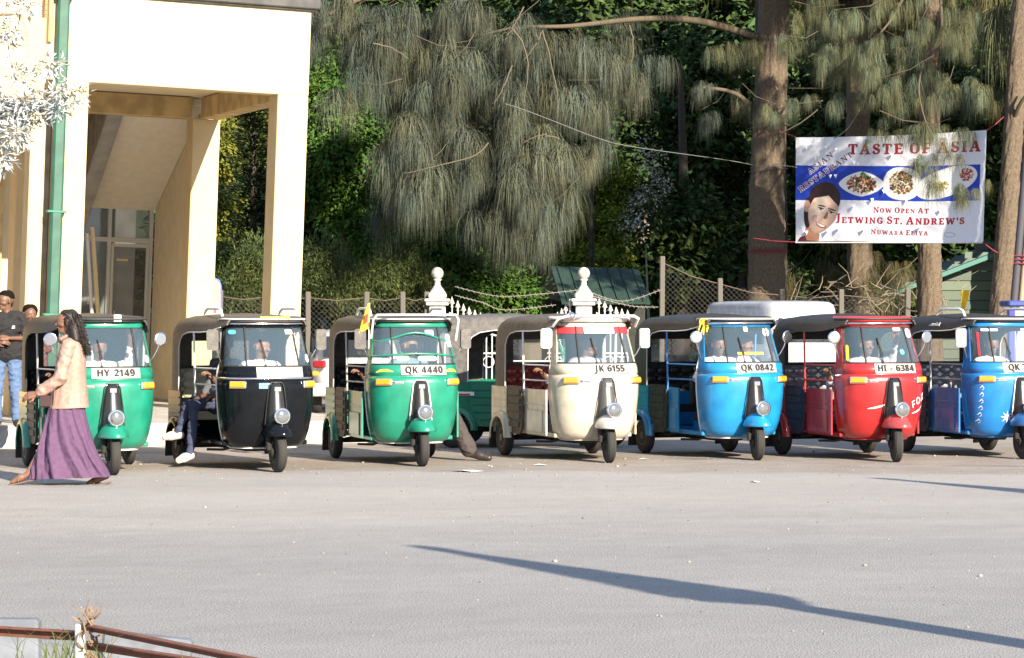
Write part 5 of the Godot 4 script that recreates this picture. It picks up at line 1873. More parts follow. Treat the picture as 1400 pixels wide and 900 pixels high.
func make_trees() -> void:
	noise_tex("bark", 256, 0.05, 0.45, 1.0, FastNoiseLite.TYPE_SIMPLEX_SMOOTH, 4, 21)
	var bark := mat(Color(0.155, 0.118, 0.082), 0.95, 0.0, "bark", 1.0).duplicate() as StandardMaterial3D
	bark.uv1_scale = Vector3(3.0, 0.7, 3.0)
	bark.normal_enabled = true
	bark.normal_texture = tex.fine_bump
	bark.normal_scale = 1.0
	var dark_bark := mat(Color(0.06, 0.048, 0.036), 0.95, 0.0, "bark", 1.5)
	mats.twig = mat(Color(0.11, 0.09, 0.062), 0.9)
	var branch_m := mat(Color(0.11, 0.088, 0.058), 0.9, 0.0, "grain", 2.0)
	var weep := foliage_mat(Color(1, 1, 1), Color(0.05, 0.05, 0.03), 0.65)
	var fol := foliage_mat(Color(1, 1, 1), Color(0.06, 0.09, 0.02), 0.5)
	# --- great she-oak with the weeping mass on its left
	var tr := thing("weeping_tree", "tall she-oak whose grey-green weeping boughs sweep far left of its trunk", "tree", on_ground(1050, 54.5), 0.0)
	var o := tr.position
	put("trunk", bark_trunk([Vector3(0.03, -0.1, 0), Vector3(0, 1.2, 0), Vector3(-0.03, 4.0, 0), Vector3(0.10, 7.5, 0), Vector3(0.2, 12.0, 0), Vector3(0.3, 16.0, 0)], [0.46, 0.37, 0.345, 0.31, 0.25, 0.12], 31), bark, tr)
	for y in [3.0, 3.05]: put("red_cord", tube_mesh(ring_pts(Vector3(0.0, y, 0), 0.41, 0.01), 0.014, 5), mat(Color(0.22, 0.02, 0.035), 0.8), tr)
	for y in [5.6, 4.7]: put("wire_loop", tube_mesh(ring_pts(Vector3(0.0, y, 0), 0.40, 0.04), 0.010, 5), mat(Color(0.08, 0.07, 0.07), 0.8), tr)
	limbs(tr, [[[[1050, 56, 54.5], [960, 30, 54.0], [880, 26, 53.2], [780, 36, 52.6], [700, 39, 52.2], [620, 60, 52.6]], 0.085, 0.02], [[[1050, -60, 54.5], [900, -70, 53], [720, -60, 51.5], [540, -20, 50.5], [450, 20, 50]], 0.15, 0.04], [[[1050, 165, 54.4], [1005, 128, 53.6], [960, 120, 53.0]], 0.07, 0.03], [[[1056, -200, 54.5], [1150, -230, 52], [1260, -210, 50]], 0.14, 0.05]], branch_m)
	tuft_crown(tr, [
		[470, 20, 60, 45, 51.7, 60, 0.9], [560, 30, 80, 50, 52.2, 90, 1.0], [655, 40, 80, 55, 52.5, 90, 1.0], [770, 70, 80, 45, 52.7, 80, 0.95], [855, 55, 45, 50, 53.7, 45, 0.95],
		[545, 105, 55, 45, 51.7, 70, 0.95], [630, 120, 75, 55, 52.2, 95, 1.05], [735, 130, 60, 50, 52.5, 75, 1.0], [800, 130, 40, 50, 53.2, 38, 0.9], [865, 105, 20, 30, 53.7, 14, 0.8],
		[600, 175, 55, 45, 51.7, 75, 1.05], [690, 190, 65, 50, 52.0, 85, 1.0], [580, 232, 40, 24, 51.4, 46, 1.05], [655, 240, 55, 35, 51.7, 60, 1.05], [735, 220, 32, 45, 52.2, 45, 1.05], [700, 290, 45, 30, 51.9, 55, 1.0], [735, 280, 25, 30, 52.0, 26, 1.0], [800, 185, 24, 26, 53.2, 16, 0.8],
		[985, 120, 30, 20, 54.2, 12, 0.6], [985, 160, 20, 20, 54.2, 6, 0.5]], weep, Color(0.090, 0.106, 0.080), 7, 0.40,
		[[[700, 39], [715, 60], [722, 95], [716, 140], 50.0], [[742, 42], [730, 65], [716, 82], 50.5], [[742, 42], [752, 80], [760, 120], [765, 150], 50.3], [[716, 10], [705, 32], [690, 55], 50.2], [[668, 195], [650, 212], [600, 226], [552, 238], 49.6], [[765, 190], [740, 185], [715, 196], 49.8], [[510, 60], [535, 66], [558, 80], 49.7], [[700, 90], [688, 120], [676, 142], 49.8], [[860, 35], [866, 60], [862, 90], 51.5]])
	# boughs above the picture, whose shade darkens the wood
	tuft_crown(tr, [[930, -130, 80, 60, 52.8, 60, 1.4], [1080, -300, 160, 120, 53.5, 110, 2.0]], weep, Color(0.12, 0.125, 0.07), 8, 0.42)
	# --- second tree: trunk behind the banner, sprays over its top
	var t2 := thing("banner_tree", "she-oak behind the banner with loose sprays hanging before the sheet", "tree", on_ground(1272, 53.5))
	put("trunk", bark_trunk([Vector3(0.02, -0.1, 0), Vector3(0, 2.0, 0), Vector3(-0.02, 5.0, 0), Vector3(0.05, 9.0, 0), Vector3(0.1, 14.0, 0)], [0.27, 0.23, 0.20, 0.17, 0.08], 32), bark, t2)
	limbs(t2, [[[[1274, -40, 53.5], [1240, -10, 52.0], [1220, 25, 51.0], [1195, 55, 50.4]], 0.055, 0.015], [[[1274, -80, 53.5], [1284, -20, 51.5], [1286, 45, 50.4], [1262, 86, 50.0]], 0.06, 0.018], [[[1262, 86, 50.0], [1256, 120, 49.4], [1262, 155, 48.9], [1276, 195, 48.6]], 0.022, 0.010], [[[1210, 70, 50.4], [1198, 100, 50.1], [1185, 122, 50.0]], 0.028, 0.012], [[[1125, 138, 50.5], [1090, 142, 50.6], [1062, 150, 50.8]], 0.016, 0.008], [[[1175, 150, 50.2], [1160, 175, 50.2], [1140, 190, 50.3]], 0.015, 0.008], [[[1118, 150, 50.3], [1095, 168, 50.4], [1068, 182, 50.6]], 0.015, 0.008], [[[1262, 86, 50.0], [1290, 50, 49.9], [1296, 10, 50.2]], 0.022, 0.012]], branch_m)
	tuft_crown(t2, [
		[1122, 15, 12, 30, 50.8, 25, 0.7], [1175, 15, 26, 20, 50.6, 12, 0.5], [1230, 0, 36, 18, 50.5, 15, 0.5], [1305, 8, 22, 12, 50.2, 15, 0.55], [1128, 70, 12, 18, 50.6, 10, 0.55], [1205, 52, 18, 10, 50.2, 10, 0.5], [1197, 80, 12, 8, 50.2, 12, 0.62], [1310, 38, 28, 8, 50.0, 18, 0.50], [1262, 78, 18, 8, 49.9, 12, 0.55], [1288, 112, 20, 12, 49.8, 15, 0.60], [1054, 142, 12, 4, 50.8, 10, 0.42], [1110, 132, 18, 8, 50.4, 10, 0.4], [1160, 128, 22, 8, 50.2, 14, 0.45], [1232, 152, 14, 6, 49.9, 6, 0.4], [1252, 172, 8, 10, 48.6, 8, 0.6], [1285, 172, 20, 8, 48.6, 8, 0.5], [1300, 205, 18, 14, 48.2, 6, 0.65], [1248, 205, 10, 16, 48.6, 6, 0.6], [1350, 250, 6, 6, 48.2, 4, 0.35], [1310, 245, 14, 6, 48.2, 5, 0.55], [1150, 60, 12, 22, 50.8, 12, 0.6], [1235, 45, 16, 10, 50.6, 10, 0.5], [1095, 50, 10, 30, 52.0, 10, 0.6], [1270, 30, 20, 16, 50.6, 14, 0.6], [1330, 130, 14, 20, 50.0, 10, 0.6], [1010, 60, 16, 24, 53.4, 12, 0.7], [1240, 110, 16, 16, 50.0, 12, 0.6]], weep, Color(0.108, 0.126, 0.078), 9, 0.36)
	tuft_crown(t2, [[1260, -150, 140, 60, 51.5, 80, 1.7], [1330, -330, 200, 110, 52.5, 110, 2.0]], weep, Color(0.12, 0.125, 0.07), 10, 0.42)
	# --- more trunks
	var t3 := thing("dark_trunk_tree", "shaded tree with broken bark, its trunk between van and banner", "tree", on_ground(1176, 56.5))
	put("trunk", bark_trunk([Vector3(0.05, -0.1, 0), Vector3(0.02, 2.0, 0), Vector3(-0.05, 5.0, 0), Vector3(0, 12.0, 0)], [0.32, 0.26, 0.24, 0.14], 33), bark, t3)
	tuft_crown(t3, [[1150, 300, 30, 30, 57.5, 10, 0.8], [1225, 360, 35, 25, 57.0, 22, 0.9], [1110, 370, 25, 20, 57.5, 12, 0.8], [1180, -100, 160, 60, 57, 70, 2.0]], weep, Color(0.10, 0.095, 0.05), 12, 0.42)
	var t4 := thing("leaning_tree", "tall leaning trunk at the far right beside the pipes", "tree", on_ground(1368, 49.9))
	put("trunk", bark_trunk([Vector3(-0.03, -0.1, 0), Vector3(0, 1.8, 0), Vector3(0.16, 4.0, 0), Vector3(0.42, 8.0, 0), Vector3(0.7, 13.0, 0)], [0.23, 0.19, 0.185, 0.15, 0.08], 34), bark, t4)
	limbs(t4, [[[[1384, 170, 49.9], [1396, 140, 49.5], [1420, 110, 49.2]], 0.05, 0.02]], branch_m)
	tuft_crown(t4, [[1340, 105, 16, 8, 50.6, 6, 0.5], [1440, -60, 80, 90, 51.5, 70, 1.6], [1450, 60, 30, 60, 52, 20, 1.2]], weep, Color(0.12, 0.125, 0.065), 13, 0.42)
	# dry brush behind the van and below the banner
	var db := thing("dry_brushwood", "bare dry twigs tangled behind the white van", "brushwood", on_ground(1170, 55))
	var dst := begin()
	for i in 110:
		var p := at(rnd(1080, 1330), rnd(385, 440), rnd(54.0, 56.0)) - db.position
		var dv := Vector3(rnd(-1, 1), rnd(-0.3, 0.8), rnd(-0.5, 0.5)).normalized() * rnd(0.25, 0.7)
		tube(dst, [p, p + dv * 0.5 + Vector3(rnd(-0.06, 0.06), rnd(-0.06, 0.06), 0), p + dv], [0.009, 0.007, 0.003], 4, false)
	var dm := put("twigs", done(dst), mat(Color(0.26, 0.21, 0.16), 0.9), db)
	dm.set_meta("kind", "stuff")
	# --- broad-leaved trees, shrubs and conifers
	var lf := leaf_mesh(0.13, 0.075)
	var lf_big := leaf_mesh(0.24, 0.15)
	var needle := leaf_mesh(0.20, 0.022)
	var spray := leaf_mesh(0.16, 0.05)
	var A := thing("broadleaf_tree", "bright green broad-leaved tree right behind the porch's outer column", "tree", on_ground(470, 60))
	put("trunk", bark_trunk([Vector3(0, 0, 0), Vector3(0.1, 2.0, 0), Vector3(0.0, 4.2, 0), Vector3(0.1, 7.0, 0)], [0.16, 0.13, 0.10, 0.04], 41), dark_bark, A)
	leafy_crown(A, [[440, 150, 40, 45, 59, 60], [470, 215, 40, 40, 58.5, 70], [425, 240, 30, 50, 59, 50], [500, 160, 35, 40, 60, 40], [545, 235, 22, 22, 58, 34], [470, 285, 30, 24, 59, 34], [505, 320, 30, 28, 58.5, 40], [440, 90, 40, 30, 61, 30]], Color(0.062, 0.132, 0.026), lf, fol, 51, 0.36, 62)
	var B := thing("yellow_green_tree", "yellow-green leafy tree glowing behind the dark slim pole", "tree", on_ground(800, 69))
	put("trunk", bark_trunk([Vector3(0, 0, 0), Vector3(0.1, 2.0, 0), Vector3(0, 5.0, 0)], [0.14, 0.12, 0.05], 42), dark_bark, B)
	leafy_crown(B, [[790, 250, 34, 40, 67, 70], [840, 255, 30, 35, 67, 50], [775, 320, 30, 40, 66, 60], [845, 320, 34, 36, 66, 60], [810, 365, 50, 24, 65, 60]], Color(0.150, 0.200, 0.026), lf, fol, 52, 0.42, 62)
	var pole := thing("slim_trunk", "thin black upright stem before the yellow-green tree", "tree", on_ground(808, 60))
	put("trunk", tube_mesh([Vector3(0, 0, 0), Vector3(0.01, 3, 0), Vector3(0.03, 7.5, 0)], [0.07, 0.06, 0.03], 8), mat(Color(0.015, 0.014, 0.013), 0.9), pole)
	var wf := thing("white_flowering_shrub", "tall shrub with loose white blossom, right of the yellow-green tree", "shrub", on_ground(880, 63))
	put("stem", tube_mesh([Vector3(0, 0, 0), Vector3(0.12, 1.5, 0), Vector3(0.05, 3.4, 0)], [0.05, 0.04, 0.015], 6), mat(Color(0.3, 0.28, 0.24), 0.9), wf)
	leafy_crown(wf, [[880, 265, 22, 40, 62.5, 14], [870, 310, 20, 26, 62, 10], [898, 235, 16, 26, 63, 10], [888, 200, 18, 26, 64, 6]], Color(0.40, 0.40, 0.38), leaf_mesh(0.085, 0.05), fol, 53, 0.30, 14)
	leafy_crown(wf, [[880, 290, 28, 50, 63, 24]], Color(0.05, 0.08, 0.03), lf, fol, 54, 0.36, 40)
	# conifer inside the porch opening
	var cn := thing("young_conifer", "dark young conifer seen through the porch opening", "conifer", on_ground(346, 60))
	put("trunk", tube_mesh([Vector3.ZERO, Vector3(0.0, 4, 0), Vector3(0.04, 8, 0)], [0.13, 0.08, 0.02], 8), dark_bark, cn)
	var xf := []
	var cl := []
	for i in 6200:
		var t := rng.randf()
		var y := lerpf(0.6, 7.8, t)
		var an := rnd(0, TAU)
		var reach := (1.0 - t) * 1.15 + 0.12
		var rr := reach * pow(rng.randf(), 0.6) * (0.75 + 0.25 * sin(y * 9.0))
		var dirv := Vector3(cos(an), rnd(-0.1, 0.5), sin(an)).normalized()
		var xx := dirv.cross(Vector3.UP).normalized()
		xf.append(Transform3D(Basis(xx, dirv.cross(xx), dirv).scaled(Vector3.ONE * rnd(0.8, 1.6)), Vector3(cos(an) * rr, y + rr * 0.25, sin(an) * rr)))
		var g := rnd(0.6, 1.3)
		cl.append(Color(0.030 * g, 0.050 * g, 0.022 * g))
	multi("crown", spray, xf, cl, fol, cn).set_meta("kind", "stuff")
	# low junipers and scrub along the fence
	var jl := [["olive juniper shrub inside the porch opening beside the notice board", [[335, 385, 28, 45, 53.0, 34], [350, 350, 14, 20, 53.0, 14], [310, 400, 16, 30, 53.4, 14]]], ["olive scrub behind the chain-link fence right of the porch column", [[440, 370, 30, 40, 53.2, 50], [470, 400, 40, 30, 53.0, 50]]], ["grey-olive scrub bush left of the white gate pillar", [[530, 380, 34, 34, 53.2, 54], [570, 395, 30, 30, 53.0, 46], [545, 345, 26, 20, 53.6, 26]]]]
	for i in jl.size():
		var j := thing("juniper_shrub", jl[i][0], "shrub", on_ground(jl[i][1][0][0], jl[i][1][0][4]), 0.0, "scrub along the fence")
		put("stem", tube_mesh([Vector3.ZERO, Vector3(0.05, 0.7, 0), Vector3(0.0, 1.6, 0)], [0.05, 0.04, 0.015], 6), dark_bark, j)
		leafy_crown(j, jl[i][1], Color(0.090, 0.122, 0.045), leaf_mesh(0.11, 0.022), fol, 60 + i, 0.32, 120, 0.6, 1.2, -0.2)
	var gb := thing("glossy_hedge", "glossy green hedge behind the gate under the weeping boughs", "hedge", on_ground(660, 56))
	leafy_crown(gb, [[600, 350, 40, 30, 56, 60], [650, 385, 45, 30, 56, 70], [560, 310, 30, 30, 57, 36], [700, 400, 40, 22, 56.5, 44], [610, 410, 40, 22, 55, 40]], Color(0.052, 0.112, 0.022), lf, fol, 71, 0.38, 62)
	# pale trees lit behind the conifer
	var pt := thing("pale_green_tree", "pale yellow-green tree behind the conifer in the porch opening", "tree", on_ground(310, 68))
	put("trunk", tube_mesh([Vector3.ZERO, Vector3(0.1, 3, 0), Vector3(0, 7, 0)], [0.16, 0.12, 0.04], 8), dark_bark, pt)
	leafy_crown(pt, [[305, 200, 30, 40, 67, 60], [300, 290, 30, 45, 67, 60], [390, 210, 30, 50, 68, 50], [340, 130, 50, 30, 68, 50], [300, 370, 30, 40, 66, 40]], Color(0.125, 0.150, 0.030), lf, fol, 72, 0.45, 55)
	# dark trees of the wood behind
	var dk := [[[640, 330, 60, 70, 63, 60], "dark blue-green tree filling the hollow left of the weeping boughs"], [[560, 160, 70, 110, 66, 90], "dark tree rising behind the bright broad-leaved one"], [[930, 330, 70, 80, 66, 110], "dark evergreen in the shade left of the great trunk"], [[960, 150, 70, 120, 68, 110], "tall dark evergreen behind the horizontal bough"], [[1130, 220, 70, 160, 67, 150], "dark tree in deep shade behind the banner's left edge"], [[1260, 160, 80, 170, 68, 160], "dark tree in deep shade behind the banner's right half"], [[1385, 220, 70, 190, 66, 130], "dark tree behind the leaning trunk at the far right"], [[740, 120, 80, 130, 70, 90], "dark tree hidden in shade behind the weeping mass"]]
	for i in dk.size():
		var b: Array = dk[i][0]
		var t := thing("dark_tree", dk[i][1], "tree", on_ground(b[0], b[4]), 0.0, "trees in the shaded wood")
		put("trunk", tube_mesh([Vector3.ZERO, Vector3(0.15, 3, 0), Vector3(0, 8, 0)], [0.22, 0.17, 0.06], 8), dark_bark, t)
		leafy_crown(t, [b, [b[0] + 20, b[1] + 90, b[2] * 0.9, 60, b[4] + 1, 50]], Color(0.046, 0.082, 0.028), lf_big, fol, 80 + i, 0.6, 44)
	# far belt of trees that closes the view
	var where := ["behind the porch stairs", "behind the young conifer", "right of the porch column", "behind the bright broad-leaved tree", "above the glossy hedge", "behind the weeping boughs' left half", "behind the weeping boughs' right half", "behind the yellow-green tree", "behind the white blossom", "left of the great trunk", "right of the great trunk", "behind the banner's left half", "behind the banner's right half", "behind the board hut", "behind the pipes at the right edge"]
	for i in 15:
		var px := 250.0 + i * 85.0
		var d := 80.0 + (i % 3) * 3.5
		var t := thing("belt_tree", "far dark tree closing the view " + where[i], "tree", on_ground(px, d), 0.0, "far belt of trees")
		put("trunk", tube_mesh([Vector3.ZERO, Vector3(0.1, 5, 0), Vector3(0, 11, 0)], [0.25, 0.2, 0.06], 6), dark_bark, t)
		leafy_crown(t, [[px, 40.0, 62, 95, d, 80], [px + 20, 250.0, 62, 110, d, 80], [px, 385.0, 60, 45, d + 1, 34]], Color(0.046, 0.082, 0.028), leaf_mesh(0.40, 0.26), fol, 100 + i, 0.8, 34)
	# trees right of the picture whose crowns keep the wood in shade
	for q in [[Vector3(15.5, 0, -52.0), "tall dense tree right of the picture beyond the pipes", 96], [Vector3(20.5, 0, -53.5), "tallest dense tree far right of the picture by the hut", 97], [Vector3(11.0, 0, -57.0), "dense tree over the green board hut", 98], [Vector3(5.78, 0, -59.5), "dense tall tree right behind the great trunk", 99]]:
		var dt := thing("shade_tree", q[1], "tree", q[0])
		put("trunk", bark_trunk([Vector3(0, -0.1, 0), Vector3(0.1, 4.0, 0), Vector3(0.0, 9.0, 0), Vector3(0.2, 16.0, 0)], [0.40, 0.32, 0.26, 0.08], q[2]), dark_bark, dt)
		var dd: float = -q[0].z
		var bx: float = 700.0 + q[0].x / dd * FPX
		leafy_crown(dt, [[bx, -330.0, 260, 330, dd, 420], [bx, -60.0, 170, 120, dd, 110]] if q[2] < 98 else [[bx, -380.0, 290, 250, dd, 400]], Color(0.045, 0.09, 0.022), lf_big, fol, q[2], 0.7, 44)
	# silver-leaved branch reaching in from the left
	var sv := thing("silver_leaf_tree", "silver-leaved branches reaching in at the upper left corner", "tree", on_ground(-90, 22.5))
	put("trunk", bark_trunk([Vector3(0, -0.1, 0), Vector3(0.05, 2.2, 0), Vector3(0.0, 4.6, 0), Vector3(0.1, 6.5, 0)], [0.13, 0.10, 0.07, 0.02], 43), mat(Color(0.35, 0.32, 0.28), 0.9, 0.0, "bark", 2.0), sv)
	limbs(sv, [[[[-88, 120, 22.5], [-40, 110, 22.2], [10, 150, 22.0], [60, 150, 21.9]], 0.03, 0.006], [[[-88, 60, 22.5], [-30, 30, 22.2], [30, 20, 22.0], [38, 80, 21.9]], 0.025, 0.004], [[[-88, 200, 22.5], [-40, 190, 22.1], [0, 170, 21.8], [40, 180, 21.7]], 0.025, 0.005], [[[10, 150, 22.0], [50, 125, 21.9], [95, 125, 21.8], [118, 124, 21.8]], 0.012, 0.003], [[[-40, 190, 22.1], [-5, 215, 21.9], [8, 235, 21.8]], 0.014, 0.004]], mat(Color(0.34, 0.26, 0.20), 0.9))
	var silver := foliage_mat(Color(1, 1, 1), Color(0.10, 0.11, 0.11), 0.45)
	leafy_crown(sv, [[0, 150, 26, 30, 22.0, 18], [30, 150, 24, 18, 21.9, 14], [20, 185, 26, 14, 21.8, 13], [70, 90, 18, 8, 21.9, 6], [92, 128, 22, 10, 21.8, 11], [60, 140, 18, 12, 21.9, 7], [5, 220, 9, 14, 21.8, 6], [10, 40, 16, 24, 22.1, 7], [30, 100, 20, 16, 22.0, 6], [15, 5, 30, 10, 22.2, 6], [78, 150, 10, 8, 21.8, 4], [35, 12, 10, 10, 22.1, 3]], Color(0.50, 0.55, 0.56), leaf_mesh(0.085, 0.022), silver, 91, 0.09, 22, 0.7, 1.3, 0.1)
	leafy_crown(sv, [[-60, 120, 40, 110, 22.3, 70]], Color(0.40, 0.44, 0.44), leaf_mesh(0.085, 0.022), silver, 92, 0.12, 26)

func ring_pts(c: Vector3, r: float, tilt: float) -> Array:
	var w := []
	for k in 21: w.append(c + Vector3(cos(k * TAU / 20) * r, cos(k * TAU / 20) * tilt, sin(k * TAU / 20) * r))
	return w

# ================================================================ foreground railing
func make_foreground() -> void:
	var rust := mat(Color(0.17, 0.060, 0.036), 0.8, 0.0, "blotch", 3.0)
	var pale := mat(Color(0.55, 0.60, 0.55), 0.7, 0.0, "grain", 6.0)
	var slab := mat(Color(0.17, 0.19, 0.225), 0.6, 0.0, "blotch", 1.2)
	var D := 8.0
	var f := thing("rusty_railing", "rusty angle-iron railing with a white post in the lower left foreground", "railing", on_ground(113, D))
	var o := f.position
	put("post", box_mesh(Vector3(0, 0.385, 0.05), Vector3(0.028, 0.80, 0.04), 0.004), pale, f)
	var bars := [["upper_rail", [[-60, 861, 8.2], [108, 871, 8.03]], 0.026], ["upper_rail", [[118, 859, 8.0], [420, 921, 6.9]], 0.017], ["lower_rail", [[118, 884, 8.0], [420, 930, 7.2]], 0.021], ["lower_rail", [[-60, 915, 8.2], [108, 910, 8.03]], 0.026]]
	for q in bars:
		var a := at(q[1][0][0], q[1][0][1], q[1][0][2]) - o
		var b := at(q[1][1][0], q[1][1][1], q[1][1][2]) - o
		var L := a.distance_to(b)
		var x := (b - a) / L
		var z := x.cross(Vector3.UP).normalized()
		var bs := Basis(x, z.cross(x), z)
		var st := begin(false)
		box(st, (a + b) / 2, Vector3(L, q[2], 0.005), 0.001, bs)
		box(st, (a + b) / 2 + bs * Vector3(0, q[2] / 2 + 0.0028, 0.012), Vector3(L, 0.005, 0.030), 0.001, bs)
		put(q[0], done(st), rust, f)
	# concrete channel edge and slabs lying behind the railing
	for q in [[-30, 54, 846, 8.9, 0.0, "pale blue-grey concrete slab at the far lower left corner behind the railing"], [55, 102, 874, 9.0, 0.0, "pale concrete slab just left of the white railing post"], [128, 250, 868, 9.2, -0.10, "pale concrete slab right of the white railing post, sloping down"]]:
		var a := at(q[0], q[2], q[3])
		var b := at(q[1], q[2], q[3])
		tag(put("concrete_slab", box_mesh(Vector3(0, -0.35, 0), Vector3(b.x - a.x, 0.7, 0.08), 0.01, Basis(Vector3(0, 0, 1), q[4])), slab, self, Transform3D(Basis.IDENTITY, (a + b) / 2)), q[5], "slab", "concrete slabs behind the railing")
	# tufts of grass
	var st2 := begin(false)
	for i in 120:
		var px := 0.0
		if i % 4 == 0: px = rnd(-10, 320)
		else: px = rng.randfn(100, 32)
		var base := at(px, 930 + rnd(-4, 14), rnd(7.4, 8.5))
		var L := rnd(0.06, 0.22) * (0.6 if px > 150 else 1.0)
		var lean := Vector3(rnd(-0.7, 0.7), 0, rnd(-0.4, 0.4)) * L
		var s := Vector3(rnd(0.0010, 0.0022), 0, 0)
		var m := base + lean * 0.3 + Vector3(0, L * 0.6, 0)
		var e := base + lean + Vector3(0, L * rnd(0.75, 1.0), 0)
		quad(st2, base - s, base + s, m + s * 0.8, m - s * 0.8)
		tri(st2, m - s * 0.8, m + s * 0.8, e)
	var gm := foliage_mat(Color(0.085, 0.105, 0.035), Color(0.03, 0.04, 0.012))
	gm.vertex_color_use_as_albedo = false
	var g := put("grass", done(st2), gm, self)
	tag(g, "thin green grass blades growing around the foreground railing", "grass")
	g.set_meta("kind", "stuff")
	# dried plant wound round the post
	var st3 := begin(false)
	for i in 40:
		var y := rnd(0.35, 0.80)
		var p := o + Vector3(rnd(0.0, 0.05), y, rnd(0.03, 0.09))
		var e := p + Vector3(rnd(-0.05, 0.08), rnd(-0.16, 0.10), rnd(-0.02, 0.04))
		tube(st3, [p, (p + e) / 2 + Vector3(rnd(-0.02, 0.02), 0, 0), e], [0.004, 0.003, 0.001], 4, false)
	for i in 60:
		var p := o + Vector3(rnd(0.0, 0.05), rnd(0.64, 0.83), rnd(0.03, 0.09))
		var d := Vector3(rnd(-1, 1), rnd(-0.5, 1), rnd(-0.5, 1)).normalized() * rnd(0.012, 0.035)
		var sd := d.cross(Vector3(0, 0.3, 1)).normalized() * 0.004
		quad(st3, p, p + d * 0.5 + sd, p + d, p + d * 0.5 - sd)
	tag(put("dried_weed", done(st3), mat(Color(0.20, 0.13, 0.08), 0.9), self), "dry brown weed wound round the white railing post", "weed")

# ================================================================ people
# surface nets over a field of tapered capsules: bones are [a, b, ra, rb, blend]
func nets(bones: Array, cell: float, crease := 0.0) -> ArrayMesh:
	var lo := Vector3.ONE * 1e9
	var hi := -lo
	for b in bones:
		var r: float = maxf(b[2], b[3]) + cell * 4.0
		for e in 2:
			lo = lo.min(b[e] - Vector3.ONE * r)
			hi = hi.max(b[e] + Vector3.ONE * r)
	var nx := int((hi.x - lo.x) / cell) + 2
	var ny := int((hi.y - lo.y) / cell) + 2
	var nz := int((hi.z - lo.z) / cell) + 2
	var f := PackedFloat32Array()
	f.resize(nx * ny * nz)
	f.fill(1.0)
	for bone in bones:
		var a: Vector3 = bone[0]
		var b: Vector3 = bone[1]
		var ra: float = bone[2]
		var rb: float = bone[3]
		var k: float = bone[4] if bone.size() > 4 else 0.03
		var m := maxf(ra, rb) + cell * 2.5 + k
		var mn := (a.min(b) - Vector3.ONE * m - lo) / cell
		var mx := (a.max(b) + Vector3.ONE * m - lo) / cell
		var ab := b - a
		var ll := maxf(ab.length_squared(), 1e-9)
		for z in range(maxi(0, int(mn.z)), mini(nz, int(mx.z) + 2)):
			for y in range(maxi(0, int(mn.y)), mini(ny, int(mx.y) + 2)):
				var i := (z * ny + y) * nx
				for x in range(maxi(0, int(mn.x)), mini(nx, int(mx.x) + 2)):
					var p := lo + Vector3(x, y, z) * cell - a
					var t := clampf(p.dot(ab) / ll, 0.0, 1.0)
					var d := (p - ab * t).length() - lerpf(ra, rb, t)
					var o := f[i + x]
					var h := maxf(k - absf(o - d), 0.0) / k
					f[i + x] = minf(o, d) - h * h * k * 0.25
	if crease > 0.0:                       # folds of cloth
		var fn := FastNoiseLite.new()
		fn.seed = 17
		fn.frequency = 1.0
		fn.fractal_octaves = 2
		for z in nz:
			for y in ny:
				var i := (z * ny + y) * nx
				for x in nx:
					if absf(f[i + x]) < cell * 3.0:
						var p := lo + Vector3(x, y, z) * cell
						f[i + x] += crease * (absf(fn.get_noise_3d(p.x * 5.0 + p.y * 3.0, p.y * 7.0 - p.x * 2.0, p.z * 5.0)) - 0.25) * 2.0
	var vid := PackedInt32Array()
	vid.resize(nx * ny * nz)
	vid.fill(-1)
	var verts := PackedVector3Array()
	var norms := PackedVector3Array()
	var idx := PackedInt32Array()
	var sy := nx
	var sz := nx * ny
	for z in nz - 1:
		for y in ny - 1:
			for x in nx - 1:
				var i := z * sz + y * sy + x
				var v0 := f[i]
				if v0 > cell * 2.5: continue
				var v := [v0, f[i + 1], f[i + sy], f[i + sy + 1], f[i + sz], f[i + sz + 1], f[i + sz + sy], f[i + sz + sy + 1]]
				var neg := 0
				for q in v: if q < 0.0: neg += 1
				if neg == 0 or neg == 8: continue
				var s := Vector3.ZERO
				var c := 0
				for e in EDGES:
					var p: float = v[e[0]]
					var q: float = v[e[1]]
					if (p < 0.0) != (q < 0.0):
						var t := p / (p - q)
						var A := Vector3(e[0] & 1, (e[0] >> 1) & 1, e[0] >> 2)
						var B := Vector3(e[1] & 1, (e[1] >> 1) & 1, e[1] >> 2)
						s += A.lerp(B, t)
						c += 1
				vid[i] = verts.size()
				verts.append(lo + (Vector3(x, y, z) + s / c) * cell)
				norms.append(Vector3(v[1] + v[3] + v[5] + v[7] - v[0] - v[2] - v[4] - v[6], v[2] + v[3] + v[6] + v[7] - v[0] - v[1] - v[4] - v[5], v[4] + v[5] + v[6] + v[7] - v[0] - v[1] - v[2] - v[3]).normalized())
	for z in range(1, nz - 1):
		for y in range(1, ny - 1):
			for x in range(1, nx - 1):
				var i := z * sz + y * sy + x
				if vid[i] < 0: continue
				var v0 := f[i]
				for ax in 3:
					var st := [1, sy, sz][ax] as int
					var s1 := [sy, sz, 1][ax] as int
					var s2 := [sz, 1, sy][ax] as int
					var v1 := f[i + st]
					if (v0 < 0.0) == (v1 < 0.0): continue
					var a := vid[i]
					var b := vid[i - s1]
					var c := vid[i - s1 - s2]
					var d := vid[i - s2]
					if a < 0 or b < 0 or c < 0 or d < 0: continue
					if v0 < 0.0: idx.append_array([a, c, b, a, d, c])
					else: idx.append_array([a, b, c, a, c, d])
	var arr := []
	arr.resize(Mesh.ARRAY_MAX)
	arr[Mesh.ARRAY_VERTEX] = verts
	arr[Mesh.ARRAY_NORMAL] = norms
	arr[Mesh.ARRAY_INDEX] = idx
	var am := ArrayMesh.new()
	am.add_surface_from_arrays(Mesh.PRIMITIVE_TRIANGLES, arr)
	return am

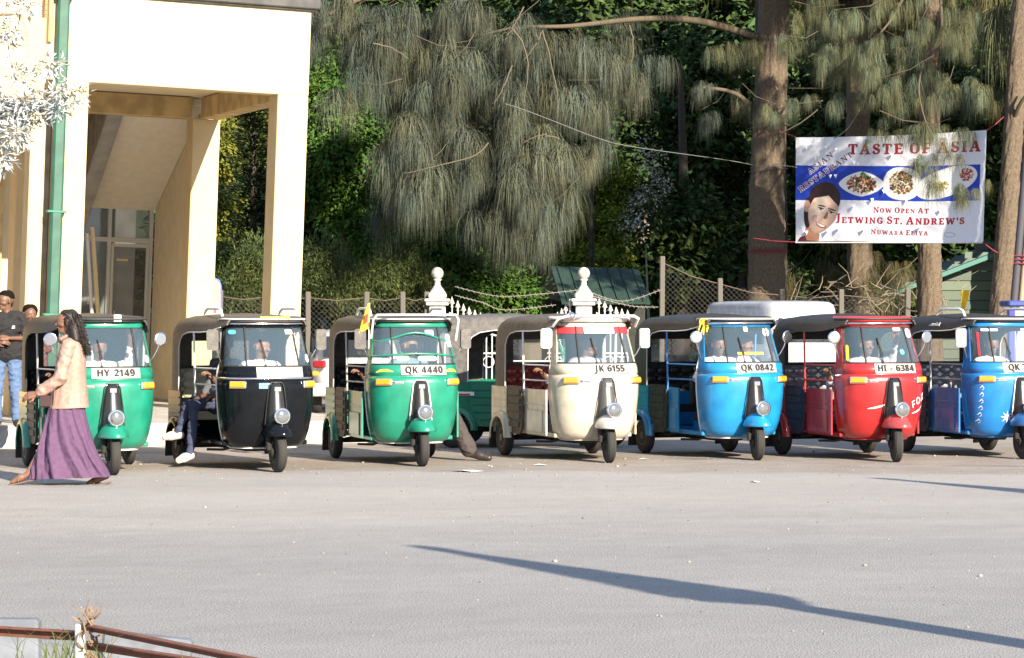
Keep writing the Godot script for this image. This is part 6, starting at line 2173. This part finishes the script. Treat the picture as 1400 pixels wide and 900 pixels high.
const EDGES := [[0, 1], [2, 3], [4, 5], [6, 7], [0, 2], [1, 3], [4, 6], [5, 7], [0, 4], [1, 5], [2, 6], [3, 7]]

# head with face, built about the head centre; f forward, u up
func head_bones(c: Vector3, f: Vector3, u: Vector3) -> Array:
	var r := u.cross(f).normalized()
	var b := []
	b.append([c + u * 0.030 - f * 0.030, c + u * 0.026 + f * 0.022, 0.082, 0.078, 0.03])
	b.append([c + f * 0.030 - u * 0.015, c + f * 0.048 - u * 0.078, 0.066, 0.040, 0.03])
	b.append([c + f * 0.020 - u * 0.070, c + f * 0.062 - u * 0.094, 0.046, 0.026, 0.02])
	b.append([c + f * 0.088 + u * 0.008, c + f * 0.110 - u * 0.028, 0.009, 0.015, 0.012])
	b.append([c + f * 0.088 - u * 0.060 - r * 0.016, c + f * 0.088 - u * 0.060 + r * 0.016, 0.011, 0.011, 0.010])
	for s in [-1.0, 1.0]:
		b.append([c + r * s * 0.080 + u * 0.012 - f * 0.004, c + r * s * 0.084 - u * 0.022, 0.018, 0.012, 0.008])
		b.append([c + f * 0.074 + r * s * 0.034 - u * 0.022, c + f * 0.050 + r * s * 0.052 - u * 0.030, 0.022, 0.022, 0.015])
		b.append([c + f * 0.088 + r * s * 0.018 + u * 0.030, c + f * 0.076 + r * s * 0.048 + u * 0.028, 0.010, 0.009, 0.010])
	return b

func eyes_mesh(c: Vector3, f: Vector3, u: Vector3) -> Mesh:
	var r := u.cross(f).normalized()
	var st := begin()
	for s in [-1.0, 1.0]: ball(st, c + f * 0.082 + r * s * 0.032 + u * 0.008, Vector3(0.014, 0.009, 0.014), 8, 6)
	return done(st)

# hand: wrist w, palm direction d, back of hand n, curl 0 flat .. 1 closed, thumb on side s
func hand_bones(w: Vector3, d: Vector3, n: Vector3, curl: float, s: float) -> Array:
	d = d.normalized()
	n = (n - d * n.dot(d)).normalized()
	var r := d.cross(n) * s
	var b := []
	for k in 4:
		var off := r * (0.030 - k * 0.020)
		b.append([w + off * 0.6 + d * 0.012, w + off + d * 0.082, 0.017, 0.014, 0.012])
		var p = w + off + d * (0.084 + [0.004, 0.010, 0.006, -0.006][k])
		var a := curl * 0.7 + 0.1
		for j in 3:
			var L: float = [0.040, 0.026, 0.020][j] * [0.95, 1.08, 1.0, 0.8][k]
			var q = p + (d * cos(a) - n * sin(a)) * L
			b.append([p, q, 0.0095 - j * 0.0008, 0.009 - j * 0.0008, 0.004])
			p = q
			a += curl * 1.0 + 0.12
	var t0 := w + r * 0.030 + d * 0.028 - n * 0.006
	var t1 := t0 + (r * 0.75 + d * 0.75 - n * 0.25 * (1.0 + curl)).normalized() * 0.040
	var t2 := t1 + (r * (0.35 - 0.5 * curl) + d - n * 0.4 * curl).normalized() * 0.032
	b.append([t0 - r * 0.012, t1, 0.014, 0.011, 0.008])
	b.append([t1, t2, 0.011, 0.009, 0.004])
	return b

func join(meshes: Array) -> ArrayMesh:
	var st := SurfaceTool.new()
	st.begin(Mesh.PRIMITIVE_TRIANGLES)
	for m in meshes: st.append_from(m, 0, Transform3D.IDENTITY)
	return st.commit()

func grow(bones: Array, by: float) -> Array:
	var o := []
	for b in bones: o.append([b[0], b[1], b[2] + by, b[3] + by, b[4] if b.size() > 4 else 0.03])
	return o

# a person seated in a cab: origin on the seat, +Z the way the vehicle points
# pose: hands (left, right), head turn, lean
func seated_meshes(key: String, lh: Vector3, rh: Vector3, head_yaw: float, lean: Vector3, beard := false) -> Dictionary:
	if cache.has("seated" + key): return cache["seated" + key]
	var hip := Vector3(0, 0.10, 0)
	var chest := hip + Vector3(0, 0.30, 0) + lean * 0.6
	var neck := hip + Vector3(0, 0.50, 0) + lean
	var hd := neck + Vector3(0, 0.155, 0.02)
	var q := Basis(Vector3.UP, head_yaw)
	var f := q * Vector3(0, -0.06, 1).normalized()
	var u := (Vector3.UP - f * f.y).normalized()
	var torso := [[hip + Vector3(-0.07, 0, 0), hip + Vector3(0.07, 0, 0), 0.115, 0.115, 0.06], [hip, chest, 0.13, 0.135, 0.06], [chest + Vector3(-0.08, 0.03, 0), chest + Vector3(0.08, 0.03, 0), 0.115, 0.115, 0.06], [neck + Vector3(-0.145, -0.055, -0.01), neck + Vector3(0.145, -0.055, -0.01), 0.060, 0.060, 0.05]]
	var arms := []
	var fore := []
	var hands := []
	for s in [-1.0, 1.0]:
		var sh := neck + Vector3(s * 0.175, -0.065, 0)
		var h := lh if s > 0 else rh          # seen along +Z the left side is +X
		var mid := (sh + h) / 2
		var reach := sh.distance_to(h)
		var bend := sqrt(maxf(0.0, 0.27 * 0.27 - reach * reach / 4.0))
		var el := mid + Vector3(s * 0.5, -0.8, -0.3).normalized() * bend
		arms.append([sh, el, 0.056, 0.044, 0.03])
		arms.append([el, el.lerp(h, 0.6), 0.044, 0.036, 0.02])
		fore.append([el, h, 0.038, 0.026, 0.02])
		hands.append_array(hand_bones(h, (h - el).normalized(), Vector3(0, 0.8, 0.3) if h.y < sh.y else Vector3(0, 0.2, 1), 0.5, s))
	var legs := []
	var feet := []
	for s in [-1.0, 1.0]:
		var kn := hip + Vector3(s * 0.13, 0.02, 0.40)
		var an := kn + Vector3(0, -0.36, 0.04)
		legs.append([hip + Vector3(s * 0.09, 0, 0), kn, 0.085, 0.062, 0.04])
		legs.append([kn, an, 0.060, 0.042, 0.03])
		feet.append([an + Vector3(0, -0.03, -0.02), an + Vector3(0, -0.05, 0.14), 0.038, 0.034, 0.02])
	var neckb := [[neck + Vector3(0, -0.08, -0.01), hd + Vector3(0, -0.06, -0.02), 0.056, 0.052, 0.03]]
	var body := grow(torso, -0.012) + grow(arms, -0.010) + fore + neckb + grow(legs, -0.01)
	var d := {}
	d.body = join([nets(body, 0.018), nets(head_bones(hd, f, u) + neckb, 0.0075), nets(hands, 0.0055)])
	d.shirt = join([nets(torso + arms + [[neck + Vector3(0, -0.05, -0.01), neck + Vector3(0, -0.015, -0.012), 0.075, 0.066, 0.02]], 0.016, 0.014)])
	d.trousers = nets(legs + [[hip + Vector3(-0.07, -0.02, 0), hip + Vector3(0.07, -0.02, 0), 0.125, 0.125, 0.05]], 0.018)
	d.shoes = nets(feet, 0.012)
	var hair := [[hd + u * 0.050 - f * 0.040, hd + u * 0.056 + f * 0.012, 0.083, 0.070, 0.02], [hd - f * 0.052 + u * 0.01, hd - f * 0.055 - u * 0.045, 0.062, 0.045, 0.02]]
	if beard: hair.append([hd + f * 0.094 - u * 0.046 - u.cross(f) * 0.022, hd + f * 0.094 - u * 0.046 + u.cross(f) * 0.022, 0.010, 0.010, 0.01])
	d.hair = nets(hair, 0.009)
	d.eyes = eyes_mesh(hd, f, u)
	cache["seated" + key] = d
	return d

func seat_person(label: String, tk: Array, local: Vector3, d: Dictionary, skin: Color, shirt: Color, trousers: Color, hair := Color(0.012, 0.010, 0.009), extra_turn := 0.0) -> Node3D:
	var b := Basis(Vector3.UP, tk[1])
	var p := thing("person", label, "person", tk[0] + b * local, tk[1] + extra_turn)
	put("body", d.body, mat(skin, 0.55), p)
	put("shirt", d.shirt, mat(shirt, 0.85, 0.0, "cloth", 3.0), p)
	put("trousers", d.trousers, mat(trousers, 0.9), p)
	put("shoes", d.shoes, mat(Color(0.03, 0.025, 0.02), 0.6), p)
	put("hair", d.hair, mat(hair, 0.6), p)
	put("eyes", d.eyes, mat(Color(0.015, 0.012, 0.010), 0.2), p)
	return p

# a standing or walking figure from named joints
func figure(p: Node3D, j: Dictionary, skin: Color, parts: Dictionary) -> void:
	var f: Vector3 = j.face
	var u: Vector3 = (Vector3.UP - f * f.y).normalized()
	var neckb := [[j.neck + Vector3(0, -0.06, 0), j.head + Vector3(0, -0.07, 0) - f * 0.015, 0.054, 0.050, 0.03]]
	var side: Vector3 = j.side                       # towards the figure's right
	var torso := [[j.hip - side * 0.07, j.hip + side * 0.07, 0.118, 0.118, 0.06], [j.hip, j.chest, 0.118, 0.125, 0.06], [j.chest - side * 0.07 + Vector3(0, 0.03, 0), j.chest + side * 0.07 + Vector3(0, 0.03, 0), 0.108, 0.108, 0.06], [j.neck - side * 0.13 + Vector3(0, -0.055, 0), j.neck + side * 0.13 + Vector3(0, -0.055, 0), 0.056, 0.056, 0.05]]
	var arms := []
	var fore := []
	var hands := []
	for k in 2:
		var a: Array = j.arms[k]                     # shoulder, elbow, wrist, hand direction, back of hand
		arms.append([a[0], a[1], 0.052, 0.042, 0.03])
		arms.append([a[1], a[1].lerp(a[2], j.get("sleeve", 0.85)), 0.043, 0.036, 0.02])
		fore.append([a[1], a[2], 0.036, 0.024, 0.02])
		hands.append_array(hand_bones(a[2], a[3], a[4], 0.35, 1.0 if k == 0 else -1.0))
	var legs := []
	var feet := []
	for k in 2:
		var l: Array = j.legs[k]                     # hip, knee, ankle, toe
		legs.append([l[0], l[1], 0.082, 0.056, 0.04])
		legs.append([l[1], l[2], 0.055, 0.036, 0.03])
		feet.append([l[2] + Vector3(0, -0.035, 0) - (l[3] - l[2]).normalized() * 0.03, l[2].lerp(l[3], 0.55) + Vector3(0, -0.012, 0), 0.034, 0.032, 0.02])
		feet.append([l[2].lerp(l[3], 0.5) + Vector3(0, -0.01, 0), l[3], 0.036, 0.024, 0.02])
	var h := head_bones(j.head, f, u)
	put("body", join([nets(grow(torso, -0.012) + grow(arms, -0.012) + fore + neckb + grow(legs, -0.012) + feet, 0.014), nets(h + neckb, 0.0065), nets(hands, 0.005)]), mat(skin, 0.5), p)
	put("eyes", eyes_mesh(j.head, f, u), mat(Color(0.015, 0.012, 0.010), 0.2), p)
	var bones := {"torso": torso, "arms": arms, "legs": legs, "feet": feet}
	for name_ in parts:
		var q: Array = parts[name_]                  # list of bone groups, grow, material, extra bones
		var list := []
		for g in q[0]: list += bones[g]
		put(name_, nets(grow(list, q[1]) + q[3], 0.012, 0.0 if name_ in ["hair", "trainers", "shoes"] else 0.014), q[2], p)

func make_people() -> void:
	noise_tex("cloth", 128, 0.06, 0.78, 1.0, FastNoiseLite.TYPE_SIMPLEX_SMOOTH, 3, 15)
	var brown := Color(0.17, 0.085, 0.05)
	var brown2 := Color(0.12, 0.06, 0.036)
	var whites := Color(0.66, 0.67, 0.68)
	# drivers
	var seat := Vector3(0.0, 0.60, 0.13)
	var grip := seated_meshes("grip", Vector3(0.33, 0.48, 0.42), Vector3(-0.33, 0.48, 0.42), -0.1, Vector3(0, 0, 0.06))
	var rest := seated_meshes("rest", Vector3(0.33, 0.48, 0.40), Vector3(-0.52, 0.42, 0.10), 0.75, Vector3(0.04, 0.0, 0.08), true)
	var wave := seated_meshes("wave", Vector3(0.30, 0.88, 0.30), Vector3(-0.50, 0.40, 0.10), 0.2, Vector3(0.0, 0.0, 0.06))
	seat_person("driver in white shirt raising an arm inside the leftmost green cab", park(155, 650, 20), seat, wave, brown2, whites, Color(0.03, 0.03, 0.04))
	seat_person("driver in pale shirt sitting in the black cab", park(380, 646, 22), seat, rest, brown, whites, Color(0.03, 0.03, 0.05))
	seat_person("moustached driver in the green cab with the yellow flag", park(577, 638, 16), seat, rest, brown, Color(0.12, 0.22, 0.26), Color(0.03, 0.03, 0.04))
	seat_person("driver in grey shirt looking right inside the cream white cab", park(833, 633, 20), seat, rest, brown, Color(0.30, 0.32, 0.38), Color(0.03, 0.03, 0.04))
	seat_person("driver in white shirt in the sky blue cab", park(1036, 629.5, 21), seat + Vector3(-0.12, 0, 0), grip, brown2, whites, Color(0.03, 0.03, 0.04))
	seat_person("second man in white shirt leaning in the sky blue cab", park(1036, 629.5, 21), Vector3(0.26, 0.60, -0.05), rest, brown, Color(0.58, 0.55, 0.56), Color(0.04, 0.04, 0.05))
	seat_person("driver in pale pink shirt with raised hand in the red cab", park(1226, 632, 18), seat, wave, brown2, Color(0.42, 0.42, 0.50), Color(0.03, 0.03, 0.04))
	seat_person("driver in white shirt at the deep blue cab's wheel", park(1401, 628, 18), seat, grip, brown2, whites, Color(0.03, 0.03, 0.04))
	lounging_passenger()
	leg_out_man()
	walking_woman()
	standing_men()

func lounging_passenger() -> void:     # sits sideways in the black vehicle, legs out of the near opening
	var k := park(380, 646, 22)
	var b := Basis(Vector3.UP, k[1])
	var pos: Vector3 = k[0] + b * Vector3(-0.18, 0.64, -0.56)
	var p := thing("person", "passenger in jeans and pale trainers with legs hanging out of the black vehicle", "person", pos, k[1])
	var hip := Vector3(0, 0.10, 0)
	var j := {}
	j.face = Vector3(-0.5, -0.05, 0.85).normalized()
	j.side = Vector3(0.5, 0, 0.85).normalized()
	j.hip = hip
	j.chest = Vector3(0.04, 0.38, -0.06)
	j.neck = Vector3(0.05, 0.58, -0.06)
	j.head = Vector3(0.04, 0.73, -0.03)
	j.arms = [[Vector3(-0.04, 0.52, -0.2), Vector3(-0.12, 0.27, -0.16), Vector3(-0.22, 0.16, 0.0), Vector3(-1, -0.3, 0.6), Vector3(0, 1, 0)], [Vector3(0.14, 0.52, 0.10), Vector3(0.04, 0.28, 0.22), Vector3(-0.14, 0.16, 0.22), Vector3(-1, -0.3, 0.2), Vector3(0, 1, 0)]]
	j.legs = [[Vector3(-0.05, 0.08, -0.05), Vector3(-0.44, 0.04, 0.10), Vector3(-0.54, -0.26, 0.06), Vector3(-0.68, -0.31, 0.03)], [Vector3(0.0, 0.08, 0.09), Vector3(-0.40, 0.06, 0.26), Vector3(-0.46, -0.48, 0.30), Vector3(-0.60, -0.56, 0.32)]]
	var shoe := mat(Color(0.60, 0.52, 0.46), 0.7)
	figure(p, j, Color(0.14, 0.07, 0.045), {"shirt": [["torso", "arms"], 0.0, mat(Color(0.10, 0.10, 0.12), 0.9), []], "jeans": [["legs"], 0.006, mat(Color(0.045, 0.055, 0.11), 0.9, 0.0, "cloth", 3.0), [[Vector3(-0.05, 0.06, -0.04), Vector3(0.02, 0.06, 0.1), 0.125, 0.125, 0.05]]], "trainers": [["feet"], 0.014, shoe, []], "hair": [[], 0.0, mat(Color(0.012, 0.010, 0.009), 0.6), [[Vector3(0.06, 0.78, -0.05), Vector3(0.03, 0.785, -0.01), 0.085, 0.075, 0.02]]]})

func leg_out_man() -> void:            # steps out on the far side of the flagged green vehicle
	var k := park(577, 638, 16)
	var b := Basis(Vector3.UP, k[1])
	var pos: Vector3 = k[0] + b * Vector3(0.30, 0.0, -0.30)
	var p := thing("person", "man in dark trousers stretching one leg out beside the flagged green vehicle", "person", pos, k[1])
	var j := {}
	j.face = Vector3(0.6, -0.05, 0.8).normalized()
	j.side = Vector3(-0.8, 0, 0.6).normalized()
	j.hip = Vector3(-0.02, 0.74, -0.02)
	j.chest = Vector3(-0.06, 1.02, -0.06)
	j.neck = Vector3(-0.06, 1.20, -0.04)
	j.head = Vector3(-0.05, 1.34, -0.01)
	j.arms = [[Vector3(-0.2, 1.13, 0.04), Vector3(-0.18, 0.90, 0.14), Vector3(-0.06, 0.80, 0.26), Vector3(0.8, -0.2, 0.5), Vector3(0, 1, 0)], [Vector3(0.08, 1.13, -0.12), Vector3(0.16, 0.90, -0.08), Vector3(0.2, 0.78, 0.1), Vector3(0.6, -0.3, 0.6), Vector3(0, 1, 0)]]
	j.legs = [[Vector3(-0.06, 0.72, 0.06), Vector3(0.16, 0.62, 0.42), Vector3(0.12, 0.40, 0.44), Vector3(0.18, 0.36, 0.58)], [Vector3(0.06, 0.72, -0.06), Vector3(0.34, 0.55, 0.16), Vector3(0.52, 0.12, 0.34), Vector3(0.72, 0.035, 0.46)]]
	var tr := mat(Color(0.055, 0.045, 0.045), 0.9, 0.0, "cloth", 3.0)
	figure(p, j, Color(0.14, 0.07, 0.045), {"shirt": [["torso", "arms"], 0.0, mat(Color(0.16, 0.17, 0.20), 0.9), []], "trousers": [["legs"], 0.026, tr, [[Vector3(0.36, 0.50, 0.18), Vector3(0.50, 0.17, 0.325), 0.088, 0.085, 0.03], [Vector3(0.49, 0.19, 0.32), Vector3(0.51, 0.135, 0.34), 0.088, 0.090, 0.03]]], "shoes": [["feet"], 0.016, mat(Color(0.03, 0.025, 0.022), 0.4), []], "hair": [[], 0.0, mat(Color(0.012, 0.010, 0.009), 0.6), [[Vector3(-0.07, 1.39, -0.03), Vector3(-0.05, 1.395, 0.0), 0.085, 0.075, 0.02]]]})

func walking_woman() -> void:          # walks to the left across the road
	var D := 26.6
	var p := thing("person", "woman in tan jacket and long purple skirt walking left in sandals", "person", on_ground(84, D))
	var s := D / FPX                   # metres per pixel at her depth
	var v := func(px: float, py: float, z: float) -> Vector3: return Vector3((px - 84.0) * s, EYE - (py - HORIZON) * s, z)
	var j := {}
	j.face = Vector3(-0.995, -0.02, 0.10).normalized()
	j.side = Vector3(0.12, 0, -0.99).normalized()
	j.hip = v.call(92, 548, 0.0)
	j.chest = v.call(93, 500, 0.0)
	j.neck = v.call(94, 462, 0.0)
	j.head = v.call(92, 440, 0.01)
	j.arms = [[v.call(94, 472, -0.17), v.call(100, 512, -0.20), v.call(78, 536, -0.20), Vector3(-1, -0.2, 0), Vector3(0, 0.6, -0.8)], [v.call(97, 473, 0.17), v.call(88, 516, 0.23), v.call(55, 538, 0.20), Vector3(-1, -0.22, 0.05), Vector3(0, 0.6, 0.8)]]
	j.legs = [[v.call(88, 550, 0.05), v.call(66, 600, 0.03), v.call(40, 644, 0.05), v.call(18, 659, 0.06)], [v.call(94, 550, -0.05), v.call(108, 602, -0.05), v.call(140, 649, -0.07), v.call(119, 662, -0.05)]]
	var jacket := mat(Color(0.34, 0.225, 0.185), 0.6, 0.0, "cloth", 2.5)
	var hairm := mat(Color(0.013, 0.009, 0.008), 0.6)
	var hb := [[j.head + Vector3(0.030, 0.045, 0), j.head + Vector3(-0.010, 0.055, 0), 0.088, 0.072, 0.02], [j.head + Vector3(0.055, 0.0, 0), j.head + Vector3(0.10, -0.10, 0), 0.074, 0.070, 0.03], [j.head + Vector3(0.10, -0.08, 0), j.head + Vector3(0.13, -0.26, 0), 0.075, 0.045, 0.03], [j.head + Vector3(0.07, -0.05, 0.05), j.head + Vector3(0.10, -0.18, 0.08), 0.055, 0.04, 0.03]]
	var hr := RandomNumberGenerator.new()
	hr.seed = 2
	for i in 170:                      # curls
		var t := hr.randf()
		var a: Vector3 = j.head + Vector3(lerpf(0.035, 0.135, t) + hr.randf_range(-0.07, 0.085), lerpf(0.085, -0.29, t), hr.randf_range(-0.09, 0.105) * (1.0 - 0.3 * t))
		if a.x < j.head.x - 0.005 and a.y < j.head.y + 0.06: continue
		hb.append([a, a + Vector3(hr.randf_range(-0.02, 0.03), hr.randf_range(-0.05, 0.0), hr.randf_range(-0.02, 0.02)), 0.013, 0.009, 0.008])
	figure(p, j, Color(0.17, 0.085, 0.055), {"sleeves": [["arms"], 0.020, jacket, [[j.arms[1][1].lerp(j.arms[1][2], 0.55), j.arms[1][1].lerp(j.arms[1][2], 0.80), 0.062, 0.058, 0.01], [j.arms[0][1].lerp(j.arms[0][2], 0.55), j.arms[0][1].lerp(j.arms[0][2], 0.80), 0.062, 0.058, 0.01]]], "hair": [[], 0.0, hairm, hb]})
	var cst := begin()
	for i in 950:
		var t := pow(hr.randf(), 0.8)
		var a: Vector3 = j.head + Vector3(lerpf(0.03, 0.13, t) + hr.randf_range(-0.075, 0.09), lerpf(0.10, -0.27, t), hr.randf_range(-0.095, 0.11) * (1.0 - 0.3 * t))
		if a.x < j.head.x - 0.01 and a.y < j.head.y + 0.07: continue
		var w := []
		var ph := hr.randf_range(0, 6)
		var side := Vector3(hr.randf_range(-1, 1), 0, hr.randf_range(-1, 1)).normalized()
		for k in 7: w.append(a + Vector3(k * 0.004, -k * 0.013, 0) + side * 0.014 * sin(k * 1.9 + ph) + side * k * 0.002)
		tube(cst, w, [0.0045, 0.0045, 0.004, 0.004, 0.0035, 0.003, 0.002], 4, false)
	put("curls", done(cst), hairm, p).set_meta("kind", "stuff")
	# boxy jacket: front edge, back and a straight hem
	var n := FastNoiseLite.new()
	n.seed = 12
	n.frequency = 1.0
	var jk := begin()
	var jr := []
	var jin := []
	for l in [[558, 68, 121, 0.185], [553, 68, 120.5, 0.186], [540, 70, 119, 0.183], [525, 73, 117.5, 0.18], [508, 75.5, 117, 0.185], [490, 78, 116.5, 0.19], [478, 82, 115, 0.185], [470, 85, 112, 0.165], [465, 88, 109, 0.125], [461, 90, 105, 0.085], [456, 90, 104, 0.066]]:
		var ring := PackedVector3Array()
		var rin := PackedVector3Array()
		for k in 64:
			var a := -TAU * k / 64.0
			var c := cos(a)
			var sn := sin(a)
			var wr := 0.014 * n.get_noise_3d(c * 2.0 + l[0] * 0.05, l[0] * 0.09 - c * 3.0, sn * 2.0)
			var q: Vector3 = v.call((l[1] + l[2]) / 2.0, l[0] + c * -1.0, 0.0)
			var rx: float = (l[2] - l[1]) / 2.0 * s + wr
			ring.append(q + Vector3(signf(c) * pow(absf(c), 0.8) * rx, 0, signf(sn) * pow(absf(sn), 0.8) * (l[3] + wr)))
			rin.append(q + Vector3(signf(c) * pow(absf(c), 0.8) * (rx - 0.012), 0, signf(sn) * pow(absf(sn), 0.8) * (l[3] + wr - 0.012)))
		jr.append(ring)
		jin.append(rin)
	loft(jk, jr, true, false)
	loft(jk, jin, true, false)
	loft(jk, [jr[0], jin[0]], true, false)
	put("jacket", done(jk), jacket, p)
	var seam := begin()
	for q in [[77, 552], [83, 553]]:
		var w := []
		for i in 8: w.append(v.call(lerpf(q[0], q[0] + 7.0, i / 7.0), lerpf(q[1], 482, i / 7.0), 0.17 + 0.012 * sin(i * 0.5)))
		if q[0] == 77: tube(seam, w, 0.005, 5)
	put("jacket_seam", done(seam), mat(Color(0.26, 0.15, 0.10), 0.7), p)
	put("collar", tube_mesh([v.call(86, 463, 0.07), v.call(82, 467, 0.04), v.call(82, 468, -0.03), v.call(88, 461, -0.08), v.call(102, 456, -0.05), v.call(103, 456, 0.05), v.call(92, 460, 0.085), v.call(85, 464, 0.07)], 0.020, 8), jacket, p)
	# long skirt: folds run down from the waist to the two feet
	var st := begin()
	var rows := []
	for i in 31:
		var t := i / 30.0
		var y := lerpf(545, 653, t)
		var left := lerpf(71, 41, t)
		var right := lerpf(114, 149, pow(t, 1.65))
		var depth := lerpf(0.165, 0.19, t)
		var ring := PackedVector3Array()
		for k in 96:
			var a := -TAU * k / 96.0
			var c := cos(a)
			var sn := sin(a)
			var rx := (right - left) / 2.0 * s
			var fold := 0.075 * n.get_noise_2d(c * 2.6 - t * 1.6, sn * 2.4 + 9.0) + 0.030 * absf(n.get_noise_2d(c * 6.0 + t * 2.2, sn * 4.0 + t * 1.0 + 3.0))
			fold *= 0.3 + t
			var base: Vector3 = v.call((left + right) / 2.0, y + 2.0 * c * t * sin(t * 4.0), 0.0)
			ring.append(base + Vector3(signf(c) * pow(absf(c), 0.85) * (rx + fold * 0.3), 0, signf(sn) * pow(absf(sn), 0.7) * (depth + fold)))
		rows.append(ring)
	loft(st, rows, true, false)
	put("long_skirt", done(st), mat(Color(0.100, 0.050, 0.112), 0.85, 0.0, "cloth", 2.0), p)
	for q in [[j.legs[0][2], j.legs[0][3]], [j.legs[1][2], j.legs[1][3]]]:
		var sand := begin(false)
		var a: Vector3 = q[0] + Vector3(0.05, 0, 0)
		var e: Vector3 = q[1] + Vector3(-0.02, -0.030, 0)
		a.y -= 0.088
		var m := (a + e) / 2
		var x := (e - a).normalized()
		box(sand, m, Vector3(a.distance_to(e) + 0.04, 0.014, 0.085), 0.005, Basis(x, Vector3(0, 0, 1).cross(x), Vector3(0, 0, 1)))
		var c: Vector3 = q[0].lerp(q[1], 0.6)
		tube(sand, [c + Vector3(0, -0.04, -0.045), c + Vector3(0, 0.028, -0.02), c + Vector3(0, 0.028, 0.02), c + Vector3(0, -0.04, 0.045)], 0.007, 5)
		put("sandal", done(sand), mat(Color(0.14, 0.09, 0.06), 0.7), p)
	# dark handbag held at the waist
	var hbag := thing("handbag", "small dark handbag at the walking woman's waist", "handbag", p.position + v.call(64, 545, 0.24))
	put("pouch", box_mesh(Vector3(0.02, -0.02, 0), Vector3(0.11, 0.12, 0.05), 0.022), mat(Color(0.05, 0.025, 0.025), 0.4), hbag)
	put("strap", tube_mesh([Vector3(-0.05, 0.05, 0), Vector3(-0.03, 0.10, -0.02), Vector3(0.06, 0.10, -0.02), Vector3(0.09, 0.05, 0)], 0.008, 6), mat(Color(0.05, 0.025, 0.025), 0.4), hbag)

func standing_men() -> void:
	var hairm := mat(Color(0.009, 0.008, 0.0075), 0.95)
	hairm.metallic_specular = 0.15
	for i in 2:
		var D := 33.2 if i == 0 else 34.2
		var px := 9.0 if i == 0 else 41.0
		var base := on_ground(px, D)
		base.y = 0.30 if i == 0 else 0.22
		var p := thing("person", "man in black T-shirt and blue jeans standing at the left edge" if i == 0 else "man half hidden behind the leftmost green vehicle, wearing a dull pink shirt", "person", base)
		var h := 1.72 if i == 0 else 1.62
		var k := h / 1.72
		var v := func(x: float, y: float, z: float) -> Vector3: return Vector3(x, y, z) * k
		var j := {}
		j.face = Vector3(-0.75, -0.05, 0.65).normalized() if i == 0 else Vector3(0.6, -0.1, 0.8).normalized()
		j.side = Vector3(-1, 0, 0)
		j.sleeve = 0.05
		j.hip = v.call(0, 0.95, 0)
		j.chest = v.call(0, 1.24, 0)
		j.neck = v.call(0, 1.45, 0)
		j.head = v.call(-0.01, 1.59, 0.01)
		j.arms = [[v.call(-0.18, 1.38, 0), v.call(-0.25, 1.12, 0.04), v.call(-0.08, 1.08, 0.20), Vector3(0.9, 0.0, 0.2), Vector3(0, 0.5, 0.8)], [v.call(0.18, 1.38, 0), v.call(0.25, 1.12, 0.04), v.call(0.06, 1.12, 0.20), Vector3(-0.9, 0.1, 0.2), Vector3(0, 0.5, 0.8)]]
		j.legs = [[v.call(-0.09, 0.92, 0), v.call(-0.11, 0.50, 0.02), v.call(-0.12, 0.09, 0), v.call(-0.15, 0.03, 0.17)], [v.call(0.09, 0.92, 0), v.call(0.11, 0.50, 0.02), v.call(0.12, 0.09, 0), v.call(0.17, 0.03, 0.16)]]
		var hb := [[j.head + Vector3(0.02, 0.052, -0.02), j.head + Vector3(-0.01, 0.062, 0.005), 0.088, 0.076, 0.02], [j.head + Vector3(0.03, 0.0, -0.05), j.head + Vector3(0.03, -0.04, -0.05), 0.06, 0.05, 0.02]]
		figure(p, j, Color(0.13, 0.065, 0.042), {"shirt": [["torso", "arms"], 0.012, mat(Color(0.014, 0.014, 0.016) if i == 0 else Color(0.16, 0.07, 0.075), 0.9, 0.0, "cloth", 3.0), [[j.hip + Vector3(-0.10, -0.03, 0), j.hip + Vector3(0.10, -0.03, 0), 0.118, 0.118, 0.03], [j.hip + Vector3(-0.09, 0.08, 0), j.hip + Vector3(0.09, 0.08, 0), 0.128, 0.128, 0.03]]], "jeans": [["legs"], 0.016, mat(Color(0.09, 0.15, 0.28) if i == 0 else Color(0.16, 0.13, 0.09), 0.9, 0.0, "cloth", 3.0), [[j.hip + Vector3(-0.07, -0.02, 0), j.hip + Vector3(0.07, -0.02, 0), 0.112, 0.112, 0.05]]], "shoes": [["feet"], 0.012, mat(Color(0.025, 0.02, 0.02), 0.6), []], "hair": [[], 0.0, hairm, hb]})
		if i == 0:
			put("red_cuff", tube_mesh([j.arms[0][1].lerp(j.arms[0][2], 0.2), j.arms[0][1].lerp(j.arms[0][2], 0.75)], 0.043, 10), mat(Color(0.42, 0.03, 0.03), 0.8), p)
			put("shirt_emblem", box_mesh(v.call(0.10, 1.26, 0.125), Vector3(0.05, 0.035, 0.01), 0.004), mat(Color(0.7, 0.7, 0.7), 0.7), p)
